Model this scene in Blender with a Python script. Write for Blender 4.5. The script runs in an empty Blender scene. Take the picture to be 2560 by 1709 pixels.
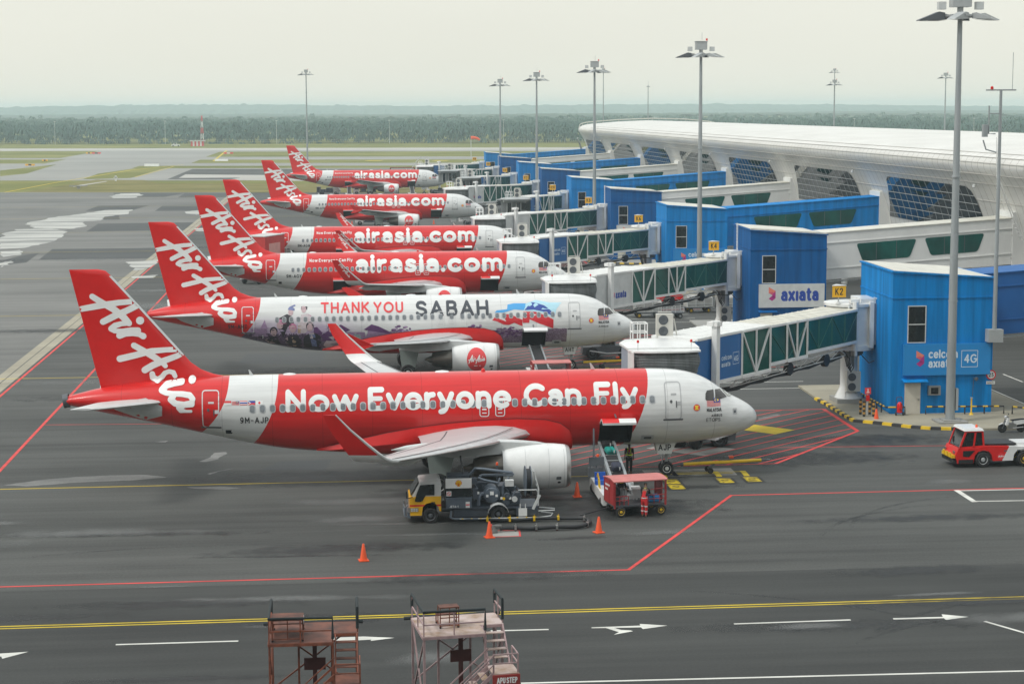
import bpy, bmesh, math, random
from mathutils import Vector, Matrix, Quaternion
from mathutils.bvhtree import BVHTree
R = math.radians
C = bpy.context.scene.collection
scene = bpy.context.scene

# ---------------------------------------------------------------- camera, sky, sun, exposure
cam = bpy.data.cameras.new('camera')
cam.lens = 65.516
cam.sensor_width = 36.0
cam.clip_start = 1.0
cam.clip_end = 20000.0
cam_o = bpy.data.objects.new('camera', cam)
C.objects.link(cam_o)
_yaw, _pitch, _roll = 0.0921, -0.1245, -0.0041
_f = Vector((math.sin(_yaw) * math.cos(_pitch), math.cos(_yaw) * math.cos(_pitch), math.sin(_pitch)))
_r = Vector((math.cos(_yaw), -math.sin(_yaw), 0))
_u = _r.cross(_f)
_r2 = _r * math.cos(_roll) + _u * math.sin(_roll)
_u2 = _u * math.cos(_roll) - _r * math.sin(_roll)
cam_o.matrix_world = Matrix(((_r2.x, _u2.x, -_f.x, 0), (_r2.y, _u2.y, -_f.y, 0), (_r2.z, _u2.z, -_f.z, 20.148), (0, 0, 0, 1)))
scene.camera = cam_o

SUN_EL, SUN_AZ = R(50), R(248)            # veiled sun to the left, a little behind the camera
world = bpy.data.worlds.new('World')
scene.world = world
world.use_nodes = True
wt = world.node_tree
wt.nodes.clear()
wo = wt.nodes.new('ShaderNodeOutputWorld')
bg = wt.nodes.new('ShaderNodeBackground')
sky = wt.nodes.new('ShaderNodeTexSky')
sky.sky_type = 'NISHITA'
sky.sun_disc = False
sky.sun_elevation = SUN_EL
sky.sun_rotation = SUN_AZ
sky.air_density = 1.0
sky.dust_density = 6.0
sky.ozone_density = 1.0
# an overcast layer: the blue sky is veiled by even, pale cloud with faint banks in it
tc = wt.nodes.new('ShaderNodeTexCoord')
mp = wt.nodes.new('ShaderNodeMapping')
mp.inputs['Scale'].default_value = (1.2, 1.2, 7.0)
nz = wt.nodes.new('ShaderNodeTexNoise')
nz.inputs['Scale'].default_value = 1.7
nz.inputs['Detail'].default_value = 5
cr = wt.nodes.new('ShaderNodeValToRGB')
# pale cream towards the horizon, brighter and neutral overhead, as under high thin cloud
cr.color_ramp.elements[0].position = 0.3
cr.color_ramp.elements[0].color = (.95, .95, .95, 1)
cr.color_ramp.elements[1].position = 0.7
cr.color_ramp.elements[1].color = (1.0, 1.0, 1.0, 1)
sx = wt.nodes.new('ShaderNodeSeparateXYZ')
gr = wt.nodes.new('ShaderNodeValToRGB')
e = gr.color_ramp.elements
e[0].position = 0.0; e[0].color = (8.7, 8.6, 7.5, 1)
e[1].position = 1.0; e[1].color = (11.2, 11.9, 12.3, 1)
for p_, c_ in ((.06, (8.7, 8.7, 7.75, 1)), (.25, (9.2, 9.4, 9.0, 1))):
    q_ = e.new(p_); q_.color = c_
ml = wt.nodes.new('ShaderNodeMix')
ml.data_type = 'RGBA'; ml.blend_type = 'MULTIPLY'
ml.inputs['Factor'].default_value = 1.0
wt.links.new(tc.outputs['Generated'], sx.inputs[0])
wt.links.new(sx.outputs['Z'], gr.inputs['Fac'])
wt.links.new(gr.outputs['Color'], ml.inputs['A'])
mx = wt.nodes.new('ShaderNodeMix')
mx.data_type = 'RGBA'
mx.inputs['Factor'].default_value = 0.9
wt.links.new(tc.outputs['Generated'], mp.inputs['Vector'])
wt.links.new(mp.outputs['Vector'], nz.inputs['Vector'])
wt.links.new(nz.outputs['Fac'], cr.inputs['Fac'])
wt.links.new(sky.outputs['Color'], mx.inputs['A'])
wt.links.new(cr.outputs['Color'], ml.inputs['B'])
wt.links.new(ml.outputs['Result'], mx.inputs['B'])
wt.links.new(mx.outputs['Result'], bg.inputs['Color'])
bg.inputs['Strength'].default_value = 0.1
wt.links.new(bg.outputs['Background'], wo.inputs['Surface'])

sun = bpy.data.lights.new('sun', 'SUN')
sun.energy = 1.6
sun.angle = R(11)
sun.color = (1.0, 0.97, 0.92)
sun_o = bpy.data.objects.new('sun', sun)
C.objects.link(sun_o)
_d = Vector((math.sin(SUN_AZ) * math.cos(SUN_EL), math.cos(SUN_AZ) * math.cos(SUN_EL), math.sin(SUN_EL)))
sun_o.rotation_euler = _d.to_track_quat('Z', 'Y').to_euler()
sun_o.location = (0, 0, 80)

vs = scene.view_settings
vs.view_transform = 'Standard'
vs.look = 'None'
vs.exposure = 0.14
vs.gamma = 1.0
vs.use_curve_mapping = False
scene.cycles.use_denoising = True
scene.cycles.max_bounces = 6
scene.cycles.volume_bounces = 4
scene.cycles.transparent_max_bounces = 12
# ---------------------------------------------------------------- helpers
def V(*a): return Vector(a)

class MB:
    """collects shapes, then links them as ONE mesh object"""
    def __init__(s): s.v = []; s.f = []; s.m = []; s.mi = 0
    def add(s, vs, fs):
        b = len(s.v)
        s.v += [tuple(v) for v in vs]
        s.f += [[i + b for i in f] for f in fs]
        s.m += [s.mi] * len(fs)
        return s
    def box(s, c, d, rz=0.0, rot=None):
        hx, hy, hz = d[0] / 2, d[1] / 2, d[2] / 2
        M = rot if rot is not None else Matrix.Rotation(rz, 3, 'Z')
        c = Vector(c)
        vs = [c + M @ Vector((x, y, z)) for z in (-hz, hz) for y in (-hy, hy) for x in (-hx, hx)]
        return s.add(vs, [(0, 2, 3, 1), (4, 5, 7, 6), (0, 1, 5, 4), (2, 6, 7, 3), (0, 4, 6, 2), (1, 3, 7, 5)])
    def b2(s, x0, y0, z0, x1, y1, z1):
        return s.box(((x0 + x1) / 2, (y0 + y1) / 2, (z0 + z1) / 2), (abs(x1 - x0), abs(y1 - y0), abs(z1 - z0)))
    def bar(s, p, q, w, h=None):
        p, q = Vector(p), Vector(q)
        h = h or w
        d = q - p
        L = d.length
        if L < 1e-6: return s
        d.normalize()
        up = Vector((0, 0, 1)) if abs(d.z) < 0.95 else Vector((0, 1, 0))
        a = d.cross(up).normalized(); b = a.cross(d)
        M = Matrix((a, d, b)).transposed()
        return s.box((p + q) / 2, (w, L, h), rot=M)
    def ring(s, c, n, a, b): return [c + a * math.cos(2 * math.pi * i / n) + b * math.sin(2 * math.pi * i / n) for i in range(n)]
    def loft(s, rings, cap=True, closed=True):
        n = len(rings[0]); vs = [p for r in rings for p in r]; fs = []
        for i in range(len(rings) - 1):
            for j in range(n if closed else n - 1):
                k = (j + 1) % n
                fs.append((i * n + j, i * n + k, (i + 1) * n + k, (i + 1) * n + j))
        if cap:
            fs.append(tuple(range(n - 1, -1, -1))); fs.append(tuple((len(rings) - 1) * n + j for j in range(n)))
        return s.add(vs, fs)
    def tube(s, pts, r, n=8, cap=True):
        pts = [Vector(p) for p in pts]
        rs = r if isinstance(r, (list, tuple)) else [r] * len(pts)
        rings = []; a = None
        for i, p in enumerate(pts):
            t = (pts[min(i + 1, len(pts) - 1)] - pts[max(i - 1, 0)])
            if t.length < 1e-9: t = Vector((0, 0, 1))
            t.normalize()
            if a is None:
                a = t.cross(Vector((0, 0, 1)) if abs(t.z) < 0.95 else Vector((0, 1, 0))).normalized()
            else:
                a = (a - t * a.dot(t))
                if a.length < 1e-6: a = t.cross(Vector((0, 0, 1)))
                a.normalize()
            b = t.cross(a)
            rings.append(s.ring(p, n, a * rs[i], b * rs[i]))
        return s.loft(rings, cap)
    def lathe(s, prof, o, axis=(0, 0, 1), n=24, cap=True):
        o = Vector(o); t = Vector(axis).normalized()
        a = t.cross(Vector((0, 0, 1)) if abs(t.z) < 0.95 else Vector((0, 1, 0))).normalized(); b = t.cross(a)
        return s.loft([s.ring(o + t * h, n, a * max(r, 1e-4), b * max(r, 1e-4)) for r, h in prof], cap)
    def extr(s, poly, vec):
        """planar 3-D polygon pushed along vec"""
        poly = [Vector(p) for p in poly]; vec = Vector(vec); n = len(poly)
        vs = poly + [p + vec for p in poly]
        fs = [tuple(range(n - 1, -1, -1)), tuple(range(n, 2 * n))] + [(i, (i + 1) % n, n + (i + 1) % n, n + i) for i in range(n)]
        return s.add(vs, fs)
    def poly(s, pts): return s.add(pts, [tuple(range(len(pts)))])
    def wheel(s, c, r, w, axis=(0, 1, 0), n=20):
        """a tyre with rounded shoulders and a hollow for the rim"""
        h = w / 2
        return s.lathe([(r * .58, -h * .6), (r * .62, -h), (r * .9, -h), (r, -h * .6), (r, h * .6), (r * .9, h), (r * .62, h), (r * .58, h * .6)], c, axis, n)
    def rim(s, c, r, w, axis=(0, 1, 0), n=16):
        h = w / 2
        return s.lathe([(r * .2, -h * 1.02), (r * .3, -h * .55), (r * .5, -h * .5), (r * .6, -h * .8), (r * .6, h * .8), (r * .5, h * .5), (r * .3, h * .55), (r * .2, h * 1.02)], c, axis, n)
    def mesh(s, name, mats, smooth=None):
        me = bpy.data.meshes.new(name)
        me.from_pydata(s.v, [], s.f)
        for m in (mats if isinstance(mats, (list, tuple)) else [mats]): me.materials.append(m)
        if any(s.m): me.polygons.foreach_set('material_index', s.m)
        if smooth:
            me.polygons.foreach_set('use_smooth', [True] * len(me.polygons))
            me.set_sharp_from_angle(angle=R(smooth))
        me.update()
        return me
    def build(s, name, mats, parent=None, smooth=None, loc=None):
        return obj(name, s.mesh(name, mats, smooth), parent, loc)

def fixn(me):
    bm = bmesh.new(); bm.from_mesh(me)
    bmesh.ops.recalc_face_normals(bm, faces=bm.faces)
    bm.to_mesh(me); bm.free()
    return me

def obj(name, me, parent=None, loc=None):
    o = bpy.data.objects.new(name, me)
    C.objects.link(o)
    if parent is not None: o.parent = parent
    if loc is not None: o.location = loc
    return o

def tag(o, label=None, cat=None, group=None, kind=None):
    if label: o['label'] = label
    if cat: o['category'] = cat
    if group: o['group'] = group
    if kind: o['kind'] = kind
    return o

def thing(name, label, cat, loc=(0, 0, 0), rz=0.0, group=None):
    o = bpy.data.objects.new(name, None)
    C.objects.link(o)
    o.location = loc; o.rotation_euler = (0, 0, rz)
    o.empty_display_size = 0.2
    return tag(o, label, cat, group)

def dup(root, loc, rz=None, label=None, group=None, cat=None):
    def cp(o, parent):
        c = o.copy(); C.objects.link(c)
        if parent is not None: c.parent = parent
        for ch in o.children: cp(ch, c)
        return c
    r = cp(root, None)
    r.location = loc
    if rz is not None: r.rotation_euler = (0, 0, rz)
    if label: r['label'] = label
    if group: r['group'] = group
    return r

# ---------------------------------------------------------------- materials
MATS = {}
def mat(name, col, rough=0.5, metal=0.0, var=0.1, scale=1.5, bump=0.0, coat=0.0, stretch=None, emit=None, spec=0.5, dirt=None):
    if name in MATS: return MATS[name]
    m = bpy.data.materials.new(name); m.use_nodes = True
    nt = m.node_tree; b = nt.nodes['Principled BSDF']
    b.inputs['Roughness'].default_value = rough
    b.inputs['Metallic'].default_value = metal
    b.inputs['Coat Weight'].default_value = coat
    b.inputs['Coat Roughness'].default_value = 0.12
    b.inputs['Specular IOR Level'].default_value = spec
    t = nt.nodes.new('ShaderNodeTexCoord'); mpn = nt.nodes.new('ShaderNodeMapping')
    if stretch: mpn.inputs['Scale'].default_value = stretch
    n = nt.nodes.new('ShaderNodeTexNoise'); n.inputs['Scale'].default_value = scale; n.inputs['Detail'].default_value = 6; n.inputs['Roughness'].default_value = 0.6
    r = nt.nodes.new('ShaderNodeValToRGB')
    d = dirt if dirt else tuple(c * (1 - var) for c in col[:3])
    r.color_ramp.elements[0].position = 0.32; r.color_ramp.elements[0].color = (*d[:3], 1)
    r.color_ramp.elements[1].position = 0.62; r.color_ramp.elements[1].color = (*[min(1, c * (1 + var * .4)) for c in col[:3]], 1)
    L = nt.links.new
    L(t.outputs['Object'], mpn.inputs['Vector']); L(mpn.outputs['Vector'], n.inputs['Vector']); L(n.outputs['Fac'], r.inputs['Fac'])
    L(r.outputs['Color'], b.inputs['Base Color'])
    if bump:
        bp = nt.nodes.new('ShaderNodeBump'); bp.inputs['Strength'].default_value = bump; bp.inputs['Distance'].default_value = 0.02
        L(n.outputs['Fac'], bp.inputs['Height']); L(bp.outputs['Normal'], b.inputs['Normal'])
    if emit:
        b.inputs['Emission Color'].default_value = (*emit[0], 1); b.inputs['Emission Strength'].default_value = emit[1]
    MATS[name] = m
    return m

RED = (0.62, 0.014, 0.013)
M_white = mat('white_paint', (0.72, 0.73, 0.715), 0.35, var=.08, coat=.3)
M_red = mat('red_paint', RED, 0.32, var=.06, coat=.2, spec=.3)
M_grey = mat('grey_paint', (0.36, 0.38, 0.38), 0.45, var=.12)
M_lgrey = mat('light_grey_paint', (0.56, 0.58, 0.57), 0.42, var=.1)
M_dgrey = mat('dark_grey_paint', (0.085, 0.095, 0.105), 0.5, var=.2)
M_black = mat('black_paint', (0.012, 0.013, 0.015), 0.5, var=.2)
M_rubber = mat('rubber', (0.018, 0.018, 0.019), 0.75, var=.25)
M_metal = mat('bare_metal', (0.42, 0.42, 0.41), 0.35, metal=.85, var=.15)
M_steel = mat('galvanised_steel', (0.34, 0.37, 0.38), 0.5, metal=.35, var=.14, stretch=(1, 1, .2))
M_burnt = mat('burnt_metal', (0.16, 0.145, 0.125), 0.38, metal=.8, var=.3)
M_yel = mat('yellow_paint', (0.72, 0.46, 0.012), 0.45, var=.12)
M_tblack = mat('text_black', (0.02, 0.02, 0.022), 0.5, var=.05)
M_twhite = mat('text_white', (0.8, 0.81, 0.79), 0.4, var=.04)
M_tgrey = mat('text_charcoal', (0.05, 0.057, 0.07), 0.4, var=.04)
M_tred = mat('text_red', (0.70, 0.05, 0.055), 0.4, var=.04)
M_hole = mat('dark_interior', (0.012, 0.014, 0.018), 0.8, var=.3)
M_wing = mat('wing_grey', (0.50, 0.51, 0.51), 0.36, var=.14, scale=.8, stretch=(.5, 2, 1), coat=.2)
M_glassd = mat('dark_glass', (0.012, 0.016, 0.017), 0.08, var=.3, scale=.7)
M_pane = mat('cabin_pane', (0.20, 0.22, 0.235), 0.25, var=.25, scale=3)
M_paner = mat('cabin_pane_rim', (0.45, 0.47, 0.48), 0.35, var=.05)
M_cone = mat('cone_orange', (0.80, 0.095, 0.02), 0.5, var=.1)
M_flagblue = mat('flag_blue', (0.02, 0.05, 0.30), 0.4, var=.03)
M_flagyel = mat('flag_yellow', (0.85, 0.62, 0.03), 0.4, var=.03)

# ---------------------------------------------------------------- stroke lettering (round ended strokes)
def arc(cx, cy, rx, ry, a0, a1, n=None):
    n = n or max(4, int(abs(a1 - a0) / 18))
    return [(cx + rx * math.cos(R(a0 + (a1 - a0) * i / n)), cy + ry * math.sin(R(a0 + (a1 - a0) * i / n))) for i in range(n + 1)]
def _g():
    o = arc(.33, .35, .33, .35, 0, 360, 20)
    bowl = arc(.25, .205, .25, .205, 0, 360, 16)
    n1 = [(0, .42)] + arc(.26, .42, .26, .28, 180, 0, 8) + [(.52, 0)]
    G = {
     'N': (.64, [[(0, 0), (0, 1), (.64, 0), (.64, 1)]]),
     'o': (.66, [o]), 'w': (.9, [[(0, .7), (.22, 0), (.45, .68), (.68, 0), (.9, .7)]]),
     'E': (.56, [[(.56, 1), (0, 1), (0, 0), (.56, 0)], [(0, .53), (.5, .53)]]),
     'v': (.56, [[(0, .7), (.28, 0), (.56, .7)]]),
     'e': (.66, [[(.02, .36), (.64, .36)], arc(.33, .35, .33, .35, 2, 312, 16)]),
     'r': (.32, [[(0, 0), (0, .7)], [(0, .38), (.05, .55), (.16, .66), (.32, .69)]]),
     'y': (.58, [[(0, .7), (.3, .04)], [(.58, .7), (.26, -.12), (.16, -.24), (.04, -.26)]]),
     'n': (.52, [[(0, 0), (0, .7)], n1]),
     'h': (.52, [[(0, 0), (0, 1)], n1]),
     'C': (.74, [arc(.45, .5, .45, .5, 48, 312, 18)]), 'G': (.82, [arc(.45, .5, .45, .5, 48, 345, 18) + [(.88, .46), (.55, .46)]]),
     'a': (.5, [[(.06, .6), (.16, .68), (.28, .7), (.4, .66), (.48, .55), (.5, .42), (.5, 0)], bowl]),
     'F': (.54, [[(.54, 1), (0, 1), (0, 0)], [(0, .52), (.48, .52)]]),
     'l': (.0, [[(0, 0), (0, 1)]]), 'i': (.0, [[(0, 0), (0, .7)], [(0, 1), (0, 1.001)]]), 'ı': (.0, [[(0, 0), (0, .7)]]),
     't': (.3, [[(.12, .95), (.12, .12), (.2, 0), (.32, .02)], [(0, .7), (.32, .7)]]),
     'x': (.52, [[(0, .7), (.52, 0)], [(0, 0), (.52, .7)]]),
     's': (.46, [[(.43, .62), (.3, .7), (.14, .7), (.04, .6), (.06, .46), (.22, .37), (.38, .31), (.46, .18), (.38, .04), (.22, 0), (.06, .04), (0, .12)]]),
     '.': (.0, [[(0, 0.02), (0, .021)]]),
     'c': (.58, [arc(.33, .35, .33, .35, 48, 312, 14)]),
     'm': (.92, [[(0, 0), (0, .7)], [(0, .42)] + arc(.23, .44, .23, .26, 180, 0, 8) + [(.46, 0)], [(.46, .42)] + arc(.69, .44, .23, .26, 180, 0, 8) + [(.92, 0)]]),
     'T': (.66, [[(0, 1), (.66, 1)], [(.33, 1), (.33, 0)]]), 'H': (.64, [[(0, 0), (0, 1)], [(.64, 0), (.64, 1)], [(0, .5), (.64, .5)]]),
     'A': (.76, [[(0, 0), (.38, 1), (.76, 0)], [(.14, .32), (.62, .32)]]),
     'K': (.6, [[(0, 0), (0, 1)], [(.58, 1), (0, .42)], [(.18, .58), (.62, 0)]]),
     'Y': (.68, [[(0, 1), (.34, .45), (.68, 1)], [(.34, .45), (.34, 0)]]),
     'O': (.9, [arc(.45, .5, .45, .5, 0, 360, 24)]), '0': (.6, [arc(.3, .5, .3, .5, 0, 360, 20)]),
     'U': (.62, [[(0, 1)] + arc(.31, .32, .31, .32, 180, 360, 10) + [(.62, 1)]]),
     'S': (.6, [[(.56, .84), (.44, .97), (.28, 1), (.1, .95), (.02, .8), (.05, .63), (.2, .55), (.42, .48), (.57, .38), (.6, .22), (.5, .06), (.3, 0), (.12, .03), (0, .16)]]),
     'B': (.58, [[(0, 0), (0, 1), (.36, 1), (.5, .92), (.53, .76), (.48, .6), (.36, .53), (0, .53)], [(.36, .53), (.54, .44), (.58, .27), (.53, .08), (.38, 0), (0, 0)]]),
     'P': (.58, [[(0, 0), (0, 1), (.36, 1), (.54, .9), (.58, .72), (.54, .54), (.36, .44), (0, .44)]]),
     'R': (.6, [[(0, 0), (0, 1), (.36, 1), (.54, .9), (.58, .74), (.52, .56), (.36, .48), (0, .48)], [(.3, .48), (.6, 0)]]),
     'J': (.46, [[(.46, 1), (.46, .25), (.36, .05), (.2, 0), (.06, .06), (0, .2)]]),
     'M': (.78, [[(0, 0), (0, 1), (.39, .3), (.78, 1), (.78, 0)]]), 'W': (1.0, [[(0, 1), (.25, 0), (.5, .95), (.75, 0), (1, 1)]]),
     'I': (0, [[(0, 0), (0, 1)]]), 'L': (.5, [[(0, 1), (0, 0), (.5, 0)]]), 'Z': (.6, [[(0, 1), (.6, 1), (0, 0), (.6, 0)]]),
     'D': (.64, [[(0, 0), (0, 1), (.3, 1), (.54, .86), (.64, .5), (.54, .14), (.3, 0), (0, 0)]]),
     'Q': (.9, [arc(.45, .5, .45, .5, 0, 360, 24), [(.6, .25), (.9, -.05)]]), 'X': (.64, [[(0, 0), (.64, 1)], [(0, 1), (.64, 0)]]),
     'V': (.68, [[(0, 1), (.34, 0), (.68, 1)]]),
     '-': (.4, [[(0, .45), (.4, .45)]]), '/': (.3, [[(0, 0), (.3, 1)]]), 'k': (.48, [[(0, 0), (0, 1)], [(.46, .7), (0, .3)], [(.14, .42), (.5, 0)]]),
     '1': (.25, [[(0, .8), (.25, 1), (.25, 0)]]), '2': (.58, [[(.02, .78), (.1, .94), (.28, 1), (.48, .94), (.56, .76), (.48, .56), (0, 0), (.58, 0)]]),
     '3': (.56, [[(.02, .86), (.26, 1), (.5, .9), (.52, .68), (.28, .54), (.54, .4), (.54, .14), (.28, 0), (0, .14)]]),
     '4': (.62, [[(.46, 0), (.46, 1), (0, .3), (.62, .3)]]), '5': (.56, [[(.52, 1), (.08, 1), (.04, .55), (.28, .62), (.5, .52), (.56, .3), (.48, .08), (.26, 0), (0, .1)]]),
     '6': (.58, [[(.5, .94), (.3, 1), (.1, .8), (.02, .45), (.06, .14), (.28, 0), (.52, .1), (.56, .34), (.46, .54), (.28, .58), (.08, .46), (.03, .34)]]),
     '7': (.56, [[(0, 1), (.56, 1), (.2, 0)]]),
     '8': (.58, [arc(.29, .76, .24, .24, 0, 360, 14), arc(.29, .27, .29, .27, 0, 360, 14)]),
     '9': (.58, [arc(.29, .68, .27, .32, 0, 360, 14), [(.56, .68), (.54, .36), (.42, .1), (.2, 0), (.06, .04)]]),
     ' ': (.3, []),
    }
    return G
GL = _g()
THIN = {('e', 0): .58, ('a', 1): .8, ('s', 0): .86, ('A', 1): .8, ('E', 1): .85, ('F', 1): .85, ('B', 1): .85, ('n', 1): .95, ('m', 1): .85, ('m', 2): .85}
def layout(txt, hw=.12, gap=.2):
    """strokes of a line of lettering: cap height 1 (skeleton), and its total width"""
    x = hw; out = []
    for ch in txt:
        w, st = GL[ch]
        for i, s in enumerate(st): out.append((THIN.get((ch, i), 1.0) if hw > .13 else 1.0, [(x + px, py) for px, py in s]))
        x += w + (2 * hw + gap if ch != ' ' else 0)
    return out, x - hw - gap
def fit(txt, x0, x1, y0, cap, hw=.12, gap=.2):
    """fit a line between x0 and x1 (x1 may be smaller than x0), baseline y0, full cap height cap; half width in the same units"""
    st, W = layout(txt, hw, gap)
    k = cap / (1 + 2 * hw); kx = (x1 - x0) / W
    return [[(x0 + px * kx, y0 + (py + hw) * k) for px, py in s] for f, s in st], [[hw * k * f] * len(s) for f, s in st]

def pieces(strokes, hw, step=.25, across=2, sides=10, loop_caps=True):
    """round ended ribbons as 2-D pieces: list of (verts, faces). hw may be a list per stroke of per point values"""
    out = []
    for si, s in enumerate(strokes):
        ws = hw[si] if isinstance(hw, list) else [hw] * len(s)
        for i in range(len(s) - 1):
            (ax, ay), (bx, by) = s[i], s[i + 1]
            dx, dy = bx - ax, by - ay; L = math.hypot(dx, dy)
            if L < 1e-4: continue
            nx, ny = -dy / L, dx / L
            k = max(1, int(L / step + .999)); vs = []; fs = []
            for j in range(k + 1):
                t = j / k; w = ws[i] + (ws[i + 1] - ws[i]) * t
                for q in range(across + 1):
                    u = (q / across * 2 - 1) * w
                    vs.append((ax + dx * t + nx * u, ay + dy * t + ny * u))
            for j in range(k):
                for q in range(across):
                    a = j * (across + 1) + q
                    fs.append((a, a + across + 1, a + across + 2, a + 1))
            out.append((vs, fs))
        for i, (px, py) in enumerate(s):
            w = ws[i]
            vs = [(px, py)] + [(px + w * math.cos(2 * math.pi * q / sides), py + w * math.sin(2 * math.pi * q / sides)) for q in range(sides)]
            out.append((vs, [(0, 1 + q, 1 + (q + 1) % sides) for q in range(sides)]))
    return out

def flat_text(mb, strokes, hw, o, ux, uy, lift=.004, step=9.0):
    """lettering lying on a plane"""
    o, ux, uy = Vector(o), Vector(ux), Vector(uy); n = ux.cross(uy).normalized()
    for i, (vs, fs) in enumerate(pieces(strokes, hw, step, 1)):
        off = n * (lift + .00009 * i)
        mb.add([o + ux * x + uy * y + off for x, y in vs], fs)
    return mb
def sign_text(mb, txt, o, ux, uy, x0, x1, y0, cap, hw=.12, gap=.2, lift=.004):
    st, w = fit(txt, x0, x1, y0, cap, hw, gap)
    return flat_text(mb, st, w, o, ux, uy, lift)

def earclip(poly):
    from mathutils.geometry import tessellate_polygon
    return tessellate_polygon([[Vector((x, y, 0)) for x, y in poly]])
# ---------------------------------------------------------------- the setting: ground sheets
def struct(name, mb, m, smooth=None):
    o = mb.build(name, m, None, smooth); o['kind'] = 'structure'; return o

def ground_mat(name, dark, light, streak=.5, big=.02, rough=.78, grain=.25, spec=.3, bands=True):
    m = bpy.data.materials.new(name); m.use_nodes = True
    nt = m.node_tree; b = nt.nodes['Principled BSDF']; L = nt.links.new
    b.inputs['Roughness'].default_value = rough
    b.inputs['Specular IOR Level'].default_value = spec
    t = nt.nodes.new('ShaderNodeTexCoord')
    def noise(sc, scale, det):
        mp_ = nt.nodes.new('ShaderNodeMapping'); mp_.inputs['Scale'].default_value = sc
        n = nt.nodes.new('ShaderNodeTexNoise'); n.inputs['Scale'].default_value = scale; n.inputs['Detail'].default_value = det; n.inputs['Roughness'].default_value = .62
        L(t.outputs['Object'], mp_.inputs['Vector']); L(mp_.outputs['Vector'], n.inputs['Vector']); return n.outputs['Fac']
    a = noise((1, 1.6, 1), big, 7)                # broad mottling
    s = noise((.035, .9, 1), 1.0, 6)              # streaks of rubber and wear along the stands
    s2 = noise((.012, .16, 1), 1.0, 4)
    g = noise((1, 1, 1), 9.0, 3)                  # grain
    def math_(op, x, y):
        n = nt.nodes.new('ShaderNodeMath'); n.operation = op
        for i, v in enumerate((x, y)):
            if isinstance(v, (int, float)): n.inputs[i].default_value = v
            else: L(v, n.inputs[i])
        return n.outputs[0]
    f = math_('ADD', math_('MULTIPLY', a, 1 - streak), math_('ADD', math_('MULTIPLY', s, streak * .55), math_('MULTIPLY', s2, streak * .45)))
    f = math_('ADD', f, math_('MULTIPLY', math_('SUBTRACT', g, .5), grain))
    r = nt.nodes.new('ShaderNodeValToRGB')
    r.color_ramp.elements[0].position = .38; r.color_ramp.elements[0].color = (*dark, 1)
    r.color_ramp.elements[1].position = .63; r.color_ramp.elements[1].color = (*light, 1)
    L(f, r.inputs['Fac']); L(r.outputs['Color'], b.inputs['Base Color'])
    bp = nt.nodes.new('ShaderNodeBump'); bp.inputs['Strength'].default_value = .25; bp.inputs['Distance'].default_value = .01
    L(g, bp.inputs['Height']); L(bp.outputs['Normal'], b.inputs['Normal'])
    return m

M_asph = ground_mat('asphalt', (.035, .0365, .0345), (.098, .1005, .094), .62, .03)
M_asphn = ground_mat('service_road_asphalt', (.025, .0265, .0255), (.056, .0585, .0555), .7, .05)
M_asphd = ground_mat('dark_asphalt', (.045, .049, .05), (.075, .079, .078), .6, .05)
M_conc = ground_mat('concrete', (.25, .23, .175), (.37, .34, .26), .35, .12, .8)
M_concg = ground_mat('grey_concrete', (.25, .25, .235), (.34, .335, .31), .4, .03, .8)
M_taxi = ground_mat('taxiway_pavement', (.21, .21, .195), (.31, .305, .28), .5, .01, .8)
M_run = ground_mat('runway_concrete', (.34, .33, .30), (.44, .43, .39), .5, .01, .8)
M_grass = ground_mat('grass', (.115, .13, .032), (.235, .225, .075), .35, .018, 1.0, .3, .1)
M_grassd = ground_mat('dry_grass', (.12, .115, .035), (.24, .21, .085), .35, .05, 1.0, .3, .1)
def wet_mat():
    # pale dried film broken up by streaks of bare asphalt
    m = bpy.data.materials.new('pale_dried_film'); m.use_nodes = True; nt = m.node_tree; b = nt.nodes['Principled BSDF']; L = nt.links.new
    t = nt.nodes.new('ShaderNodeTexCoord'); mp_ = nt.nodes.new('ShaderNodeMapping'); mp_.inputs['Scale'].default_value = (.035, .30, 1)
    n = nt.nodes.new('ShaderNodeTexNoise'); n.inputs['Scale'].default_value = 1.0; n.inputs['Detail'].default_value = 8; n.inputs['Roughness'].default_value = .7
    L(t.outputs['Object'], mp_.inputs[0]); L(mp_.outputs[0], n.inputs['Vector'])
    r = nt.nodes.new('ShaderNodeValToRGB'); r.color_ramp.elements[0].position = .40; r.color_ramp.elements[0].color = (.09, .092, .09, 1); r.color_ramp.elements[1].position = .54; r.color_ramp.elements[1].color = (.42, .42, .385, 1)
    L(n.outputs['Fac'], r.inputs[0]); L(r.outputs[0], b.inputs['Base Color'])
    b.inputs['Roughness'].default_value = .42; return m
M_wet = wet_mat()
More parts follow.
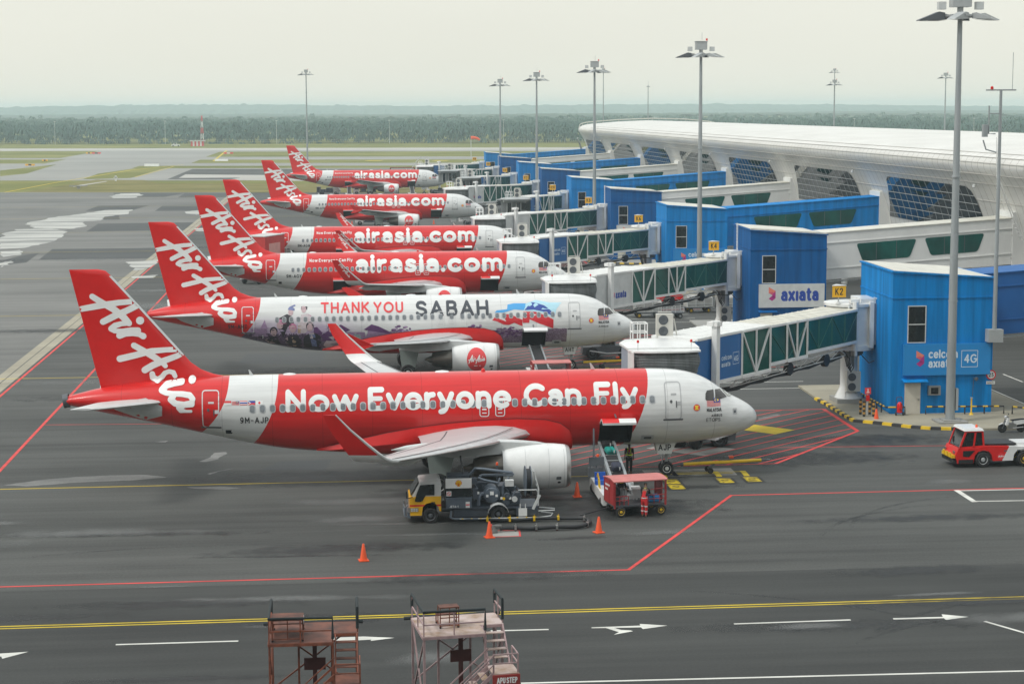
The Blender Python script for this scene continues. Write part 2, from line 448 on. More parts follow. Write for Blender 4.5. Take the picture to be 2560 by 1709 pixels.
def stain_mat(name, col, sc, hard):
    # a soft-edged film: opaque in the middle of its sheet, thinning out through noise
    m = bpy.data.materials.new(name); m.use_nodes = True; nt = m.node_tree; b = nt.nodes['Principled BSDF']; L = nt.links.new
    b.inputs['Base Color'].default_value = (*col, 1); b.inputs['Roughness'].default_value = .55
    t = nt.nodes.new('ShaderNodeTexCoord'); n = nt.nodes.new('ShaderNodeTexNoise'); n.inputs['Scale'].default_value = sc; n.inputs['Detail'].default_value = 6
    L(t.outputs['Object'], n.inputs['Vector'])
    mp_ = nt.nodes.new('ShaderNodeMapping'); mp_.inputs['Location'].default_value = (-1, -1, 0); mp_.inputs['Scale'].default_value = (2, 2, 0); L(t.outputs['Generated'], mp_.inputs[0])
    ln = nt.nodes.new('ShaderNodeVectorMath'); ln.operation = 'LENGTH'; L(mp_.outputs[0], ln.inputs[0])
    s1 = nt.nodes.new('ShaderNodeMath'); s1.operation = 'SUBTRACT'; L(n.outputs['Fac'], s1.inputs[0]); s1.inputs[1].default_value = .5
    s2 = nt.nodes.new('ShaderNodeMath'); s2.operation = 'MULTIPLY_ADD'; L(s1.outputs[0], s2.inputs[0]); s2.inputs[1].default_value = 1.6; L(ln.outputs['Value'], s2.inputs[2])
    r = nt.nodes.new('ShaderNodeMapRange'); r.inputs['From Min'].default_value = .95; r.inputs['From Max'].default_value = .25; r.inputs['To Min'].default_value = 0; r.inputs['To Max'].default_value = hard; L(s2.outputs[0], r.inputs['Value'])
    L(r.outputs[0], b.inputs['Alpha']); return m
def paint_mat(name, col, wear=.35):
    """road paint worn through in places"""
    return mat(name, col, .7, var=wear, scale=1.2, stretch=(.35, 1.2, 1), spec=.3)
P_red = paint_mat('red_road_paint', (.60, .055, .05), .3)
P_yel = paint_mat('yellow_road_paint', (.56, .42, .02), .3)
P_white = paint_mat('white_road_paint', (.62, .62, .57), .25)
P_dark = paint_mat('dark_road_paint', (.03, .033, .033), .2)

g = MB(); g.poly([(-9000, -400, -.06), (9000, -400, -.06), (9000, 16000, -.06), (-9000, 16000, -.06)])
struct('ground', g, M_grass)
g = MB(); g.poly([(-260, -60, 0), (260, -60, 0), (260, 408, 0), (-260, 505, 0)])
struct('apron', g, M_asph)

def sheet(name, pts, z, m, smooth=None):
    g = MB(); g.poly([(x, y, z) for x, y in pts]); return struct(name, g, m)
TL = -.19
def strip(name, ya, yb, x0, x1, z, m, skew=0):
    return sheet(name, [(x0, ya + TL * x0), (x1, ya + TL * x1), (x1 + skew, yb + TL * (x1 + skew)), (x0 + skew, yb + TL * (x0 + skew))], z, m)
# near service road, darker than the stands
sheet('service_road', [(-120, 40), (120, 40), (120, 78.5), (-120, 78.5)], .003, M_asphn)
M_asphl = ground_mat('sky_sheen_taxilane_asphalt', (.088, .089, .084), (.205, .203, .19), .6, .03)  # lighter asphalt: the grazing sky reflection is put into its colour
sheet('taxilane', [(-260, 60), (-26.15, 108), (-26.15, 464), (-260, 505)], .0022, M_asphl)
# the strip of pale concrete with a drain along the tails of the aircraft
sheet('concrete_strip', [(-26.15, 112), (-24.55, 112), (-24.55, 455), (-26.15, 470)], .004, M_conc)
g = MB(); g.poly([(-25.4, 112, .008), (-25.33, 112, .008), (-25.33, 455, .008), (-25.4, 455, .008)])
struct('drain_channel', g, M_asphd)
# grass, taxiways and the runway beyond the stands
strip('taxiway', 536, 990, -330, 420, -.03, M_taxi)
strip('runway', 935, 988, -600, 700, -.02, M_run)
strip('grass_field', 806, 905, -57, 500, -.022, M_grass)
strip('grass_field', 790, 925, -430, -118, -.022, M_grass)
strip('grass_field', 712, 760, -56, 500, -.018, M_grass)
strip('grass_field', 708, 766, -430, -112, -.018, M_grass)
sheet('grass_field', [(-104.441, 591.473), (-114.296, 647.689), (-105.471, 716.415), (-100.196, 614.337)], -.012, M_grass)
strip('grass_field', 650, 676, -72, 400, -.012, M_grass)
sheet('grass_field', [(-75.027, 560.02), (-76.768, 609.353), (-67.727, 686.059), (-59.767, 689.5), (-61.957, 567.921)], -.01, M_grass)
sheet('grass_field', [(-78.178, 473.116), (-73.103, 536.421), (-70.692, 555.703), (-56.217, 549.39), (-50.23, 525.634), (-13.907, 515.426), (23.536, 499.202), (34.986, 480.17), (32.449, 445.484), (-8.215, 460.132)], .004, M_grassd)
strip('far_stand', 545, 640, -50, 120, -.006, M_asph)
sheet('concrete_patch', [(-47.525, 564.961), (-48.008, 595.19), (-15.617, 580.571), (-15.127, 561.89)], .008, M_run)
sheet('concrete_patch', [(-32.158, 544.538), (-28.336, 568.238), (-15.033, 558.296), (-9.466, 533.378)], .010, M_run)
# resurfaced rectangles of darker asphalt, joints between them
def dsheet(name, pts, z, m): return sheet(name, pts, z, m)
dsheet('dark_asphalt_patch', [(-55.215, 466.42), (-46.058, 464.725), (-36.934, 463.036), (-40.707, 440.784), (-51.95, 442.813)], .0035, M_asphd)
dsheet('dark_asphalt_patch', [(-37.47, 463.135), (-14.536, 458.89), (-13.828, 435.932), (-37.16, 437.975)], .0035, M_asphd)
dsheet('dark_asphalt_patch', [(-50.967, 402.869), (-40.274, 402.837), (-41.907, 382.385), (-50.989, 382.282)], .0035, M_asphd)
dsheet('dark_asphalt_patch', [(-37.311, 400.513), (-25.481, 398.472), (-24.284, 379.411), (-36.89, 379.908)], .0035, M_asphd)
dsheet('dark_asphalt_patch', [(-41.938, 277.772), (-24.588, 277.811), (-23.771, 258.152), (-40.806, 257.609)], .0035, M_asphd)
dsheet('dark_asphalt_patch', [(-42.988, 339.013), (-24.231, 341.215), (-23.405, 318.856), (-42.206, 317.231)], .0035, M_asphd)
dsheet('dark_asphalt_patch', [(-51.635, 359.446), (-43.622, 374.65), (-40.621, 351.996), (-53.447, 349.954)], .0035, M_asphd)
dsheet('dark_asphalt_patch', [(-45.78, 256.847), (-44.353, 265.765), (-42.664, 270.329), (-41.746, 253.367), (-44.497, 249.528)], .0035, M_asphd)
dsheet('dark_asphalt_patch', [(-8.274, 149.048), (-7.827, 154.901), (-1.269, 155.211), (-1.678, 148.238)], .0035, M_asphd)
dsheet('dark_asphalt_patch', [(-4.578, 104.158), (-3.68, 106.687), (-0.675, 106.885), (-1.031, 103.754)], .0035, M_asphd)
# pale dried concrete film and puddles left by rain
def blob(name, pts, z, m, seed):
    """an outline from the ground with a ragged edge"""
    rnd = random.Random(seed); out = []
    for i, p in enumerate(pts):
        q = pts[(i + 1) % len(pts)]; d = math.hypot(q[0] - p[0], q[1] - p[1])
        for k in range(6):
            t = k / 6; j = d * .045
            out.append((p[0] + (q[0] - p[0]) * t + rnd.uniform(-j, j) * .9, p[1] + (q[1] - p[1]) * t + rnd.uniform(-j, j) * .5))
    vs = [(x, y, z) for x, y in out]
    g = MB(); g.add(vs, [list(t) for t in earclip(out)])
    for f in g.f:
        a, b_, c_ = (Vector(g.v[i]) for i in f)
        if (b_ - a).cross(c_ - a).z < 0: f.reverse()
    return struct(name, g, m)
PUD = [([(-53.819, 447.568),(-53.04, 461.225),(-48.494, 462.769),(-46.875, 453.094),(-47.384, 437.664),(-51.487, 436.268)],1), ([(-49.916, 374.135),(-47.423, 384.963),(-41.736, 385.661),(-41.367, 369.621),(-44.531, 361.176),(-43.765, 348.387),(-46.622, 346.154),(-44.325, 331.682),(-45.604, 324.668),(-52.371, 328.104),(-55.95, 341.087),(-54.738, 358.522)],2),
       ([(-53.503, 300.9),(-55.547, 325.055),(-49.915, 326.527),(-46.223, 321.273),(-44.659, 307.789),(-44.674, 291.756),(-46.224, 281.02),(-49.648, 278.912)],3), ([(-48.733, 273.69),(-46.144, 276.678),(-44.866, 267.424),(-46.861, 263.015)],4), ([(-45.129, 253.135),(-44.368, 257.38),(-43.501, 253.618),(-43.761, 245.332)],5),
       ([(-30.529, 377.222),(-27.152, 383.191),(-24.493, 382.74),(-23.777, 371.333),(-27.616, 365.815),(-29.98, 369.263)],6), ([(-24.705, 322.561),(-22.329, 324.564),(-21.911, 314.071),(-23.886, 315.505)],7), ([(-28.411, 252.179),(-23.862, 255.914),(-24.161, 243.907),(-25.714, 237.552),(-27.286, 247.083)],8),
       ([(-26.208, 275.448),(-24.342, 278.653),(-23.82, 272.541),(-25.635, 271.967)],9), ([(-25.448, 230.077),(-22.487, 232.092),(-22.506, 227.883),(-24.924, 227.628)],10)]
for pts, sd in PUD: blob('pale_patch', pts, .012, M_wet, sd)
M_stain = ground_mat('dried_spill', (.085, .087, .083), (.22, .22, .21), .6, .5, .6)
for pts, sd in (([(-18.318, 101.516),(-16.435, 102.871),(-14.394, 103.504),(-11.065, 103.626),(-9.664, 102.719),(-11.616, 102.081),(-14.401, 101.791),(-17.078, 101.021)],21), ([(-8.479, 99.815),(-6.622, 99.841),(-5.502, 99.362),(-6.222, 98.978),(-7.868, 99.396)],22),
                ([(-8.323, 107.218),(-7.769, 108.245),(-7.625, 109.906),(-6.921, 110.109),(-6.785, 109.526),(-7.161, 108.59),(-7.236, 107.773),(-7.937, 107.039)],23), ([(-7.569, 103.48),(-6.552, 104.64),(-6.198, 104.859),(-7.002, 104.05),(-7.382, 103.208)],24),
                ([(-11.459, 114.012),(-10.701, 114.381),(-10.779, 113.783)],25), ([(18.195, 114.474),(21.277, 114.925),(23.694, 115.795),(25.004, 115.31),(22.098, 113.38),(18.725, 112.982)],26), ([(16.214, 150.382),(18.115, 151.071),(18.183, 150.369),(16.413, 149.444)],27),
                ([(27.096, 118.357),(28.702, 119.824),(28.873, 119.386),(27.744, 118.077),(26.905, 117.367)],28)):
    blob('dried_spill', pts, .0045, M_stain, sd)

M_oil = stain_mat('oil_film', (.022, .024, .025), .9, .62); M_wash = stain_mat('washed_patch', (.19, .195, .19), .5, .45); M_skid = stain_mat('tyre_rubber_film', (.03, .032, .033), 2.5, .5)
rs_ = random.Random(31)
def film(x, y, a, b_, m, z, rz=0.0, name='oil_stain'):
    c_, s_ = math.cos(rz), math.sin(rz)
    o = MB().poly([(-a, -b_, 0), (a, -b_, 0), (a, b_, 0), (-a, b_, 0)]).build(name, m, None, None, (x, y, z)); o.rotation_euler = (0, 0, rz); o['kind'] = 'structure'
for k, (nx, ny) in enumerate(((22.89, 100.45), (22.85, 142.72), (23.0, 186.9), (23.24, 228.6))):
    for dx, dy, a, b_ in ((-5, 0, 4.5, 1.6), (-17.9, -3.8, 4, 2.2), (-17.9, 3.8, 4, 2.2), (-13, -5.7, 3.5, 2.2), (-9, -8.5, 6, 3), (-25, 1, 7, 2.5), (3, 4, 8, 3.0), (9, 9, 6, 2.5)):
        film(nx + dx, ny + dy, a, b_, M_oil, .0052 + .0003 * (dx % 3) + .0001 * k, rs_.uniform(-.1, .1))
for i in range(44):
    film(rs_.uniform(-30, 45), rs_.uniform(62, 97), rs_.uniform(1.5, 8), rs_.uniform(.2, 1.3), M_wash if i % 2 == 0 else M_oil, .0062 + .00008 * i, rs_.uniform(-.06, .06))
for i in range(14): film(rs_.uniform(-70, -5), rs_.uniform(108, 300), rs_.uniform(6, 20), rs_.uniform(1.2, 4), M_wash if i % 2 else M_oil, .0085 + .00008 * i, rs_.uniform(-.05, .05))
for i, (cx, cy, r_, a0, a1) in enumerate(((30, 60, 14, 60, 150), (33, 62, 15, 70, 160), (24, 66, 9, 200, 330), (8, 62, 18, 20, 80), (34, 82, 12, 90, 190), (36, 84, 12, 95, 190), (-6, 70, 20, 60, 120))):
    g = MB(); p_ = arc(cx, cy, r_, r_ * .8, a0, a1, 30)
    for j in range(30):
        (ax, ay), (bx, by) = p_[j], p_[j + 1]; L = math.hypot(bx - ax, by - ay); ux, uy = -(by - ay) / L * .13, (bx - ax) / L * .13
        g.poly([(ax - ux, ay - uy, .0075), (bx - ux, by - uy, .0075), (bx + ux, by + uy, .0075), (ax + ux, ay + uy, .0075)])
    g.build('tyre_mark', M_skid)['kind'] = 'structure'

# ---------------------------------------------------------------- painted markings (4 mm above the apron)
def line(pts, w, m, name, z=.008, close=False):
    g = MB(); n = len(pts)
    for i in range(n if close else n - 1):
        (ax, ay), (bx, by) = pts[i], pts[(i + 1) % n]
        L = math.hypot(bx - ax, by - ay); ux, uy = (bx - ax) / L, (by - ay) / L
        e = w / 2
        zz = z + .0015 * (i % 2)
        g.poly([(ax - ux * e - uy * -e, ay - uy * e - ux * e, zz), (bx + ux * e + uy * e, by + uy * e - ux * e, zz), (bx + ux * e - uy * e, by + uy * e + ux * e, zz), (ax - ux * e - uy * e, ay - uy * e + ux * e, zz)])
    return struct(name, g, m)
line([(-260, 79.0), (12.44, 79.34), (20.23, 94.45), (120, 95.0)], .17, P_red, 'red_boundary_line')
for y in (100.4, 142.7, 186.9, 228.6, 271.5, 315.0, 357, 399, 441.3):
    line([(-150, y), (21.5, y)], .16, P_yel, 'yellow_lead_in_line')
line([(-260, 72.68), (120, 73.2)], .13, P_yel, 'yellow_edge_line')
line([(-260, 72.36), (120, 72.88)], .13, P_yel, 'yellow_edge_line')
line([(-19.3, 96), (-19.2, 250)], .2, P_red, 'red_boundary_line')
line([(-24.2, 100), (-24.4, 440)], .2, P_red, 'red_boundary_line')
line([(-19.09, 121.13), (-8.869, 120.441), (-2.41, 120.195)], .1, P_red, 'red_boundary_line')
line([(-8.639, 69.993), (-4.171, 69.986)], .15, P_white, 'white_lane_line')
line([(5.694, 70.346), (7.805, 70.304)], .15, P_white, 'white_lane_line')
line([(15.298, 70.31), (19.859, 70.39)], .15, P_white, 'white_lane_line')
line([(6.219, 63.594), (24.291, 63.126)], .15, P_white, 'white_lane_line')
line([(25.164, 69.565), (26.603, 66.96)], .15, P_white, 'white_lane_line')
def arrow(pts, name='white_arrow', z=.008):
    g = MB(); pts = list(pts)
    g.add([(x, y, z) for x, y in pts], [list(t) for t in earclip(pts)])
    for f in g.f:
        a, b_, c_ = (Vector(g.v[i]) for i in f)
        if (b_ - a).cross(c_ - a).z < 0: f.reverse()
    struct(name, g, P_white)
arrow([(-13.527, 69.222), (-12.897, 69.268), (-11.875, 69.386), (-12.696, 68.574), (-12.778, 68.861), (-13.453, 68.821)])
arrow([(9.587, 70.422), (9.57, 70.3), (11.502, 70.217), (11.547, 69.964), (12.579, 70.351), (11.531, 70.714), (11.525, 70.464)])
arrow([(10.103, 70.305), (10.413, 69.84), (10.554, 69.641), (10.3, 69.304), (11.111, 69.704), (11.029, 69.835), (10.684, 69.934), (10.4, 70.335)], z=.010)
arrow([(21.664, 70.452), (21.642, 70.262), (23.673, 70.236), (23.677, 69.98), (24.716, 70.317), (23.772, 70.808), (23.7, 70.426)])
arrow([(-0.554, 70.045), (0.7, 70.091), (1.865, 69.786), (0.941, 69.468), (0.977, 69.642), (-0.519, 69.506)])
line([(32.338, 94.287), (37.159, 94.202)], .16, P_white, 'white_bay_line', .008)
line([(32.338, 94.287), (32.298, 91.572)], .3, P_white, 'white_bay_line', .011)
line([(32.298, 91.572), (36.08, 91.418)], .16, P_white, 'white_bay_line', .014)
# red hatched zone in front of every nose
HZ = [(27.729, 120.996), (32.238, 121.322), (32.152, 112.791), (30.274, 110.328), (24.547, 102.807), (16.282, 102.674)]
HL = [((1900,85),(1400,165)), ((1820,95),(1200,250)), ((1970,115),(1150,310)), ((2035,150),(1240,335)), ((2095,190),(640,520)), ((2160,232),(700,560)), ((2225,275),(330,650)), ((2150,370),(720,608)), ((2100,375),(1240,600))]
hx0, hy0 = 13.2, 104.4
def hatch(dy, lw=.16):
    g = MB()
    def seg(p, q, w=lw, z=.008):
        L = math.hypot(q[0] - p[0], q[1] - p[1]); ux, uy = (q[0] - p[0]) / L * w / 2, (q[1] - p[1]) / L * w / 2
        g.poly([(p[0] + uy, p[1] - ux + dy, z), (q[0] + uy, q[1] - ux + dy, z), (q[0] - uy, q[1] + ux + dy, z), (p[0] - uy, p[1] + ux + dy, z)])
    A, Bp, Cp, Dp = (32.26, 121.406), (32.171, 112.789), (24.576, 102.804), (16.273, 102.614)
    seg((A[0] - 11, A[1] - .1), A, .16, .010); seg(A, Bp, .28, .012); seg(Bp, Cp, .2, .010); seg(Cp, Dp, .1, .012)
    # the hatching runs in one direction, clipped to the zone
    d = Vector(((32.093, 117.162)[0] - (20.283, 106.494)[0], (32.093, 117.162)[1] - (20.283, 106.494)[1])); d.normalize()
    poly = [Vector(A), Vector(Bp), Vector(Cp), Vector((10.8, Dp[1])), Vector((10.8, A[1] - .1))]
    nrm = Vector((-d.y, d.x)); c0 = Vector((32.093, 117.162)).dot(nrm)
    c1 = Vector((32.075, 115.49)).dot(nrm); st = abs(c1 - c0)
    for k in range(-14, 15):
        c = c0 + k * st; hits = []
        for i in range(len(poly)):
            p, q = poly[i], poly[(i + 1) % len(poly)]
            a, b_ = p.dot(nrm) - c, q.dot(nrm) - c
            if a * b_ < 0:
                t = a / (a - b_); hits.append(p + (q - p) * t)
        if len(hits) == 2: seg(hits[0], hits[1], .12, .008)
    struct('red_hatched_zone', g, P_red)
for k in range(4): hatch(42.3 * k)
sheet('yellow_marking_patch', [(25.115, 113.95), (26.762, 112.19), (28.354, 113.611), (26.262, 115.856)], .016, P_yel)
sheet('concrete_patch', [(18.022, 108.427), (21.059, 105.49), (23.306, 107.648), (20.114, 110.26)], .0045, M_concg)
# stop bars and aircraft type marks at the nose wheel
sheet('stop_mark_plate', [(16.682, 101.722), (21.767, 101.836), (21.713, 99.819), (16.739, 99.803)], .0048, M_concg)
for k in range(2):
    dy = 42.3 * k
    pl_ = [(17.582, 100.728), (22.2, 100.736)]
    line([(p[0], p[1] + dy) for p in pl_], .1, P_yel, 'yellow_stop_line', .012)
    for a, b_ in (((17.641, 100.575), (17.607, 99.561)), ((20.666, 100.732), (20.635, 99.593)), ((22.229, 100.733), (22.174, 99.563))):
        line([(a[0], a[1] + dy), (b_[0], b_[1] + dy)], .32, P_yel, 'yellow_stop_bar', .016)
    for (qx, qy, rows) in (((17.342, 99.018)[0], (17.342, 99.018)[1], ('A319', 'A320')), ((20.28, 98.971)[0], (20.28, 98.971)[1], ('A319',)), ((21.824, 99.14)[0], (21.824, 99.14)[1], ('A321',))):
        h = 1.32 * len(rows)
        g = MB(); g.poly([(qx - .12, qy + dy + .18, .006), (qx - .12, qy + dy - h - .3, .006), (qx + 1.0, qy + dy - h - .3, .006), (qx + 1.0, qy + dy + .18, .006)])
        struct('type_mark_plate', g, P_dark)
        g = MB()
        for i, tx in enumerate(rows):
            sign_text(g, tx, (qx + .03, qy + dy - .02 - 1.42 * i, .008), (0, -1, 0), (1, 0, 0), 0.02, 1.25, 0, .82, .1, .25, .004)
        struct('aircraft_type_mark', g, P_yel)
# white bay lines under the first boarding bridge
for k in range(3):
    for yy in (131.0, 134.2, 137.6, 140.5):
        line([(17, yy + 42.3 * k), (34, yy + 42.3 * k)], .14, P_white, 'white_bay_line')
    line([(20, 142 + 42.3 * k), (36, 142 + 42.3 * k)], .12, P_red, 'red_boundary_line', .012)
line([(46.5, 140), (46.3, 100.5)], .15, P_white, 'white_lane_line')
for k in range(6): line([(50, 60 + 18 * k), (50, 64 + 18 * k)], .14, P_white, 'white_lane_line')
line([(25.509, 107.815), (35.426, 107.255), (42.09, 106.927)], .1, P_red, 'red_boundary_line', .009)
# hydrant pit surround painted red
pit = [(6.684, 86.284), (8.322, 86.309), (8.399, 87.527), (6.909, 87.639)]
sheet('hydrant_pit_cover', pit, .006, M_concg)
line(pit, .09, P_red, 'red_pit_outline', .010, True)
# yellow lines on the taxiways
line([(-82.996, 469.139), (-79.608, 531.425), (-70.021, 642.548), (-57.14, 699.658)], .6, P_yel, 'yellow_taxiway_line', -.004)
line([(-61.426, 575.074), (-58.852, 678.853)], .5, P_yel, 'yellow_taxiway_line', .004)
line([(-49.299, 750.679), (-55.322, 942.455)], .9, P_yel, 'yellow_taxiway_line', -.004)
for k in range(9):
    x = 10 + 26 * k
    sheet('yellow_taxiway_mark', [(x, 738 + TL * x), (x + 6, 738 + TL * x), (x + 8, 744 + TL * x), (x + 2, 744 + TL * x)], -.006, P_yel)
# ---------------------------------------------------------------- the airliners
# local frame: origin on the ground under the nose, +X forward, aft = -x
ST = [(0.0,3.16,3.14,.02),(.05,3.36,2.95,.22),(.13,3.52,2.80,.38),(.3,3.72,2.64,.58),(.6,3.95,2.47,.82),(1.0,4.18,2.32,1.05),(1.5,4.44,2.18,1.27),(2.0,4.77,2.08,1.45),(2.5,5.11,2.0,1.59),(3.0,5.41,1.93,1.70),(3.6,5.66,1.86,1.80),(4.3,5.83,1.81,1.88),(5.0,5.91,1.78,1.93),(6.0,5.95,1.76,1.975),(7.22,5.96,1.755,1.98),(9.04,5.96,1.755,1.98),(12,5.96,1.755,1.98),(16,5.96,1.755,1.98),(21.9,5.96,1.755,1.98),(23.7,5.96,1.76,1.975),(24.5,5.96,1.79,1.975),(26,5.96,1.95,1.95),(28,5.95,2.31,1.86),(30,5.92,2.78,1.7),(32,5.84,3.26,1.46),(33.5,5.72,3.60,1.22),(35,5.52,3.93,.95),(36,5.34,4.15,.74),(36.9,5.13,4.36,.52),(37.5,4.98,4.49,.38),(37.75,4.92,4.54,.33)]
ANG = [0, 12, 24, 36, 48, 60, 72, 84, 90, 96, 108, 120, 132, 144, 156, 168]
ANG = [a for a in ANG] + [a + 180 for a in ANG]
ANG.sort()
# starboard (-y) angles that match the cargo door edges, measured from the top
def zang(z): return math.degrees(math.acos((z - 3.8575) / 2.1025))
ZD0, ZD1 = 2.02, 3.30
for z in (ZD0, ZD1): ANG.append(zang(z))
ANG = sorted(set(round(a, 3) for a in ANG))
ANG = [a for i, a in enumerate(ANG) if not any(abs(a - b) < 4 and b in (round(zang(ZD0), 3), round(zang(ZD1), 3)) and a != b for b in ANG)]

def dense(st):
    """more stations where the shape bends, by a smooth interpolation"""
    out = []
    for i in range(len(st) - 1):
        p0, p1, p2, p3 = st[max(i - 1, 0)], st[i], st[i + 1], st[min(i + 2, len(st) - 1)]
        n = 3 if (p1[0] < 6 or p1[0] >= 23) else 1
        for k in range(n):
            t = k / n; row = [p1[0] + (p2[0] - p1[0]) * t]
            for j in (1, 2, 3):
                m1 = (p2[j] - p0[j]) / max(p2[0] - p0[0], 1e-6) * (p2[0] - p1[0]); m2 = (p3[j] - p1[j]) / max(p3[0] - p1[0], 1e-6) * (p2[0] - p1[0])
                row.append((2*t**3 - 3*t**2 + 1) * p1[j] + (t**3 - 2*t**2 + t) * m1 + (-2*t**3 + 3*t**2) * p2[j] + (t**3 - t**2) * m2)
            out.append(tuple(row))
    return out + [st[-1]]
STD = dense(ST)
def section(a):
    for i in range(len(STD) - 1):
        if STD[i][0] <= a <= STD[i + 1][0]:
            t = (a - STD[i][0]) / (STD[i + 1][0] - STD[i][0])
            return [STD[i][j] + (STD[i + 1][j] - STD[i][j]) * t for j in (1, 2, 3)]
    return list(STD[-1][1:])
def fus_mb(holes=()):
    g = MB(); n = len(ANG); vs = []
    for a, t, b, w in STD:
        zc, rz = (t + b) / 2, (t - b) / 2
        for q in ANG:
            vs.append((-a, -w * math.sin(R(q)), zc + rz * math.cos(R(q))))
    fs = []
    for i in range(len(STD) - 1):
        am = (STD[i][0] + STD[i + 1][0]) / 2
        for j in range(n):
            k = (j + 1) % n
            qm = (ANG[j] + (ANG[k] if k else 360)) / 2
            if any(h0 < am < h1 for h0, h1 in holes) and zang(ZD1) < qm < zang(ZD0): continue
            fs.append((i * n + j, i * n + k, (i + 1) * n + k, (i + 1) * n + j))
    fs.append(tuple(range(n - 1, -1, -1)))
    g.add(vs, fs)
    return g

def livery(name, sabah=False):
    """red and white with curved borders, from the position on the hull"""
    m = bpy.data.materials.new(name); m.use_nodes = True
    nt = m.node_tree; b = nt.nodes['Principled BSDF']; L = nt.links.new
    b.inputs['Roughness'].default_value = .25; b.inputs['Coat Weight'].default_value = .45; b.inputs['Coat Roughness'].default_value = .07; b.inputs['Coat IOR'].default_value = 1.45; b.inputs['Specular IOR Level'].default_value = .3
    t = nt.nodes.new('ShaderNodeTexCoord'); sp = nt.nodes.new('ShaderNodeSeparateXYZ'); L(t.outputs['Object'], sp.inputs[0])
    def mt(op, x, y=0.0, c=None):
        n = nt.nodes.new('ShaderNodeMath'); n.operation = op
        for i, v in enumerate((x, y) if c is None else (x, y, c)):
            if isinstance(v, (int, float)): n.inputs[i].default_value = v
            else: L(v, n.inputs[i])
        return n.outputs[0]
    A = mt('MULTIPLY', sp.outputs['X'], -1.0); Z = sp.outputs['Z']
    def border(p):
        # a parabola through three (aft, z) points
        (a0, z0), (a1, z1), (a2, z2) = p
        d1 = (a1 - a0) / (z1 - z0); d2 = ((a2 - a1) / (z2 - z1) - d1) / (z2 - z0)
        u = mt('SUBTRACT', Z, z0); v = mt('SUBTRACT', Z, z1)
        return mt('ADD', mt('ADD', mt('MULTIPLY', u, d1), a0), mt('MULTIPLY', mt('MULTIPLY', u, v), d2))
    B0 = border(((28.9, 5.87), (29.3, 4.37), (30.84, 2.61)))
    B1 = border(((26.29, 5.88), (26.55, 4.34), (27.9, 2.05)))
    B2 = border(((6.26, 5.97), (6.43, 4.92), (7.10, 2.93)))
    tail = mt('GREATER_THAN', A, B0)
    if sabah: red = tail
    else: red = mt('MAXIMUM', tail, mt('MULTIPLY', mt('LESS_THAN', A, B1), mt('GREATER_THAN', A, B2)))
    # slight dirt: streaks running aft on the belly and mottling
    def noise(sc, scale):
        mp_ = nt.nodes.new('ShaderNodeMapping'); mp_.inputs['Scale'].default_value = sc
        n = nt.nodes.new('ShaderNodeTexNoise'); n.inputs['Scale'].default_value = scale; n.inputs['Detail'].default_value = 6
        L(t.outputs['Object'], mp_.inputs['Vector']); L(mp_.outputs['Vector'], n.inputs['Vector']); return n.outputs['Fac']
    n1 = noise((.25, 1, 1.6), 1.6)
    def ramp(c0, c1, f):
        r = nt.nodes.new('ShaderNodeValToRGB'); r.color_ramp.elements[0].position = .3; r.color_ramp.elements[1].position = .65
        r.color_ramp.elements[0].color = (*c0, 1); r.color_ramp.elements[1].color = (*c1, 1); L(f, r.inputs['Fac']); return r.outputs['Color']
    cw = ramp((.64, .655, .64), (.72, .73, .715), n1); cr_ = ramp((RED[0] * .92, RED[1], RED[2]), (RED[0] * 1.05, RED[1] * 1.2, RED[2] * 1.2), n1)
    def mix(f, x, y):
        q = nt.nodes.new('ShaderNodeMix'); q.data_type = 'RGBA'
        L(f, q.inputs['Factor']); L(x, q.inputs['A']); L(y, q.inputs['B']); return q.outputs['Result']
    white = cw
    if sabah:
        # printed mauve landscape along the lower rear hull, fading out upwards in the print itself
        pz = noise((.8, .8, 3.2), 2.2); pz2 = noise((3, 3, 4), 3.0)
        land = ramp((.03, .02, .045), (.20, .13, .22), pz2)
        sky_ = ramp((.32, .22, .38), (.55, .45, .60), pz)
        lowm = mt('LESS_THAN', mt('ADD', Z, mt('MULTIPLY', mt('SUBTRACT', pz2, .5), .6)), 3.3)
        pic = mix(lowm, sky_, land)
        mr = nt.nodes.new('ShaderNodeMapRange'); mr.inputs['From Min'].default_value = 4.8; mr.inputs['From Max'].default_value = 3.5; L(Z, mr.inputs['Value'])
        mr2 = nt.nodes.new('ShaderNodeMapRange'); mr2.inputs['From Min'].default_value = 20.5; mr2.inputs['From Max'].default_value = 24.5; L(A, mr2.inputs['Value'])
        f = mt('MULTIPLY', mr.outputs[0], mr2.outputs[0])
        white = mix(f, cw, pic)
        bb = ramp((.08, .03, .07), (.34, .26, .34), noise((4, 4, 4), 4.0))
        band = mt('MULTIPLY', mt('MULTIPLY', mt('LESS_THAN', mt('ADD', Z, mt('MULTIPLY', pz, .6)), 3.75), mt('GREATER_THAN', Z, 2.35)), mt('MULTIPLY', mt('GREATER_THAN', A, 5.6), mt('LESS_THAN', A, 20.5)))
        white = mix(band, white, bb)
    paint = mix(red, white, cr_)
    # frame joints: fine lines round the hull
    w = nt.nodes.new('ShaderNodeMath'); w.operation = 'PINGPONG'; L(A, w.inputs[0]); w.inputs[1].default_value = 1.33
    ln = mt('LESS_THAN', w.outputs[0], .016)
    mul = nt.nodes.new('ShaderNodeMapRange'); mul.inputs['To Min'].default_value = .28; mul.inputs['To Max'].default_value = .5; L(ln, mul.inputs['Value']); L(mul.outputs[0], b.inputs['Roughness'])
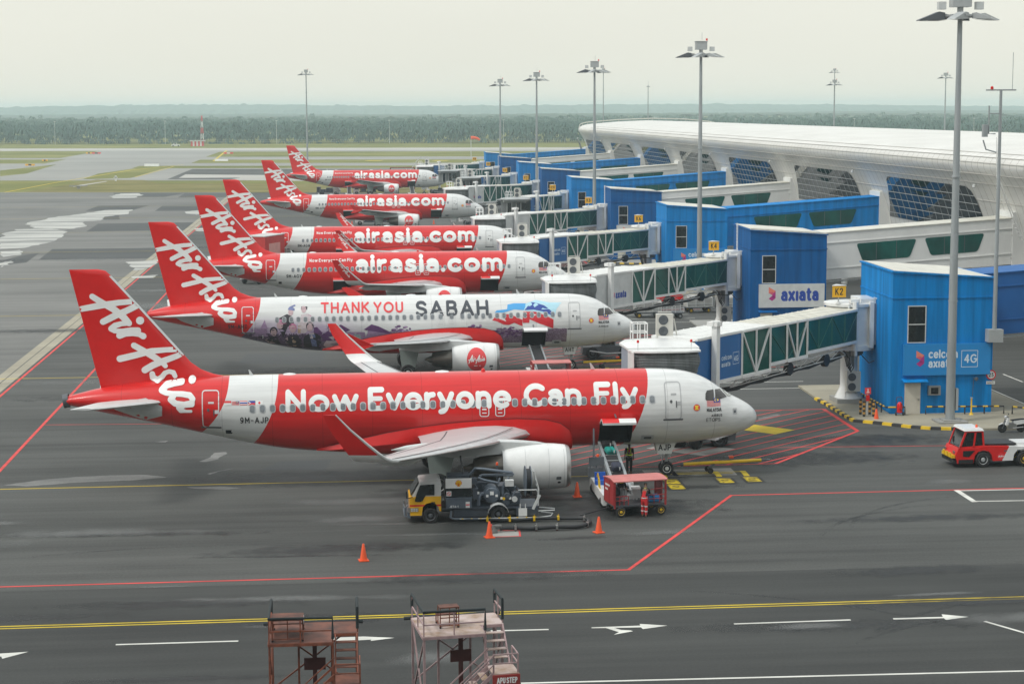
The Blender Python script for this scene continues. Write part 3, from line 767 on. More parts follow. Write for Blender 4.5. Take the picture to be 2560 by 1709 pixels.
    # seams read slightly darker; dust clings in streaks that run aft
    n3 = noise((.06, 1.2, 2.6), 2.2); dm = nt.nodes.new('ShaderNodeMapRange'); dm.inputs['From Min'].default_value = .3; dm.inputs['From Max'].default_value = .6; dm.inputs['To Min'].default_value = .86; dm.inputs['To Max'].default_value = 1.0; L(n3, dm.inputs['Value'])
    k_ = mt('MULTIPLY', dm.outputs[0], mt('SUBTRACT', 1.0, mt('MULTIPLY', ln, .25)))
    vm = nt.nodes.new('ShaderNodeVectorMath'); vm.operation = 'SCALE'; L(paint, vm.inputs[0]); L(k_, vm.inputs['Scale']); L(vm.outputs[0], b.inputs['Base Color'])
    return m
M_liv = livery('red_white_livery'); M_sab = livery('white_livery_with_mural', True)

FA = fus_mb([(7.22, 9.04)]).mesh('hull_one_hold', [M_liv], 40)
FB = fus_mb([(7.22, 9.04), (21.9, 23.7)]).mesh('hull_two_holds', [M_liv], 40)
FS = fus_mb([(7.22, 9.04)]).mesh('hull_mural', [M_sab], 40)
_full = fus_mb()

def airfoil(le, ch, y, z, th, cant=0.0, n=9, side=-1, camber=.02):
    """section: cant 0 = flat wing, 90 = upright"""
    pts = []
    xs = [.5 * (1 - math.cos(math.pi * i / (n - 1))) for i in range(n)]
    yt = lambda x: 5 * th * (.2969 * math.sqrt(x) - .126 * x - .3516 * x * x + .2843 * x ** 3 - .1036 * x ** 4)
    up = [(x, yt(x) + camber * 4 * x * (1 - x)) for x in xs]; lo = [(x, -yt(x) + camber * 4 * x * (1 - x)) for x in xs]
    for x, h in up + lo[-2:0:-1]:
        hh = h * ch; ny, nz_ = -side * -math.sin(R(cant)), math.cos(R(cant))
        pts.append(Vector((-(le + x * ch), side * y + hh * (-side) * math.sin(R(cant)), z + hh * nz_)))
    return pts
WS = [(1.2, 2.72, 12.35, 6.6, .135, 0), (2.6, 2.80, 13.1, 5.75, .13, 0), (4.5, 2.95, 14.1, 4.75, .12, 0), (6.4, 3.12, 15.1, 3.8, .115, 0), (9.5, 3.42, 16.72, 3.15, .11, 0), (13, 3.80, 18.55, 2.4, .11, 0), (16.6, 4.22, 20.42, 1.68, .105, 2)]
SH = [(16.6, 4.22, 20.42, 1.68, .105, 2), (17.0, 4.30, 20.68, 1.6, .1, 14), (17.3, 4.44, 20.95, 1.5, .095, 38), (17.5, 4.70, 21.25, 1.38, .09, 60), (17.64, 5.15, 21.75, 1.2, .085, 74), (17.82, 5.9, 22.55, .9, .08, 78), (17.95, 6.62, 23.2, .55, .08, 78)]
def wing_mesh(side, rows, name, mats, cut=None):
    g = MB()
    rings = [airfoil(le, ch, y, z, th, ca, side=side) for y, z, le, ch, th, ca in rows]
    if side > 0: rings = [list(reversed(r)) for r in rings]
    g.loft(rings)
    me = fixn(g.mesh(name, mats, 30))
    if cut:
        for p in me.polygons:
            c = p.center
            if c.z > cut: p.material_index = 1
    return me
MESH = {}
M_wunder = mat('shaded_wing_underside', (.27, .285, .28), .45, var=.2, scale=.8); M_gdoor = mat('gear_door_grey', (.30, .35, .33), .5, var=.12)  # wing underside: grey paint, darkened for the shade beneath the wing
def edge_tube(rows, side, r0, fwd=.02):
    g = MB(); g.tube([(-(le - fwd), side * y, z) for y, z, le, ch, th, ca in rows], [max(.018, ch * r0) for y, z, le, ch, th, ca in rows], 8); return g
for side in (-1, 1):
    MESH['wle', side] = edge_tube(WS[1:], side, .017).mesh('leading_edge', [M_metal], 40); MESH['sle', side] = edge_tube(SH, side, .055, .01).mesh('leading_edge', [M_lgrey], 40)
    g = MB()
    for f_, w_ in ((.13, .05), (.74, .06)):
        for i in range(1, len(WS) - 1):
            (ya, za, la, ca_, ta, _), (yb_, zb_, lb, cb_, tb, _2) = WS[i], WS[i + 1]
            hgt = lambda c_, t_: c_ * (t_ * (.5 if f_ < .3 else .27) + .02 * 4 * f_ * (1 - f_)) + .006
            P = [(-(la + ca_ * f_), side * ya, za + hgt(ca_, ta)), (-(lb + cb_ * f_), side * yb_, zb_ + hgt(cb_, tb))]
            g.bar(P[0], P[1], w_, .012)
    MESH['slot', side] = g.mesh('flap_and_slat_gap', [M_dgrey])
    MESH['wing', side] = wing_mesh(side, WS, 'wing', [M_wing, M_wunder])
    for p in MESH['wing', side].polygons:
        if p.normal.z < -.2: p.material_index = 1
    MESH['shark', side] = wing_mesh(side, SH, 'sharklet', [M_white, M_red], 4.66)
    g = MB()   # older wing tip fence: an arrowhead above and below the tip
    yv = side * 16.75
    g.extr([(-20.6, yv, 4.22), (-22.1, yv, 4.22), (-22.75, yv + side * .12, 5.0), (-22.3, yv + side * .12, 5.05)], (0, side * .06, 0))
    g.extr([(-20.6, yv, 4.22), (-22.1, yv, 4.22), (-22.55, yv + side * .06, 3.7), (-22.2, yv + side * .06, 3.68)], (0, side * .06, 0))
    MESH['fence', side] = fixn(g.mesh('wing_fence', [M_red]))
    MESH['canoe', side] = []
    for yy, le, ln in ((6.9, 17.3, 3.0), (10.3, 18.2, 2.5), (13.6, 19.2, 2.0)):
        g = MB(); z = 2.72 + (yy - 1.2) * .098
        g.loft([[Vector((-(le + ln * t), side * yy + .19 * r * math.cos(q * math.pi / 4), z - .22 - .1 * t + .27 * r * math.sin(q * math.pi / 4))) for q in range(8)] for t, r in ((0, .1), (.2, .75), (.5, 1), (.8, .7), (1.05, .05))])
        MESH['canoe', side].append(fixn(g.mesh('flap_track_fairing', [M_lgrey], 50)))
    # engine
    g = MB(); o = (-11.2, side * 5.755, 1.73)
    g.lathe([(.86, .55), (.88, .25), (.94, .04), (1.0, 0), (1.07, .06), (1.13, .3), (1.18, .8), (1.2, 1.3), (1.19, 1.9), (1.14, 2.5), (1.04, 3.1), (.95, 3.5), (.90, 3.5), (.9, 3.0)], o, (-1, 0, 0), 36, cap=False)
    MESH['nac', side] = fixn(g.mesh('nacelle', [M_white], 40))
    g = MB(); g.lathe([(1.0, 0), (1.005, -.004), (1.075, .06), (1.117, .2), (1.120, .22), (1.05, .05), (.93, .03), (.87, .25)], o, (-1, 0, 0), 36, cap=False)
    MESH['lip', side] = fixn(g.mesh('intake_lip', [M_metal], 50))
    g = MB(); g.lathe([(.86, 0), (.3, 0), (.24, -.12), (.13, -.3), (.01, -.42)], (o[0] - .6, o[1], o[2]), (-1, 0, 0), 24, cap=False)
    for k in range(24):
        a = k / 24 * 2 * math.pi; e = Vector((0, math.cos(a), math.sin(a))); f2 = Vector((0, math.cos(a + .2), math.sin(a + .2)))
        g.poly([Vector((o[0] - .5, o[1], o[2])) + e * .28, Vector((o[0] - .5, o[1], o[2])) + e * .86, Vector((o[0] - .58, o[1], o[2])) + f2 * .86, Vector((o[0] - .58, o[1], o[2])) + f2 * .28])
    MESH['fan', side] = g.mesh('fan', [M_dgrey])
    g = MB(); g.lathe([(.9, 3.05), (.78, 3.2), (.74, 3.5), (.68, 4.0), (.56, 4.6), (.48, 4.95), (.45, 4.9), (.3, 4.85), (.2, 5.2), (.02, 5.55)], o, (-1, 0, 0), 28, cap=False)
    MESH['core', side] = fixn(g.mesh('exhaust_nozzle', [M_burnt], 40))
    g = MB(); y = side * 5.755
    sec = lambda a, zt, zb, w: [Vector((-a, y - w, zb)), Vector((-a, y - w, zt - .08)), Vector((-a, y - w * .5, zt)), Vector((-a, y + w * .5, zt)), Vector((-a, y + w, zt - .08)), Vector((-a, y + w, zb))]
    g.loft([sec(12.2, 2.9, 2.75, .05), sec(12.9, 3.03, 2.7, .2), sec(14.2, 3.16, 2.5, .26), sec(15.6, 3.2, 2.4, .26), sec(17.2, 2.95, 2.3, .2), sec(18.6, 2.75, 2.5, .05)])
    MESH['pylon', side] = fixn(g.mesh('pylon', [M_lgrey], 40))
    # tailplane
    g = MB(); rings = [airfoil(le, ch, yy, z, .1, 0, side=side, camber=0) for yy, z, le, ch in ((.55, 4.70, 31.9, 3.9), (1.4, 4.76, 32.5, 3.5), (6.15, 5.22, 35.1, 1.45), (6.3, 5.23, 35.45, 1.0))]
    if side > 0: rings = [list(reversed(r)) for r in rings]
    g.loft(rings); MESH['stab', side] = fixn(g.mesh('tailplane', [M_lgrey], 30))
    # main gear
    y = side * 3.8
    g = MB(); g.tube([(-17.75, y, 2.7), (-17.9, y, .58)], [.17, .13], 10); g.tube([(-17.9, y - .5, .58), (-17.9, y + .5, .58)], .09, 8); g.bar((-17.8, y, 2.0), (-17.6, y - side * 1.5, 2.6), .12); g.bar((-17.6, y, 1.3), (-17.55, y, .7), .07)
    MESH['mstrut', side] = g.mesh('strut', [M_grey], 40)
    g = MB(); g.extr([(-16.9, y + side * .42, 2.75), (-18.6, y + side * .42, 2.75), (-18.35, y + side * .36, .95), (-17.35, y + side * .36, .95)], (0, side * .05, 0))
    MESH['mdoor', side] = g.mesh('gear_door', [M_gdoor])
MW = MB().wheel((0, 0, 0), .58, .42).mesh('tyre', [M_rubber], 40); MWr = MB().rim((0, 0, 0), .58, .42).mesh('rim', [M_lgrey], 40)
NW_ = MB().wheel((0, 0, 0), .385, .22).mesh('tyre', [M_rubber], 40); NWr = MB().rim((0, 0, 0), .385, .22).mesh('rim', [M_white], 40)
g = MB(); g.tube([(-5.0, 0, 2.1), (-5.07, 0, .45)], [.11, .08], 10); g.tube([(-5.07, -.34, .385), (-5.07, .34, .385)], .06, 8); g.bar((-5.05, 0, 1.0), (-4.35, 0, 2.0), .09); g.bar((-5.25, -.02, 1.1), (-5.3, 0, .55), .06); g.box((-5.0, 0, 1.25), (.22, .5, .12)); g.box((-4.95, .3, 1.05), (.12, .12, .12)); g.box((-4.95, -.3, 1.05), (.12, .12, .12))
NST = g.mesh('strut', [M_grey], 40)
g = MB(); g.extr([(-4.55, -.33, 1.9), (-5.75, -.33, 1.9), (-5.6, -.38, 1.22), (-4.85, -.38, 1.22)], (0, .03, 0)); NDR = g.mesh('gear_door', [M_white])
g = MB(); g.extr([(-4.55, .33, 1.9), (-5.75, .33, 1.9), (-5.6, .38, 1.22), (-4.85, .38, 1.22)], (0, -.03, 0)); NDL = g.mesh('gear_door', [M_white])

# fin with its long curved fillet
FIN = [(35.57, 5.45), (36.05, 6.6), (37.22, 11.72), (37.1, 11.80), (35.45, 11.76), (35.1, 11.49), (33.55, 9.72), (31.28, 7.09), (30.82, 6.6), (30.3, 6.24), (29.6, 6.0), (28.9, 5.88), (28.9, 5.6), (32, 5.5)]
g = MB()
rows = []
for z, le, te, th in ((5.35, 29.0, 35.75, .30), (5.9, 29.0, 35.85, .28), (6.05, 29.75, 35.92, .27), (6.3, 30.4, 35.98, .26), (6.7, 30.95, 36.07, .25), (7.1, 31.3, 36.16, .245), (9.7, 33.53, 36.76, .18), (11.45, 35.08, 37.16, .13), (11.68, 35.32, 37.21, .12), (11.76, 35.7, 37.22, .05)):
    ch = te - le; ring = []
    for t, h in ((0, 0), (.02, .42), (.1, .8), (.3, 1), (.55, .86), (.8, .42), (1, .03)):
        ring.append(Vector((-(le + ch * t), -th * h, z)))
    for t, h in ((1, .03), (.8, .42), (.55, .86), (.3, 1), (.1, .8), (.02, .42)):
        ring.append(Vector((-(le + ch * t), th * h, z)))
    rows.append(ring)
g.loft(rows)
FINM = fixn(g.mesh('fin', [M_red], 40)); FING = g
g = MB()   # bright leading edge strip of the fin
g.loft([[Vector((-(le - .012), 0, z)), Vector((-(le + .045), -th, z)), Vector((-(le + .11), -th * 1.35, z)), Vector((-(le + .11), th * 1.35, z)), Vector((-(le + .045), th, z))] for z, le, th in ((7.15, 31.34, .125), (9.7, 33.53, .095), (11.40, 35.03, .07))])
FINLE = fixn(g.mesh('leading_edge', [M_lgrey], 40))

M_dkr = mat('seam_dark_red', (.10, .01, .012), .6)  # dark red of the thin seam along the fairing's upper edge
# belly fairing: a long bulge round the wing roots
g = MB(); rings = []
for a, ztop, w in ((10.4, 2.1, 1.0), (10.5, 2.5, 1.7), (10.72, 2.9, 2.02), (11.2, 3.26, 2.14), (12, 3.48, 2.2), (13.5, 3.56, 2.22), (15, 3.53, 2.22), (17, 3.40, 2.2), (19, 3.17, 2.15), (20.5, 2.92, 2.08), (22, 2.58, 1.95), (23.5, 2.2, 1.6), (24.3, 1.95, 1.0)):
    zb = 1.50 + .25 * max(0, abs(a - 15.8) - 4.2) / 2.2 * (1 if a < 15.8 else .8)
    ring = []
    for q in range(15):
        th = math.pi * (q / 14)
        # from starboard upper edge round the belly to the port upper edge
        y = -w * math.cos(th); 
        s_ = math.sin(th)
        z = ztop - (ztop - zb) * (s_ ** .6)
        if q in (0, 14): y *= .9; z = ztop + .06
        ring.append(Vector((-a, y, z)))
    rings.append(ring)
g.loft(rings, cap=False, closed=False)
SEAM = MB().tube([r_[0] + Vector((0, -.012, .012)) for r_ in rings[2:-1]], .014, 5).mesh('fairing_seam', [M_dkr]); BEL = fixn(g.mesh('belly_fairing', [M_red], 40))

def bvh(*gs):
    v = []; f = []
    for q in gs:
        b = len(v); v += q.v; f += [[i + b for i in ff] for ff in q.f]
    return BVHTree.FromPolygons([Vector(p) for p in v], f)
T_hull = bvh(_full); T_tail = bvh(_full, FING)
def wrapped(tree, pcs, off=.012, y0=-9.0, fx=lambda a, z: (-a, z)):
    """2-D pieces in (aft, z) laid onto the starboard skin"""
    g = MB(); k = 0
    for vs, fs in pcs:
        idx = {}; out = []
        for i, (a, z) in enumerate(vs):
            x, zz = fx(a, z)
            h, n, _, _ = tree.ray_cast(Vector((x, y0, zz)), Vector((0, 1, 0)))
            if h is None or h.y > .4: continue
            if n.y > 0: n = -n
            if n.z > .985: continue
            idx[i] = len(out); out.append(h + n * (off + .00011 * k))
        g.add(out, [[idx[i] for i in f] for f in fs if all(i in idx for i in f)])
        k += 1
    # faces look outwards
    for f in g.f:
        a, b_, c_ = (Vector(g.v[i]) for i in f[:3])
        if (b_ - a).cross(c_ - a).y > 0: f.reverse()
    return g
def poly_piece(pts, cell=.18):
    """a filled outline as small triangles so it follows the curve of the skin"""
    bm = bmesh.new(); vs = [bm.verts.new((x, y, 0)) for x, y in pts]
    for t in earclip(pts):
        try: bm.faces.new([vs[i] for i in t])
        except ValueError: pass
    for _ in range(4):
        es = [e for e in bm.edges if e.calc_length() > cell * 1.6]
        if not es: break
        bmesh.ops.subdivide_edges(bm, edges=es, cuts=1, use_grid_fill=False)
        bmesh.ops.triangulate(bm, faces=bm.faces)
    bm.verts.index_update()
    r = ([(v.co.x, v.co.y) for v in bm.verts], [[v.index for v in f.verts] for f in bm.faces]); bm.free(); return r
def disc(cx, cy, rx, ry, n=16): return [(cx + rx * math.cos(2 * math.pi * i / n), cy + ry * math.sin(2 * math.pi * i / n)) for i in range(n)]
def rrect(a0, z0, a1, z1, r=.12, n=3):
    out = []
    for cx, cy, s in ((a1 - r, z1 - r, 0), (a0 + r, z1 - r, 90), (a0 + r, z0 + r, 180), (a1 - r, z0 + r, 270)):
        out += [(cx + r * math.cos(R(s + 90 * i / n)), cy + r * math.sin(R(s + 90 * i / n))) for i in range(n + 1)]
    return out
def ringp(pts, w): return pieces([pts + [pts[0]]], w, .3, 1, 6)

# tail lettering, in (aft, z) of the fin
SC = .2359 / 46.95
def tailpt(x, y): return (37.276 - x * SC * 1.0007 + .0, 11.83 - y * SC)
TS = [
 [(128,432,31),(230,414,33),(330,395,35),(520,368,31),(690,358,27)], [(690,358,27),(738,392,30)], [(738,392,30),(690,412,33),(600,455,33),(480,505,36),(350,570,34)],
 [(245,300,31),(345,365,33),(470,440,36),(560,515,38),(622,588,33)], [(622,588,25),(540,592,27),(475,612,32),(434,645,32),(470,670,25),(560,672,28),(640,662,30),(715,665,32)],
 [(520,718,36),(580,700,30),(660,697,28),(730,708,28),(768,728,34)], [(738,562,43),(738.5,562,43)],
 [(515,968,36),(700,925,34),(850,888,32),(1000,878,28),(1150,878,27)], [(1150,878,27),(1195,908,27)], [(1195,908,27),(1120,945,30),(960,1000,34),(860,1040,36),(775,1090,36)],
 [(668,825,32),(760,880,33),(880,955,34),(960,1010,30),(993,1050,25)],
 [(852,1132,30),(857,1172,32),(910,1198,32),(955,1165,28),(985,1125,26),(1030,1108,24),(1075,1122,26),(1092,1160,25)],
 [(1170,1212,30),(1090,1225,30),(1010,1242,34),(965,1287,34),(1010,1314,26),(1080,1322,26),(1180,1325,28),(1260,1338,30),(1292,1372,28),(1280,1412,28),(1200,1428,28),(1110,1420,32),(1062,1378,34),(1095,1338,28)],
 [(1285,1390,28),(1285,1430,26),(1200,1442,22),(1150,1462,34),(1165,1490,28),(1220,1500,16),(1272,1500,15)], [(1275,1194,40),(1275.5,1194,40)]]
def script(strokes, f, sc, **k):
    return pieces([[f(x, y) for x, y, w in s] for s in strokes], [[w * sc for x, y, w in s] for s in strokes], .2, 2, 12)
TAILTXT = wrapped(T_tail, script(TS, tailpt, SC), .014).mesh('airline_script', [M_twhite])
# the same script upright, for engines and wing tips: unit box about 1000 wide
ES = [[(465,1110,26),(600,860,27),(735,670,26)], [(735,670,26),(700,850,25),(660,1010,28)], [(445,935,24),(600,900,24),(715,855,20),(770,850,18)], [(775,860,20),(735,980,22),(760,1000,20),(800,940,18)], [(860,850,20),(800,1000,22)], [(825,920,16),(880,860,18),(955,838,22)], [(835,778,27),(835.5,778,27)],
      [(975,1110,26),(1110,860,27),(1248,668,26)], [(1248,668,26),(1210,850,25),(1168,1010,28)], [(955,940,24),(1110,895,24),(1225,860,20),(1280,850,18)], [(1335,850,20),(1270,862,20),(1275,910,20),(1310,960,20),(1280,1005,20),(1228,990,20)], [(1425,850,20),(1380,960,22),(1400,985,18),(1450,930,16)], [(1465,752,26),(1465.5,752,26)],
      [(1590,830,20),(1530,840,20),(1480,920,22),(1500,965,20),(1560,930,20),(1590,850,20),(1580,950,20),(1640,900,14)]]

# cabin windows: one mesh each, laid on the skin
WINS = [6.18 + .533 * i for i in range(15)] + [14.45, 15.3] + [15.92 + .533 * i for i in range(23)]
def win_z(a): return 4.515 - (a - 6) * .0055
def rings_for(a):
    z = win_z(a)
    g = wrapped(T_hull, [poly_piece(rrect(a - .125, z - .175, a + .125, z + .175, .1), .4)], .024)
    n0 = len(g.f)
    h = wrapped(T_hull, [poly_piece(rrect(a - .165, z - .225, a + .165, z + .225, .13), .4)], .017)
    g.add(h.v, h.f); g.m = [0] * n0 + [1] * (len(g.f) - n0)
    return g.mesh('cabin_window', [M_pane, M_paner])
WINM = [rings_for(a) for a in WINS]
def door_mesh(a, w, z0, z1, mats):
    g = wrapped(T_hull, ringp(rrect(a - w, z0, a + w, z1, .14), .028), .014)
    n0 = len(g.f)
    for pcs in (pieces([[(a - w - .08, z0 - .03), (a + w + .08, z0 - .03)]], .05, .3, 1, 6), [poly_piece(disc(a + .12, z0 + .95, .075, .09, 10))], [poly_piece(rrect(a - .2, z0 + .62, a - .14, z0 + .98, .02))]):
        h = wrapped(T_hull, pcs, .018); g.add(h.v, h.f)
    g.m = [0] * n0 + [1] * (len(g.f) - n0)
    n1 = len(g.f)
    for pcs in ([poly_piece(rrect(a - .18, z0 + 1.28, a + .12, z0 + 1.38, .02))], [poly_piece(rrect(a - .42, z0 + .75, a - .22, z0 + .95, .02))]):
        h = wrapped(T_hull, pcs, .016); g.add(h.v, h.f)
    g.m += [2] * (len(g.f) - n1)
    return g.mesh('passenger_door', mats)
M_outl = mat('door_outline', (.42, .43, .43), .4); M_sill = mat('door_sill', (.10, .105, .11), .5); M_pinkt = mat('stencil', (.7, .42, .38), .5)
DRF = door_mesh(5.02, .43, 3.42, 5.36, [M_outl, M_sill, M_pinkt])
DRA = door_mesh(29.85, .43, 3.4, 5.34, [mat('pale_outline', (.66, .66, .66), .4), M_sill, M_paner])
EXM = []
for a in (14.45, 15.3):
    g = wrapped(T_hull, ringp(rrect(a - .24, 3.78, a + .24, 4.84, .12), .025), .02); n0 = len(g.f)
    for i in range(2):
        h = wrapped(T_hull, [poly_piece(rrect(a - .12, 3.93 + .18 * i, a + .12, 3.99 + .2 * i, .015))], .022); g.add(h.v, h.f)
    EXM.append(g.mesh('overwing_exit', [mat('pale_outline', (.66, .66, .66), .4)]))
# cockpit glazing
def cw(pts, m, off=.02): return wrapped(T_hull, [poly_piece(pts, .12)], off).mesh('cockpit_window', [m])
M_cock = mat('cockpit_glass', (.05, .045, .042), .1, var=.4, scale=2)
M_cockl = mat('cockpit_glass_pale', (.34, .35, .31), .1, var=.2, scale=2)
COCK = [cw([(3.18, 4.688), (3.069, 4.847), (2.658, 4.866), (2.711, 4.324), (3.143, 4.342), (3.208, 4.42)], M_cock),
        cw([(2.557, 4.854), (2.21, 4.817), (1.873, 4.418), (2.562, 4.337), (2.643, 4.343)], M_cock),
        cw([(2.074, 4.781), (1.814, 4.801), (1.35, 4.416), (1.647, 4.395), (1.819, 4.429)], M_cockl)]
# cargo hold: a real recess with side walls, back and a door swung up over it
def hold_mesh(h0, h1):
    g = MB(); yi = -.2
    def ysk(z): return -1.98 * math.sqrt(max(0, 1 - ((z - 3.8575) / 2.1025) ** 2)) + .02
    zs = [ZD0, 2.4, 2.85, ZD1]
    for x in (-h0 - .01, -h1 + .01):
        g.add([(x, ysk(z), z) for z in zs] + [(x, yi, z) for z in zs], [(i, i + 1, 5 + i, 4 + i) for i in range(3)])
    for z in (ZD0 + .01, ZD1 - .01): g.poly([(-h0, ysk(z), z), (-h1, ysk(z), z), (-h1, yi, z), (-h0, yi, z)])
    g.poly([(-h0, yi, ZD0), (-h1, yi, ZD0), (-h1, yi, ZD1), (-h0, yi, ZD1)])
    # a cargo net hung inside
    for k in range(8):
        x = -h0 - (h1 - h0) * (k + .5) / 8; g.bar((x, -.75, ZD0), (x, -.75, ZD1), .02)
    for k in range(5): g.bar((-h0, -.75, ZD0 + .25 * k + .1), (-h1, -.75, ZD0 + .25 * k + .1), .02)
    return g.mesh('cargo_hold', [M_hole])
def cdoor_mesh(h0, h1, corner=True):
    g = MB(); n = 7
    P = []
    for k in range(n + 1):
        q = k / n; out = 1.12 * q
        P.append((-1.93 - out, 3.32 + .30 * math.sin(math.pi * q * .85) - .0 * q))
    for k in range(n):
        (ya, za), (yb, zb) = P[k], P[k + 1]
        for i in range(6):
            x0 = -(h0 + (h1 - h0) * i / 6); x1 = -(h0 + (h1 - h0) * (i + 1) / 6)
            g.mi = 1 if (corner and i < 2 + (k > 3)) else 0
            g.add([(x0, ya, za), (x1, ya, za), (x1, yb, zb), (x0, yb, zb)], [(0, 1, 2, 3)])
    g.mi = 2
    for x in (-h0 - .0, -h1): g.add([(x, y, z) for y, z in P] + [(x, y, z - .12) for y, z in P], [(i, i + 1, n + 2 + i, n + 1 + i) for i in range(n)])
    g.add([(-h0, P[-1][0], P[-1][1]), (-h1, P[-1][0], P[-1][1]), (-h1, P[-1][0], P[-1][1] - .12), (-h0, P[-1][0], P[-1][1] - .12)], [(0, 1, 2, 3)])
    g.mi = 3
    g.add([(x, y, z - .12) for y, z in P for x in (-h0, -h1)], [(2 * i, 2 * i + 1, 2 * i + 3, 2 * i + 2) for i in range(n)])
    g.bar((-(h0 + h1) / 2 - .1, -1.95, 3.75), (-(h0 + h1) / 2 - .1, -2.5, 3.62), .07)
    return g.mesh('cargo_door', [M_red if corner else M_red, M_white, M_lgrey, M_dgrey])
HOLDS = {7.22: (hold_mesh(7.22, 9.04), cdoor_mesh(7.22, 9.04)), 21.9: (hold_mesh(21.9, 23.7), cdoor_mesh(21.9, 23.7, False))}
g = cdoor_mesh(7.22, 9.04); 
HOLDW = g; HOLDW.materials[0] = M_white

# flags and emblem
def decal(pts, m, off=.016, name='marking'): return (pts, m, off)
def flag_my(a0, z0, w, h):
    """striped flag with a blue canton: a0 is the rear (left) edge"""
    out = []
    for i in range(7): out.append(([(a0, z0 + h * (2 * i) / 14), (a0 - w, z0 + h * (2 * i) / 14), (a0 - w, z0 + h * (2 * i + 1) / 14), (a0, z0 + h * (2 * i + 1) / 14)], M_tred, .016))
    out.append(([(a0 - w * .5, z0 + h * .45), (a0 - w, z0 + h * .45), (a0 - w, z0 + h), (a0 - w * .5, z0 + h)], M_flagblue, .019))
    out.append((disc(a0 - w * .66, z0 + h * .73, w * .1, h * .18, 10), M_flagyel, .022)); out.append((disc(a0 - w * .69, z0 + h * .73, w * .075, h * .14, 10), M_flagblue, .024)); out.append((disc(a0 - w * .8, z0 + h * .73, w * .07, h * .12, 8), M_flagyel, .022))
    return out
def decal_obj(name, items, parent, tree=None):
    g = MB(); ms = []
    for pts, m, off in items:
        if m not in ms: ms.append(m)
        h = wrapped(tree or T_hull, [poly_piece(pts, .3)], off); n0 = len(g.f); g.add(h.v, h.f)
        for i in range(n0, len(g.f)): g.m[i] = ms.index(m)
    return g.mesh(name, ms)
FLAGM = decal_obj('national_flag', flag_my(3.13, 4.02, .8, .42), None)
EMBL = decal_obj('round_emblem', [(disc(3.72, 4.0, .2, .2, 18), M_paner, .014), (disc(3.72, 4.0, .185, .185, 18), M_tred, .016), ([(3.84, 3.89), (3.60, 3.89), (3.66, 4.0), (3.60, 4.11), (3.84, 4.11), (3.78, 4.0)], M_flagyel, .019)], None)
def hull_text(name, rows, m, tree=None, step=.22):
    """rows: (text, aft at the left, aft at the right, baseline z, cap height[, half width, gap])"""
    g = MB()
    for r in rows:
        tx, a0, a1, z0, cap = r[:5]; hw = r[5] if len(r) > 5 else .12; gap = r[6] if len(r) > 6 else .2
        st, w = fit(tx, a0, a1, z0, cap, hw, gap)
        h = wrapped(tree or T_hull, pieces(st, w, step, 2, 10), .013); g.add(h.v, h.f)
    return g.mesh(name, [m])
NAT = hull_text('country_name', [('MALAYSIA', 3.14, 2.30, 3.74, .2, .11)], M_tblack)
MAK = hull_text('maker_lettering', [('AIRBUS', 2.88, 2.26, 3.46, .14, .11), ('ETOPS', 3.16, 2.36, 3.2, .2, .07)], M_tblack)
MAK2 = hull_text('maker_lettering', [('AIRBUS', 3.14, 2.36, 3.46, .14, .11)], M_tblack)
SLOG = [hull_text('slogan_word', [r_], M_twhite) for r_ in [('Now', 25.95, 21.95, 4.18, 1.16, .15, .02), ('Everyone', 21.55, 13.8, 4.18, 1.2, .15, .02), ('Can', 13.2, 9.98, 4.23, 1.19, .15, .02), ('Fly', 9.38, 6.88, 4.26, 1.18, .15, .02)]]
SITE = hull_text('website_lettering', [('airasia.com', 21.6, 6.72, 4.0, 1.76, .165, .03)], M_twhite)
SMALL = hull_text('slogan_lettering', [('Now Everyone Can Fly', 26.0, 21.75, 5.12, .30, .11, .22)], M_twhite)
BADGE = decal_obj('square_placard', [(rrect(1.35, 3.5, 1.62, 3.82, .04), M_outl, .014), (rrect(1.42, 3.58, 1.56, 3.72, .02), M_dgrey, .018)], None)
PORT = decal_obj('service_panel', [(rrect(6.0, 2.18, 6.7, 2.5, .03), M_paner, .012), (rrect(6.12, 2.25, 6.55, 2.40, .07), M_dgrey, .016)], None)
OUTF = decal_obj('outflow_valve', [(rrect(28.75, 3.0, 29.1, 3.22, .03), M_hole, .016), (rrect(28.72, 2.95, 28.8, 3.2, .03), M_white, .02)], None)
# top fittings
ANT = []; DOM = []
for a, h, l in ((9.0, .34, .26), (27.6, .28, .22)):
    g = MB(); zt = section(a)[0]; g.extr([(-a, -.02, zt - .05), (-a - l, -.02, zt - .05), (-a - l * 1.35, -.02, zt + h), (-a - l * 1.05, -.02, zt + h)], (0, .04, 0)); ANT.append(g.mesh('blade_antenna', [M_lgrey]))
for a, l in ((25.3, .8), (17.0, .9)):
    g = MB(); g.loft([[Vector((-(a + l * t), .24 * r * math.cos(q * math.pi / 4), section(a)[0] - .03 + .11 * r * max(0, math.sin(q * math.pi / 4)))) for q in range(8)] for t, r in ((0, .05), (.15, .7), (.5, 1), (.85, .7), (1, .05))]); DOM.append(g.mesh('antenna_fairing', [M_white], 50))
g = MB(); zt = section(16.0)[0]; g.lathe([(.12, -.03), (.11, .06), (.07, .13), (.01, .16)], (-15.2, 0, zt), (0, 0, 1), 10); BEAC = g.mesh('beacon', [M_red], 50)
g = MB(); g.lathe([(.375, 0), (.37, .3), (.31, .3), (.3, .1)], (-37.45, 0, 4.74), (-1, 0, -.16), 16, cap=False); g.lathe([(.3, .02), (.01, .1)], (-37.45, 0, 4.74), (-1, 0, -.16), 16); APU = g.mesh('exhaust_cone', [M_dgrey], 40)

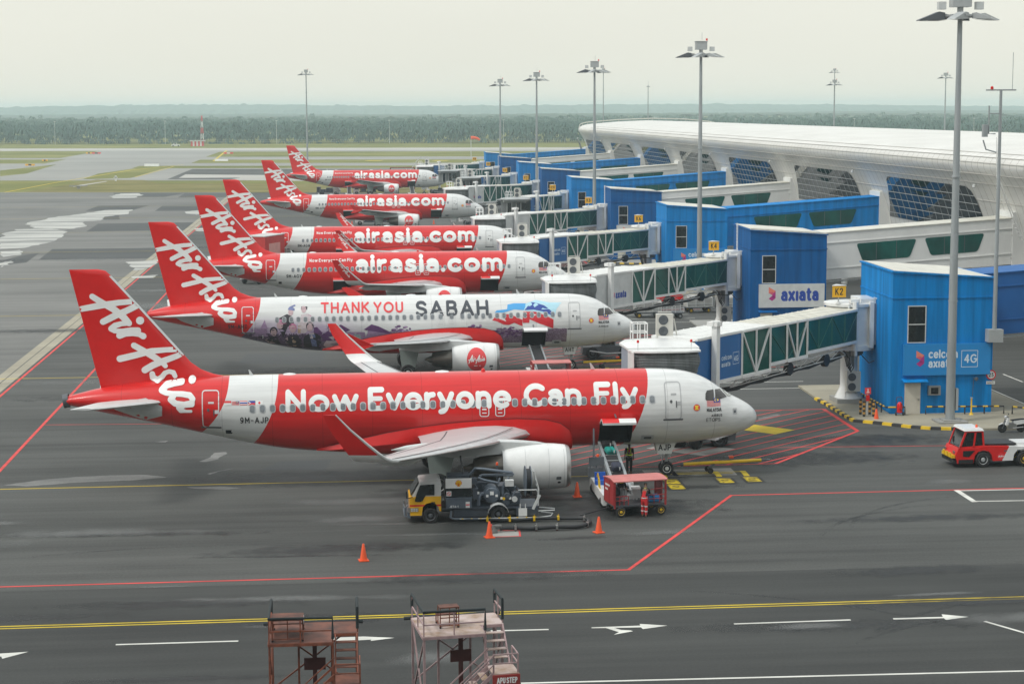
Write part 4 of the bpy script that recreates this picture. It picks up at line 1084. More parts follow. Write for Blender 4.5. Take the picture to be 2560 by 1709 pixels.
def logo_engine(side):
    """red disc with the script on the outer flank of the nacelle"""
    g = MB(); g.lathe([(1.07, .06), (1.13, .3), (1.18, .8), (1.2, 1.3), (1.19, 1.9), (1.14, 2.5), (1.04, 3.1)], (-11.2, side * 5.755, 1.73), (-1, 0, 0), 48, cap=False)
    t = bvh(g); f = lambda x, y: (13.98 - x * .00102, 3.03 - y * .00135)
    a = wrapped(t, [poly_piece(disc(12.93, 1.80, .72, .86, 32), .15)], .010)
    n0 = len(a.f)
    b_ = wrapped(t, pieces([[f(x, y) for x, y, w in s] for s in ES], [[w * .00125 for x, y, w in s] for s in ES], .1, 1, 8), .016); a.add(b_.v, b_.f)
    for px in (850, 930, 1020, 1240):
        c_ = wrapped(t, [poly_piece([f(px, 1270), f(px + 60, 1270), f(px + 60, 1210), f(px, 1210)])], .016); a.add(c_.v, c_.f)
    a.m = [0] * n0 + [1] * (len(a.f) - n0)
    return a.mesh('round_logo', [M_tred, M_twhite])
LOGO = logo_engine(-1)
g = MB(); gg = MB(); gg.lathe([(1.07, .06), (1.13, .3), (1.18, .8), (1.2, 1.3), (1.19, 1.9), (1.14, 2.5), (1.04, 3.1)], (-11.2, -5.755, 1.73), (-1, 0, 0), 48, cap=False); T_nac = bvh(gg)
NP = decal_obj('vent_panel', [(rrect(11.72, 1.22, 11.98, 1.38, .02), M_dgrey, .01), (disc(11.82, 1.06, .09, .06, 10), M_hole, .01)], None, T_nac)
NJ = wrapped(T_nac, pieces([[(11.55, 2.86), (11.55, 1.7), (11.55, .7)], [(12.35, 2.9), (12.35, 1.7), (12.35, .6)], [(13.55, 2.86), (13.55, 1.7), (13.55, .65)]], .008, .15, 1, 4), .006).mesh('cowl_joint', [M_grey])

def shark_script(side, sgn):
    # script running down the inner or outer face of the upright tip; laid on by rays so it follows the skin
    me = MESH['shark', side]; t = BVHTree.FromPolygons([v.co for v in me.vertices], [list(p.vertices) for p in me.polygons])
    g = MB(); up = Vector((-.62, .78)); ux = Vector((.55, -.83)).normalized(); uy = Vector((.83, .55))
    for k, (vs, fs) in enumerate(pieces([[((x - 430) * .00128, (890 - y) * .00085) for x, y, w in s] for s in ES], [[w * .0011 for x, y, w in s] for s in ES], .12, 1, 6)):
        idx = {}; out = []
        for i, (a, b_) in enumerate(vs):
            x = -23.0 + ux.x * a + uy.x * b_; z = 6.3 + ux.y * a + uy.y * b_
            h, n, _, _ = t.ray_cast(Vector((x, side * 17.7 + sgn * 5, z)), Vector((0, -sgn, 0)))
            if h is None: continue
            if n.y * sgn < 0: n = -n
            idx[i] = len(out); out.append(h + n * (.012 + .00011 * k))
        g.add(out, [[idx[i] for i in f] for f in fs if all(i in idx for i in f)])
    return g.mesh('airline_script', [M_twhite])
SCR = {(side, q): shark_script(side, q) for side in (-1, 1) for q in (-1, 1)}
SEAL = decal_obj('stabiliser_seal', [([(35.302, 4.592), (34.337, 4.811), (33.27, 4.983), (32.407, 4.539), (32.44, 4.012), (33.391, 3.729), (34.88, 4.304)], M_lgrey, .012)], None)

def airliner(k, nx, ny, label, reg, tips='shark', plain_engine=False, aft_hold=True, kind='site', gear_tag=''):
    t = thing('airliner', label, 'airliner', (nx, ny, 0), 0, 'airliners parked nose-in along the pier')
    hull = FS if kind == 'sabah' else (FB if aft_hold else FA)
    f = obj('fuselage', hull, t)
    obj('fairing_seam', SEAM, obj('belly_fairing', BEL, t))
    fin = obj('fin', FINM, t); obj('leading_edge', FINLE, fin); obj('airline_script', TAILTXT, fin)
    obj('exhaust_cone', APU, t); obj('stabiliser_seal', SEAL, t)
    for side in (-1, 1):
        w = obj('wing', MESH['wing', side], t); obj('leading_edge', MESH['wle', side], w); obj('flap_and_slat_gap', MESH['slot', side], w)
        for q in MESH['canoe', side]: obj('flap_track_fairing', q, w)
        if tips == 'shark' or tips == 'script':
            s = obj('sharklet', MESH['shark', side], w); obj('leading_edge', MESH['sle', side], s)
            if tips == 'script': [obj('airline_script', SCR[side, q], s) for q in (-1, 1)]
        else: obj('wing_fence', MESH['fence', side], w)
        e = obj('engine', MESH['nac', side], t)
        for nm, key in (('intake_lip', 'lip'), ('fan', 'fan'), ('exhaust_nozzle', 'core'), ('pylon', 'pylon')): obj(nm, MESH[key, side], e)
        if side < 0:
            obj('vent_panel', NP, e); obj('cowl_joint', NJ, e)
            if not plain_engine: obj('round_logo', LOGO, e)
        obj('tailplane', MESH['stab', side], t)
        gs = obj('main_gear', MESH['mstrut', side], t); obj('gear_door', MESH['mdoor', side], gs)
        for dy in (-.46, .46):
            q = obj('tyre', MW, gs, (-17.9, side * 3.8 + dy, .58)); obj('rim', MWr, gs, (-17.9, side * 3.8 + dy, .58))
    n = obj('nose_gear', NST, t); obj('gear_door', NDR, n); obj('gear_door', NDL, n)
    for dy in (-.25, .25): obj('tyre', NW_, n, (-5.07, dy, .385)); obj('rim', NWr, n, (-5.07, dy, .385))
    if gear_tag:
        g = MB(); sign_text(g, gear_tag, (-5.58, -.378, 1.3), (1, 0, 0), (0, .075, 1), .02, .72, .12, .34, .1, .25, .01)
        g.build('gear_door_letters', M_tblack, n)
    for m_ in WINM: obj('cabin_window', m_, t)
    obj('passenger_door', DRF, t); obj('passenger_door', DRA, t)
    for m_ in EXM: obj('overwing_exit', m_, t)
    for m_ in COCK: obj('cockpit_window', m_, t)
    for h0 in ([7.22, 21.9] if aft_hold else [7.22]):
        obj('cargo_hold', HOLDS[h0][0], t); obj('cargo_door', HOLDW if (kind == 'sabah') else HOLDS[h0][1], t)
    obj('national_flag', FLAGM, t); obj('country_name', NAT, t); obj('round_emblem', EMBL, t)
    obj('square_placard', BADGE, t); obj('service_panel', PORT, t); obj('outflow_valve', OUTF, t)
    [obj('blade_antenna', q, t) for q in ANT]; [obj('antenna_fairing', q, t) for q in DOM]; obj('beacon', BEAC, t)
    if kind == 'slogan': [obj('slogan_word', q, t) for q in SLOG]; obj('maker_lettering', MAK, t)
    elif kind == 'site': obj('website_lettering', SITE, t); obj('slogan_lettering', SMALL, t)
    if kind == 'sabah': obj('maker_lettering', MAK2, t)
    a0, z0 = (28.3, 3.62) if kind != 'sabah' else (31.35, 3.72)
    w = 1.5 if kind != 'sabah' else 1.45
    obj('registration_lettering', hull_text('registration_lettering', [(reg, a0, a0 - w, z0, .34, .09, .3)], M_tblack), t)
    return t
A1 = airliner(0, 22.89, 100.45, 'nearest airliner, red with white NOW EVERYONE CAN FLY slogan and plain white engine', '9M-AJP', 'shark', True, False, 'slogan', 'AJP')
A2 = airliner(1, 22.85, 142.72, 'white airliner thanking SABAH, with purple mural on its rear hull', '9M-AHT', 'fence', False, False, 'sabah', 'AHT')
A3 = airliner(2, 23.0, 186.9, 'red website airliner registered 9M-AGY, between the mural airliner and the one with a catering truck', '9M-AGY', 'script', False, True)
A4 = airliner(3, 23.24, 228.6, 'red website airliner registered 9M-AGW, red catering truck at its rear door', '9M-AGW', 'script', False, True)
A5 = airliner(4, 24.39, 315.0, 'red website airliner registered 9M-AFB, second farthest, with dark tow vehicle under its nose', '9M-AFB', 'fence', False, True)
A6 = airliner(5, 25.13, 441.3, 'farthest and smallest red website airliner, in front of the grass', '9M-AHZ', 'fence', False, True)

# five small flags behind the rear door of the nearest airliner
fl = []
x = 29.13
fl += [([(x, 4.71), (x - .38, 4.71), (x - .38, 4.82), (x, 4.82)], M_tred, .016), ([(x, 4.60), (x - .38, 4.60), (x - .38, 4.71), (x, 4.71)], M_twhite, .017)]
fl += flag_my(x - .42, 4.6, .38, .2)
x -= .84
for i, m_ in enumerate((M_tred, M_twhite, M_flagblue, M_flagblue, M_twhite, M_tred)): fl.append(([(x, 4.6 + .035 * i), (x - .38, 4.6 + .035 * i), (x - .38, 4.635 + .035 * i), (x, 4.635 + .035 * i)], m_, .016))
x -= .42
fl += [([(x, 4.7), (x - .38, 4.7), (x - .38, 4.81), (x, 4.81)], M_flagblue, .016), ([(x, 4.59), (x - .38, 4.59), (x - .38, 4.7), (x, 4.7)], M_tred, .016), ([(x, 4.59), (x - .16, 4.7), (x, 4.81)], M_twhite, .02)]
x -= .42
fl += [([(x, 4.59), (x - .36, 4.59), (x - .36, 4.80), (x, 4.80)], M_twhite, .016), (disc(x - .18, 4.7, .06, .06, 10), M_tred, .02)]
obj('row_of_flags', decal_obj('row_of_flags', fl, None), A1)
# ---------------------------------------------------------------- the mural airliner's own lettering and print
for r_ in (('THANK', *(24.367, 5.159)[:1], *(20.685, 5.114)[:1], (22.776, 4.825)[1], .78, .115, .16), ('YOU', *(20.379, 5.11)[:1], *(18.105, 5.081)[:1], (19.16, 4.803)[1], .78, .115, .16)): obj('slogan_word', hull_text('slogan_word', [r_], M_tred), A2)
obj('name_lettering', hull_text('name_lettering', [('SABAH', *(17.197, 5.069)[:1], *(11.586, 4.995)[:1], (14.976, 4.503)[1], 1.12, .125, .14)], M_tgrey), A2)
M_fl1 = mat('flag_sky_blue', (.07, .36, .72), .35, var=.04); M_fl2 = mat('flag_pale_blue', (.42, .68, .78), .35, var=.04); M_fl3 = mat('flag_deep_blue', (.03, .07, .32), .35, var=.04); M_fl4 = mat('flag_red', (.58, .02, .03), .35, var=.06)
fl = [([(11.154, 4.695), (10.997, 4.874), (10.193, 4.941), (10.136, 5.275), (9.617, 5.362), (8.666, 5.338), (8.905, 4.859), (9.65, 4.921), (10.475, 4.705)], M_fl1, .014),
      ([(8.736, 5.32), (7.954, 5.573), (6.886, 5.377), (5.964, 5.366), (6.379, 4.941), (6.614, 4.223), (7.351, 4.63), (8.905, 4.859)], M_fl2, .013),
      ([(8.871, 4.858), (8.316, 5.42), (7.98, 5.373), (7.317, 5.177), (6.929, 4.885), (6.551, 4.521), (6.611, 4.369), (7.481, 4.749), (8.155, 4.887)], M_fl3, .016),
      ([(11.372, 4.143), (11.131, 4.386), (10.761, 4.228), (10.289, 4.04), (10.547, 4.608), (9.937, 4.567), (9.031, 4.136), (9.034, 3.661), (9.679, 3.93), (10.087, 3.766), (10.494, 3.806), (10.967, 4.05)], M_fl4, .014),
      ([(9.03, 4.189), (8.945, 4.749), (8.027, 4.737), (7.221, 4.43), (6.65, 4.143), (6.669, 3.459), (7.708, 3.833), (8.488, 4.183), (8.524, 3.913), (9, 3.92)], M_fl4, .015)]
obj('waving_flag', decal_obj('waving_flag', fl, None), A2)
MU = {k: mat('mural_' + k, c, .4, var=v, scale=6) for k, c, v in (('skin', (.50, .36, .38), .12), ('black', (.035, .03, .04), .4), ('plum', (.12, .045, .15), .25), ('mauve', (.33, .22, .36), .2), ('pink', (.55, .20, .34), .25), ('blue', (.16, .19, .36), .35), ('cream', (.55, .48, .50), .15), ('teal', (.30, .42, .42), .2), ('gold', (.45, .32, .22), .3))}
mu = []
def blobm(pts, c, off): mu.append((pts, MU[c], off))
def head(c, r, hat=None, hz=.5, cap='black'):
    # an oval face under a dark head-dress
    blobm(disc(c[0], c[1] + r * .35, r * .95, r * 1.05, 14), cap, .0150); blobm(disc(c[0], c[1], r * .72, r * .95, 14), 'skin', .0165)
# houses and trees behind
blobm([(24.359, 3.172), (23.787, 3.564), (22.857, 3.993), (22.144, 3.565), (22.454, 3.437), (22.308, 2.782), (24.317, 2.702)], 'plum', .0125)
blobm([(22.454, 3.41), (21.065, 3.389), (20.966, 2.871), (21.743, 2.487), (22.466, 2.5)], 'mauve', .0120)
blobm([(21.14, 3.576), (20.543, 3.975), (20.03, 3.822), (18.899, 3.248), (19.106, 3.197), (20.755, 3.491)], 'plum', .0130)
blobm([(20.806, 3.518), (19.158, 3.225), (20.708, 2.922), (21.018, 2.872)], 'mauve', .0125)
blobm([(21.997, 2.999), (21.788, 3.212), (21.428, 3.207), (21.302, 2.849), (21.973, 2.832)], 'teal', .0140)
blobm([(28.907, 3.769), (28.744, 4.085), (28.574, 4.419), (28.464, 4.032), (28.343, 3.742)], 'mauve', .0125)
blobm([(29.679, 3.715), (28.421, 3.715), (28.368, 3.108), (29.56, 3.087)], 'mauve', .0122)
blobm([(24.918, 3.422), (24.886, 3.789), (24.654, 3.838), (24.227, 3.358), (24.41, 3.2)], 'plum', .0128)
rm = random.Random(5)
for c_, rx, rz_, cl, n in (((18.259, 3.546), .75, .30, 'plum', 24), ((12.561, 3.666), .55, .16, 'plum', 16), ((10.216, 3.176), 1.1, .42, 'plum', 40)):
    for i in range(n):
        a = rm.uniform(0, 6.28); q = rm.random() ** .5; blobm(disc(c_[0] + rx * q * math.cos(a), c_[1] + rz_ * q * math.sin(a), rm.uniform(.08, .17), rm.uniform(.05, .10), 7), cl if rm.random() < .65 else 'mauve', .0115 + .0003 * (i % 9))
# standing pair
blobm([(27.642, 4.182), (27.561, 4.486), (26.894, 4.817), (26.486, 4.624), (26.39, 4.117), (26.856, 3.863), (27.186, 3.056), (27.574, 3.764)], 'black', .0135)
blobm([(27.668, 4.182), (27.51, 4.46), (27.102, 4.405), (26.902, 4.123), (27.363, 4.075)], 'pink', .0140)
blobm(disc(*(26.612, 4.945), .19, .24, 14), 'skin', .0145); blobm([(26.841, 5.118), (26.74, 5.307), (26.331, 5.479), (26.253, 5.441), (26.33, 5.04)], 'blue', .0155)
blobm([(26.031, 4.216), (25.819, 4.765), (25.306, 4.832), (25.003, 4.505), (24.957, 4.1), (25.534, 3.375), (26.149, 3.381)], 'cream', .0135)
blobm([(25.358, 4.797), (25.078, 4.681), (25.008, 4.151), (25.266, 4.001)], 'pink', .0140); blobm([(26.086, 3.96), (25.831, 3.905), (25.893, 3.38), (26.098, 3.382)], 'gold', .0140)
blobm(disc(*(25.638, 5.127), .19, .24, 14), 'skin', .0145); blobm([(25.853, 5.13), (25.817, 5.334), (25.355, 5.337), (25.381, 5.076), (25.56, 5.221)], 'black', .0155)
blobm(disc(*(27.442, 3.973), .24, .27, 14), 'skin', .0140)
# seated row
blobm([(28.619, 2.804), (28.316, 3.109), (27.698, 3.113), (27.422, 2.456), (27.665, 2.104), (28.49, 2.275)], 'black', .0140); blobm([(28.593, 2.805), (28.266, 3.081), (27.834, 2.51), (27.405, 2.153), (27.665, 2.104), (28.354, 2.55)], 'skin', .0150)
blobm([(27.087, 2.944), (26.771, 3.166), (26.103, 3.192), (25.856, 2.83), (25.806, 2.137), (26.976, 2.184)], 'black', .0142); blobm([(27.077, 2.943), (26.878, 3.055), (26.847, 2.533), (26.554, 2.216), (26.971, 2.228)], 'skin', .0152); blobm([(26.569, 3.055), (26.287, 3.055), (26.238, 2.295), (26.498, 2.286)], 'gold', .0152)
blobm([(25.701, 2.885), (25.538, 3.214), (24.765, 3.419), (24.362, 3.036), (24.385, 2.077), (25.673, 2.205)], 'black', .0144); blobm([(25.229, 3.265), (24.819, 3.259), (24.664, 2.238), (25.05, 2.269)], 'blue', .0154); blobm([(25.253, 3.372), (24.868, 3.368), (24.98, 2.933), (25.186, 2.936)], 'cream', .0158)
blobm([(24.168, 2.47), (23.797, 3.027), (22.868, 3.23), (22.251, 3.22), (22.205, 2.78), (22.782, 2.015), (24.256, 2.042)], 'cream', .0140)
head((27.917, 3.444), .31); head((26.475, 3.703), .31, cap='pink'); head((25.193, 3.793), .31); head((23.581, 3.666), .30, cap='plum')
obj('mural_print', decal_obj('mural_print', mu, None), A2)
# ---------------------------------------------------------------- pier: towers, walkways, boarding bridges, terminal
M_blue_l = mat('light_blue_render', (.0, .20, .53), .7, var=.3, scale=1.1, stretch=(1.6, 1.6, .10), spec=.12)
M_blue_d = mat('dark_blue_render', (.0, .092, .29), .7, var=.3, scale=1.1, stretch=(1.6, 1.6, .10), spec=.12)
M_roofw = mat('roof_sheet', (.58, .57, .50), .5, var=.15, scale=.6, stretch=(4, .4, 1))
M_wallw = mat('white_render', (.68, .69, .67), .5, var=.12, scale=.5, stretch=(.6, .6, .3))
M_cream = mat('cream_door', (.58, .55, .47), .5, var=.08)
M_green = mat('green_glass', (.004, .082, .068), .08, var=.5, scale=.45, stretch=(1, 1, .5), spec=.25)
M_sky_b = mat('sign_blue', (.012, .23, .56), .4, var=.04)
M_adblue = mat('panel_blue', (.012, .12, .34), .4, var=.1, scale=.7)
M_signy = mat('sign_amber', (.80, .42, .015), .45, var=.04)
M_org = mat('logo_coral', (.75, .22, .15), .4, var=.03); M_mag = mat('logo_magenta', (.42, .03, .22), .4, var=.03); M_ros = mat('logo_rose', (.62, .10, .16), .4, var=.03)
M_txb = mat('sign_text_blue', (.02, .06, .33), .4, var=.03)
M_rubr = mat('bellows', (.05, .055, .055), .7, var=.2); M_acc = mat('unit_casing', (.55, .54, .49), .5, var=.1)
M_bel = mat('bellow_cloth', (.17, .185, .185), .6, var=.35, scale=1.6, stretch=(3, 1, .3))
M_corr = mat('corrugated_panel', (.26, .30, .36), .5, var=.08)
M_under = mat('grimy_steel', (.14, .14, .135), .6, var=.3)

def kite(g, o, ux, uy, x, y, s, lift=.005):
    """the folded-ribbon mark: facets in coral, rose and magenta; material slots 1..3"""
    o, ux, uy = Vector(o), Vector(ux), Vector(uy); n = ux.cross(uy).normalized()
    P = lambda a, b_: o + ux * (x + a * s) + uy * (y + b_ * s) + n * lift
    for pts, mi in (([(0, 2.0), (.0, 1.15), (.52, .85), (1.0, 1.42)], 1), ([(0, 1.15), (.52, .85), (.9, 1.1), (.5, 1.3)], 2), ([(.52, .9), (1, 1.42), (1, .4), (.5, .6)], 3), ([(0, .35), (.5, .75), (1, .4), (.5, 0)], 3), ([(.5, .75), (1.0, .9), (1, .4), (.5, 0)], 2)):
        g.mi = mi; g.poly([P(a, b_) + n * .0006 * mi for a, b_ in pts])
    g.mi = 0
TOWER_LAB = ['light blue kiosk tower nearest the camera, behind the tall lamp mast', 'dark blue kiosk tower with the big white signboard', 'light blue kiosk tower behind the second lamp mast, board partly hidden', 'dark blue kiosk tower behind the K8 sign', 'light blue kiosk tower behind the K8 sign and third lamp mast', 'dark blue kiosk tower behind the K10 sign', 'light blue kiosk tower behind the K12 sign', 'dark blue kiosk tower behind the K14 sign', 'light blue kiosk tower farthest away, beside the K18 sign']
def tower(k):
    y = 42.3 * k; light = k % 2 == 0
    body = M_blue_l if light else M_blue_d
    t = thing('kiosk_tower', TOWER_LAB[k], 'tower', (35.9, 118.25 + y, 0), 0, 'blue kiosk towers along the pier')
    g = MB(); D = 8.4; W = 6.8
    # walls: front, left, right, back with a roof that falls towards the terminal
    zl, zr = 9.42, 8.95
    g.loft([[V(0, 0, z0), V(W, 0, z0 if i == 0 else zr), V(W, D, z0 if i == 0 else zr), V(.25, D, z0 if i == 0 else zl)] if i else [V(0, 0, 0), V(W, 0, 0), V(W, D, 0), V(.25, D, 0)] for i, z0 in ((0, 0), (1, zl))])
    g.build('wall', body, t)
    g = MB()
    for z, p in ((7.72, .05),):
        g.b2(-p, -p, z, W + p, 0, z + .1); g.add([V(-p, 0, z), V(0, 0, z), V(.25, D, z), V(.2, D, z), V(-p, 0, z + .1), V(0, 0, z + .1), V(.25, D, z + .1), V(.2, D, z + .1)], [(0, 1, 2, 3), (4, 7, 6, 5), (0, 3, 7, 4), (0, 4, 5, 1)]); g.b2(W, -p, z, W + p, D, z + .1)
    g.build('cornice', body, t)
    g = MB(); g.extr([(-.1, -.1, zl + .02), (W + .1, -.1, zr + .02), (W + .1, D + .1, zr + .02), (.15, D + .1, zl + .02)], (0, 0, .10)); r = g.build('roof_edge', body, t)
    g = MB(); g.extr([(.12, .12, zl + .121), (W - .12, .12, zr + .121), (W - .12, D - .1, zr + .121), (.36, D - .1, zl + .121)], (0, 0, .03))
    if not light: g.bar((-.05, .0, zl + .18), (W, 0, zr + .18), .12, .14)
    g.build('roof', M_roofw, t)
    # window
    g = MB(); x0, x1, z0, z1 = 1.02, 2.26, 4.80, 7.26
    w = .06
    for a in ((x0, z0, x1, z0 + w), (x0, z1 - w, x1, z1), (x0, z0 + w, x0 + w, z1 - w), (x1 - w, z0 + w, x1, z1 - w), (x0 + w, (z0 + z1) / 2 - .03, x1 - w, (z0 + z1) / 2 + .03)): g.b2(a[0], -.05, a[1], a[2], .02, a[3])
    f = g.build('window', M_lgrey, t)
    MB().b2(x0 + w, -.015, z0 + w, x1 - w, .01, z1 - w).build('pane', M_glassd, f)
    # signboard
    g = MB(); x0, x1, z0, z1 = .74, 6.6, 2.68, 4.74
    g.b2(x0, -.22, z0, x1, -.02, z1); sb = g.build('signboard', M_sky_b if light else M_lgrey, t)
    g = MB(); o = (x0, -.22, z0); ux, uy = (1, 0, 0), (0, 0, 1)
    kite(g, o, ux, uy, .85, .58, .53 if light else .62)
    if light:
        sign_text(g, 'celcom', o, ux, uy, 1.68, 3.62, 1.12, .58, .11, .16); sign_text(g, 'axıata', o, ux, uy, 1.68, 3.35, .5, .58, .11, .16)
        sign_text(g, '4G', o, ux, uy, 4.08, 4.92, .78, .58, .10, .16)
        flat_text(g, [[(3.9, .52), (4.98, .52), (4.98, 1.6), (3.9, 1.6), (3.9, .52)]], .018, o, ux, uy)
        g.build('sign_lettering', [mat('sign_text_pale', (.62, .72, .80), .4, var=.02), M_org, M_ros, M_mag], sb)
    else:
        sign_text(g, 'axıata', o, ux, uy, 1.98, 5.3, .55, 1.2, .13, .16)
        g.build('sign_lettering', [M_txb, M_org, M_ros, M_mag], sb)
    # door under a small canopy, meter box, hose reel
    g = MB(); g.b2(.92, -.05, .02, 1.98, .01, 2.2); d = g.build('door', M_cream, t)
    MB().b2(1.82, -.10, 1.0, 1.9, -.05, 1.12).build('handle', M_metal, d)
    g = MB(); g.extr([(.7, 0, 2.34), (.7, -.55, 2.24), (.7, -.6, 2.3), (.7, 0, 2.45)], (1.65, 0, 0)); g.build('door_canopy', body, t)
    g = MB(); g.b2(2.45, -.25, 1.36, 3.28, 0, 1.98); q = g.build('meter_box', M_metal, t)
    MB().b2(2.62, -.262, 1.44, 3.12, -.25, 1.86).build('glass_front', M_glassd, q)
    if k == 0:
        g = MB(); g.lathe([(.01, .0), (.33, 0), (.33, .04), (.01, .04)], (6.72, -.03, 2.62), (0, -1, 0), 28); s_ = g.build('speed_sign', M_red, t)
        g = MB(); g.lathe([(.01, 0), (.25, 0), (.01, .001)], (6.72, -.075, 2.62), (0, -1, 0), 28); sign_text(g, '25', (6.72, -.078, 2.62), ux, uy, -.17, .17, -.13, .26, .1, .3) if False else None
        s2 = g.build('sign_face', M_white, s_)
        g = MB(); sign_text(g, '25', (6.72, -.085, 2.62), ux, uy, -.16, .16, -.13, .27, .1, .3); g.build('sign_digits', M_tblack, s_)
        g = MB(); g.b2(6.42, -.05, 2.0, 7.0, -.03, 2.2); sp = g.build('unit_plate', M_white, t)
        g = MB(); sign_text(g, 'km/h', (6.5, -.05, 2.04), ux, uy, 0, .42, 0, .12, .08, .2, .008); g.build('sign_digits', M_tblack, sp)
        g = MB(); g.tube([(5.55, -.06, 2.5), (5.5, -.06, 1.25)], .018, 6); g.lathe([(.11, 0), (.14, .1), (.05, .16)], (5.62, -.25, 2.42), (.3, -1, -.3), 10); g.build('wall_speaker', M_dgrey, t)
    if not light:
        g = MB()
        for s_ in (.12, .5): g.tube([(.02, .9 + s_, 9.8), (.02, .9 + s_, 7.3)], .03, 6)
        for i in range(8): g.tube([(-.02, 1.02, 7.5 + .3 * i), (-.02, 1.4, 7.5 + .3 * i)], .02, 6)
        g.v = [(x - .12, yy + 4, z) for x, yy, z in g.v]; g.build('cat_ladder', M_white, t)
    return t
for k in range(9): tower(k)

def trapezoid_win(P, u0, u1, v0, v1, lean):
    """rounded trapezoid in wall coordinates"""
    pts = []
    q = [(u0, v1), (u1, v1), (u1 - lean, v0), (u0 + lean, v0)]
    for i in range(4):
        a, b_, c_ = q[i - 1], q[i], q[(i + 1) % 4]
        def tow(p, r, d):
            L = math.hypot(r[0] - p[0], r[1] - p[1]); return (p[0] + (r[0] - p[0]) * d / L, p[1] + (r[1] - p[1]) * d / L)
        e, f = tow(b_, a, .28), tow(b_, c_, .28)
        for s in range(5):
            t = s / 4; pts.append(((1 - t) ** 2 * e[0] + 2 * t * (1 - t) * b_[0] + t * t * f[0], (1 - t) ** 2 * e[1] + 2 * t * (1 - t) * b_[1] + t * t * f[1]))
    return [P(u, v) for u, v in pts]
WALK_LAB = ['blue walkway bridge behind the nearest kiosk tower, leaving the right edge', 'white walkway bridge from the dark blue tower with the white signboard to the terminal', 'blue walkway bridge with green windows, nearest of the blue ones seen whole', 'white walkway bridge third in the row, behind the K6 sign', 'blue walkway bridge fourth from the far end', 'white walkway bridge leaving the tower behind the K10 sign', 'blue walkway bridge leaving the tower behind the K12 sign', 'white walkway bridge second from the far end', 'blue walkway bridge farthest away']
def walkway(k):
    y = 118.25 + 42.3 * k + 4.6; L = 18.35; W = 3.6
    t = thing('walkway_bridge', WALK_LAB[k], 'walkway', (42.78, y, 0), 0, 'walkway bridges between the towers and the terminal')
    m = (M_blue_l if k else mat('mid_blue_render', (.003, .10, .32), .65, var=.1, scale=.5)) if k % 2 == 0 else M_wallw
    zt = lambda x: 8.75 + x * .068; zb = lambda x: 4.55 + x * .07
    g = MB(); g.loft([[V(x, 0, zb(x)), V(x, 0, zt(x)), V(x, W, zt(x)), V(x, W, zb(x))] for x in (0, L)])
    g.build('wall', m, t)
    g = MB()
    for f_ in (.24, .79): 
        h0 = lambda x: zb(x) + (zt(x) - zb(x)) * f_
        g.bar((0, -.035, h0(0)), (L, -.035, h0(L)), .07, .09)
    g.build('trim_band', m, t)
    g = MB(); g.extr([(0, -.08, zt(0) + .01), (L, -.08, zt(L) + .01), (L, W + .08, zt(L) + .01), (0, W + .08, zt(0) + .01)], (0, 0, .08)); g.build('roof', M_roofw if k % 2 else m, t)
    P = lambda u, v: Vector((u * L, -.03, zb(u * L) + (zt(u * L) - zb(u * L)) * v))
    for u0, u1 in ((.21, .515), (.555, .86)):
        w = MB(); w.extr(trapezoid_win(lambda u, v: P(u / L, v / 3.9), u0 * L, u1 * L, .34 * 3.9, .73 * 3.9, .62), (0, .02, 0)); o = w.build('window', M_green, t)
        w = MB()
        for q in (1 / 3, 2 / 3):
            u = u0 + (u1 - u0) * q; w.bar(P(u, .35) + V(0, -.012, 0), P(u, .72) + V(0, -.012, 0), .05, .02)
        w.build('mullion', M_dgrey, o)
    g = MB()
    for x in (5.5, 15): g.tube([(x, W / 2, 0), (x, W / 2, zb(x))], .35, 12); g.b2(x - .3, .1, zb(x) - .35, x + .3, W - .1, zb(x) - .01)
    g.tube([(.5, .3, zb(0) - .18), (L - 1, .3, zb(L) - .18)], .06, 6); g.tube([(.5, .6, zb(0) - .25), (L - 1, .6, zb(L) - .25)], .05, 6)
    g.build('column', M_wallw, t, 40)
    return t
for k in range(9): walkway(k)

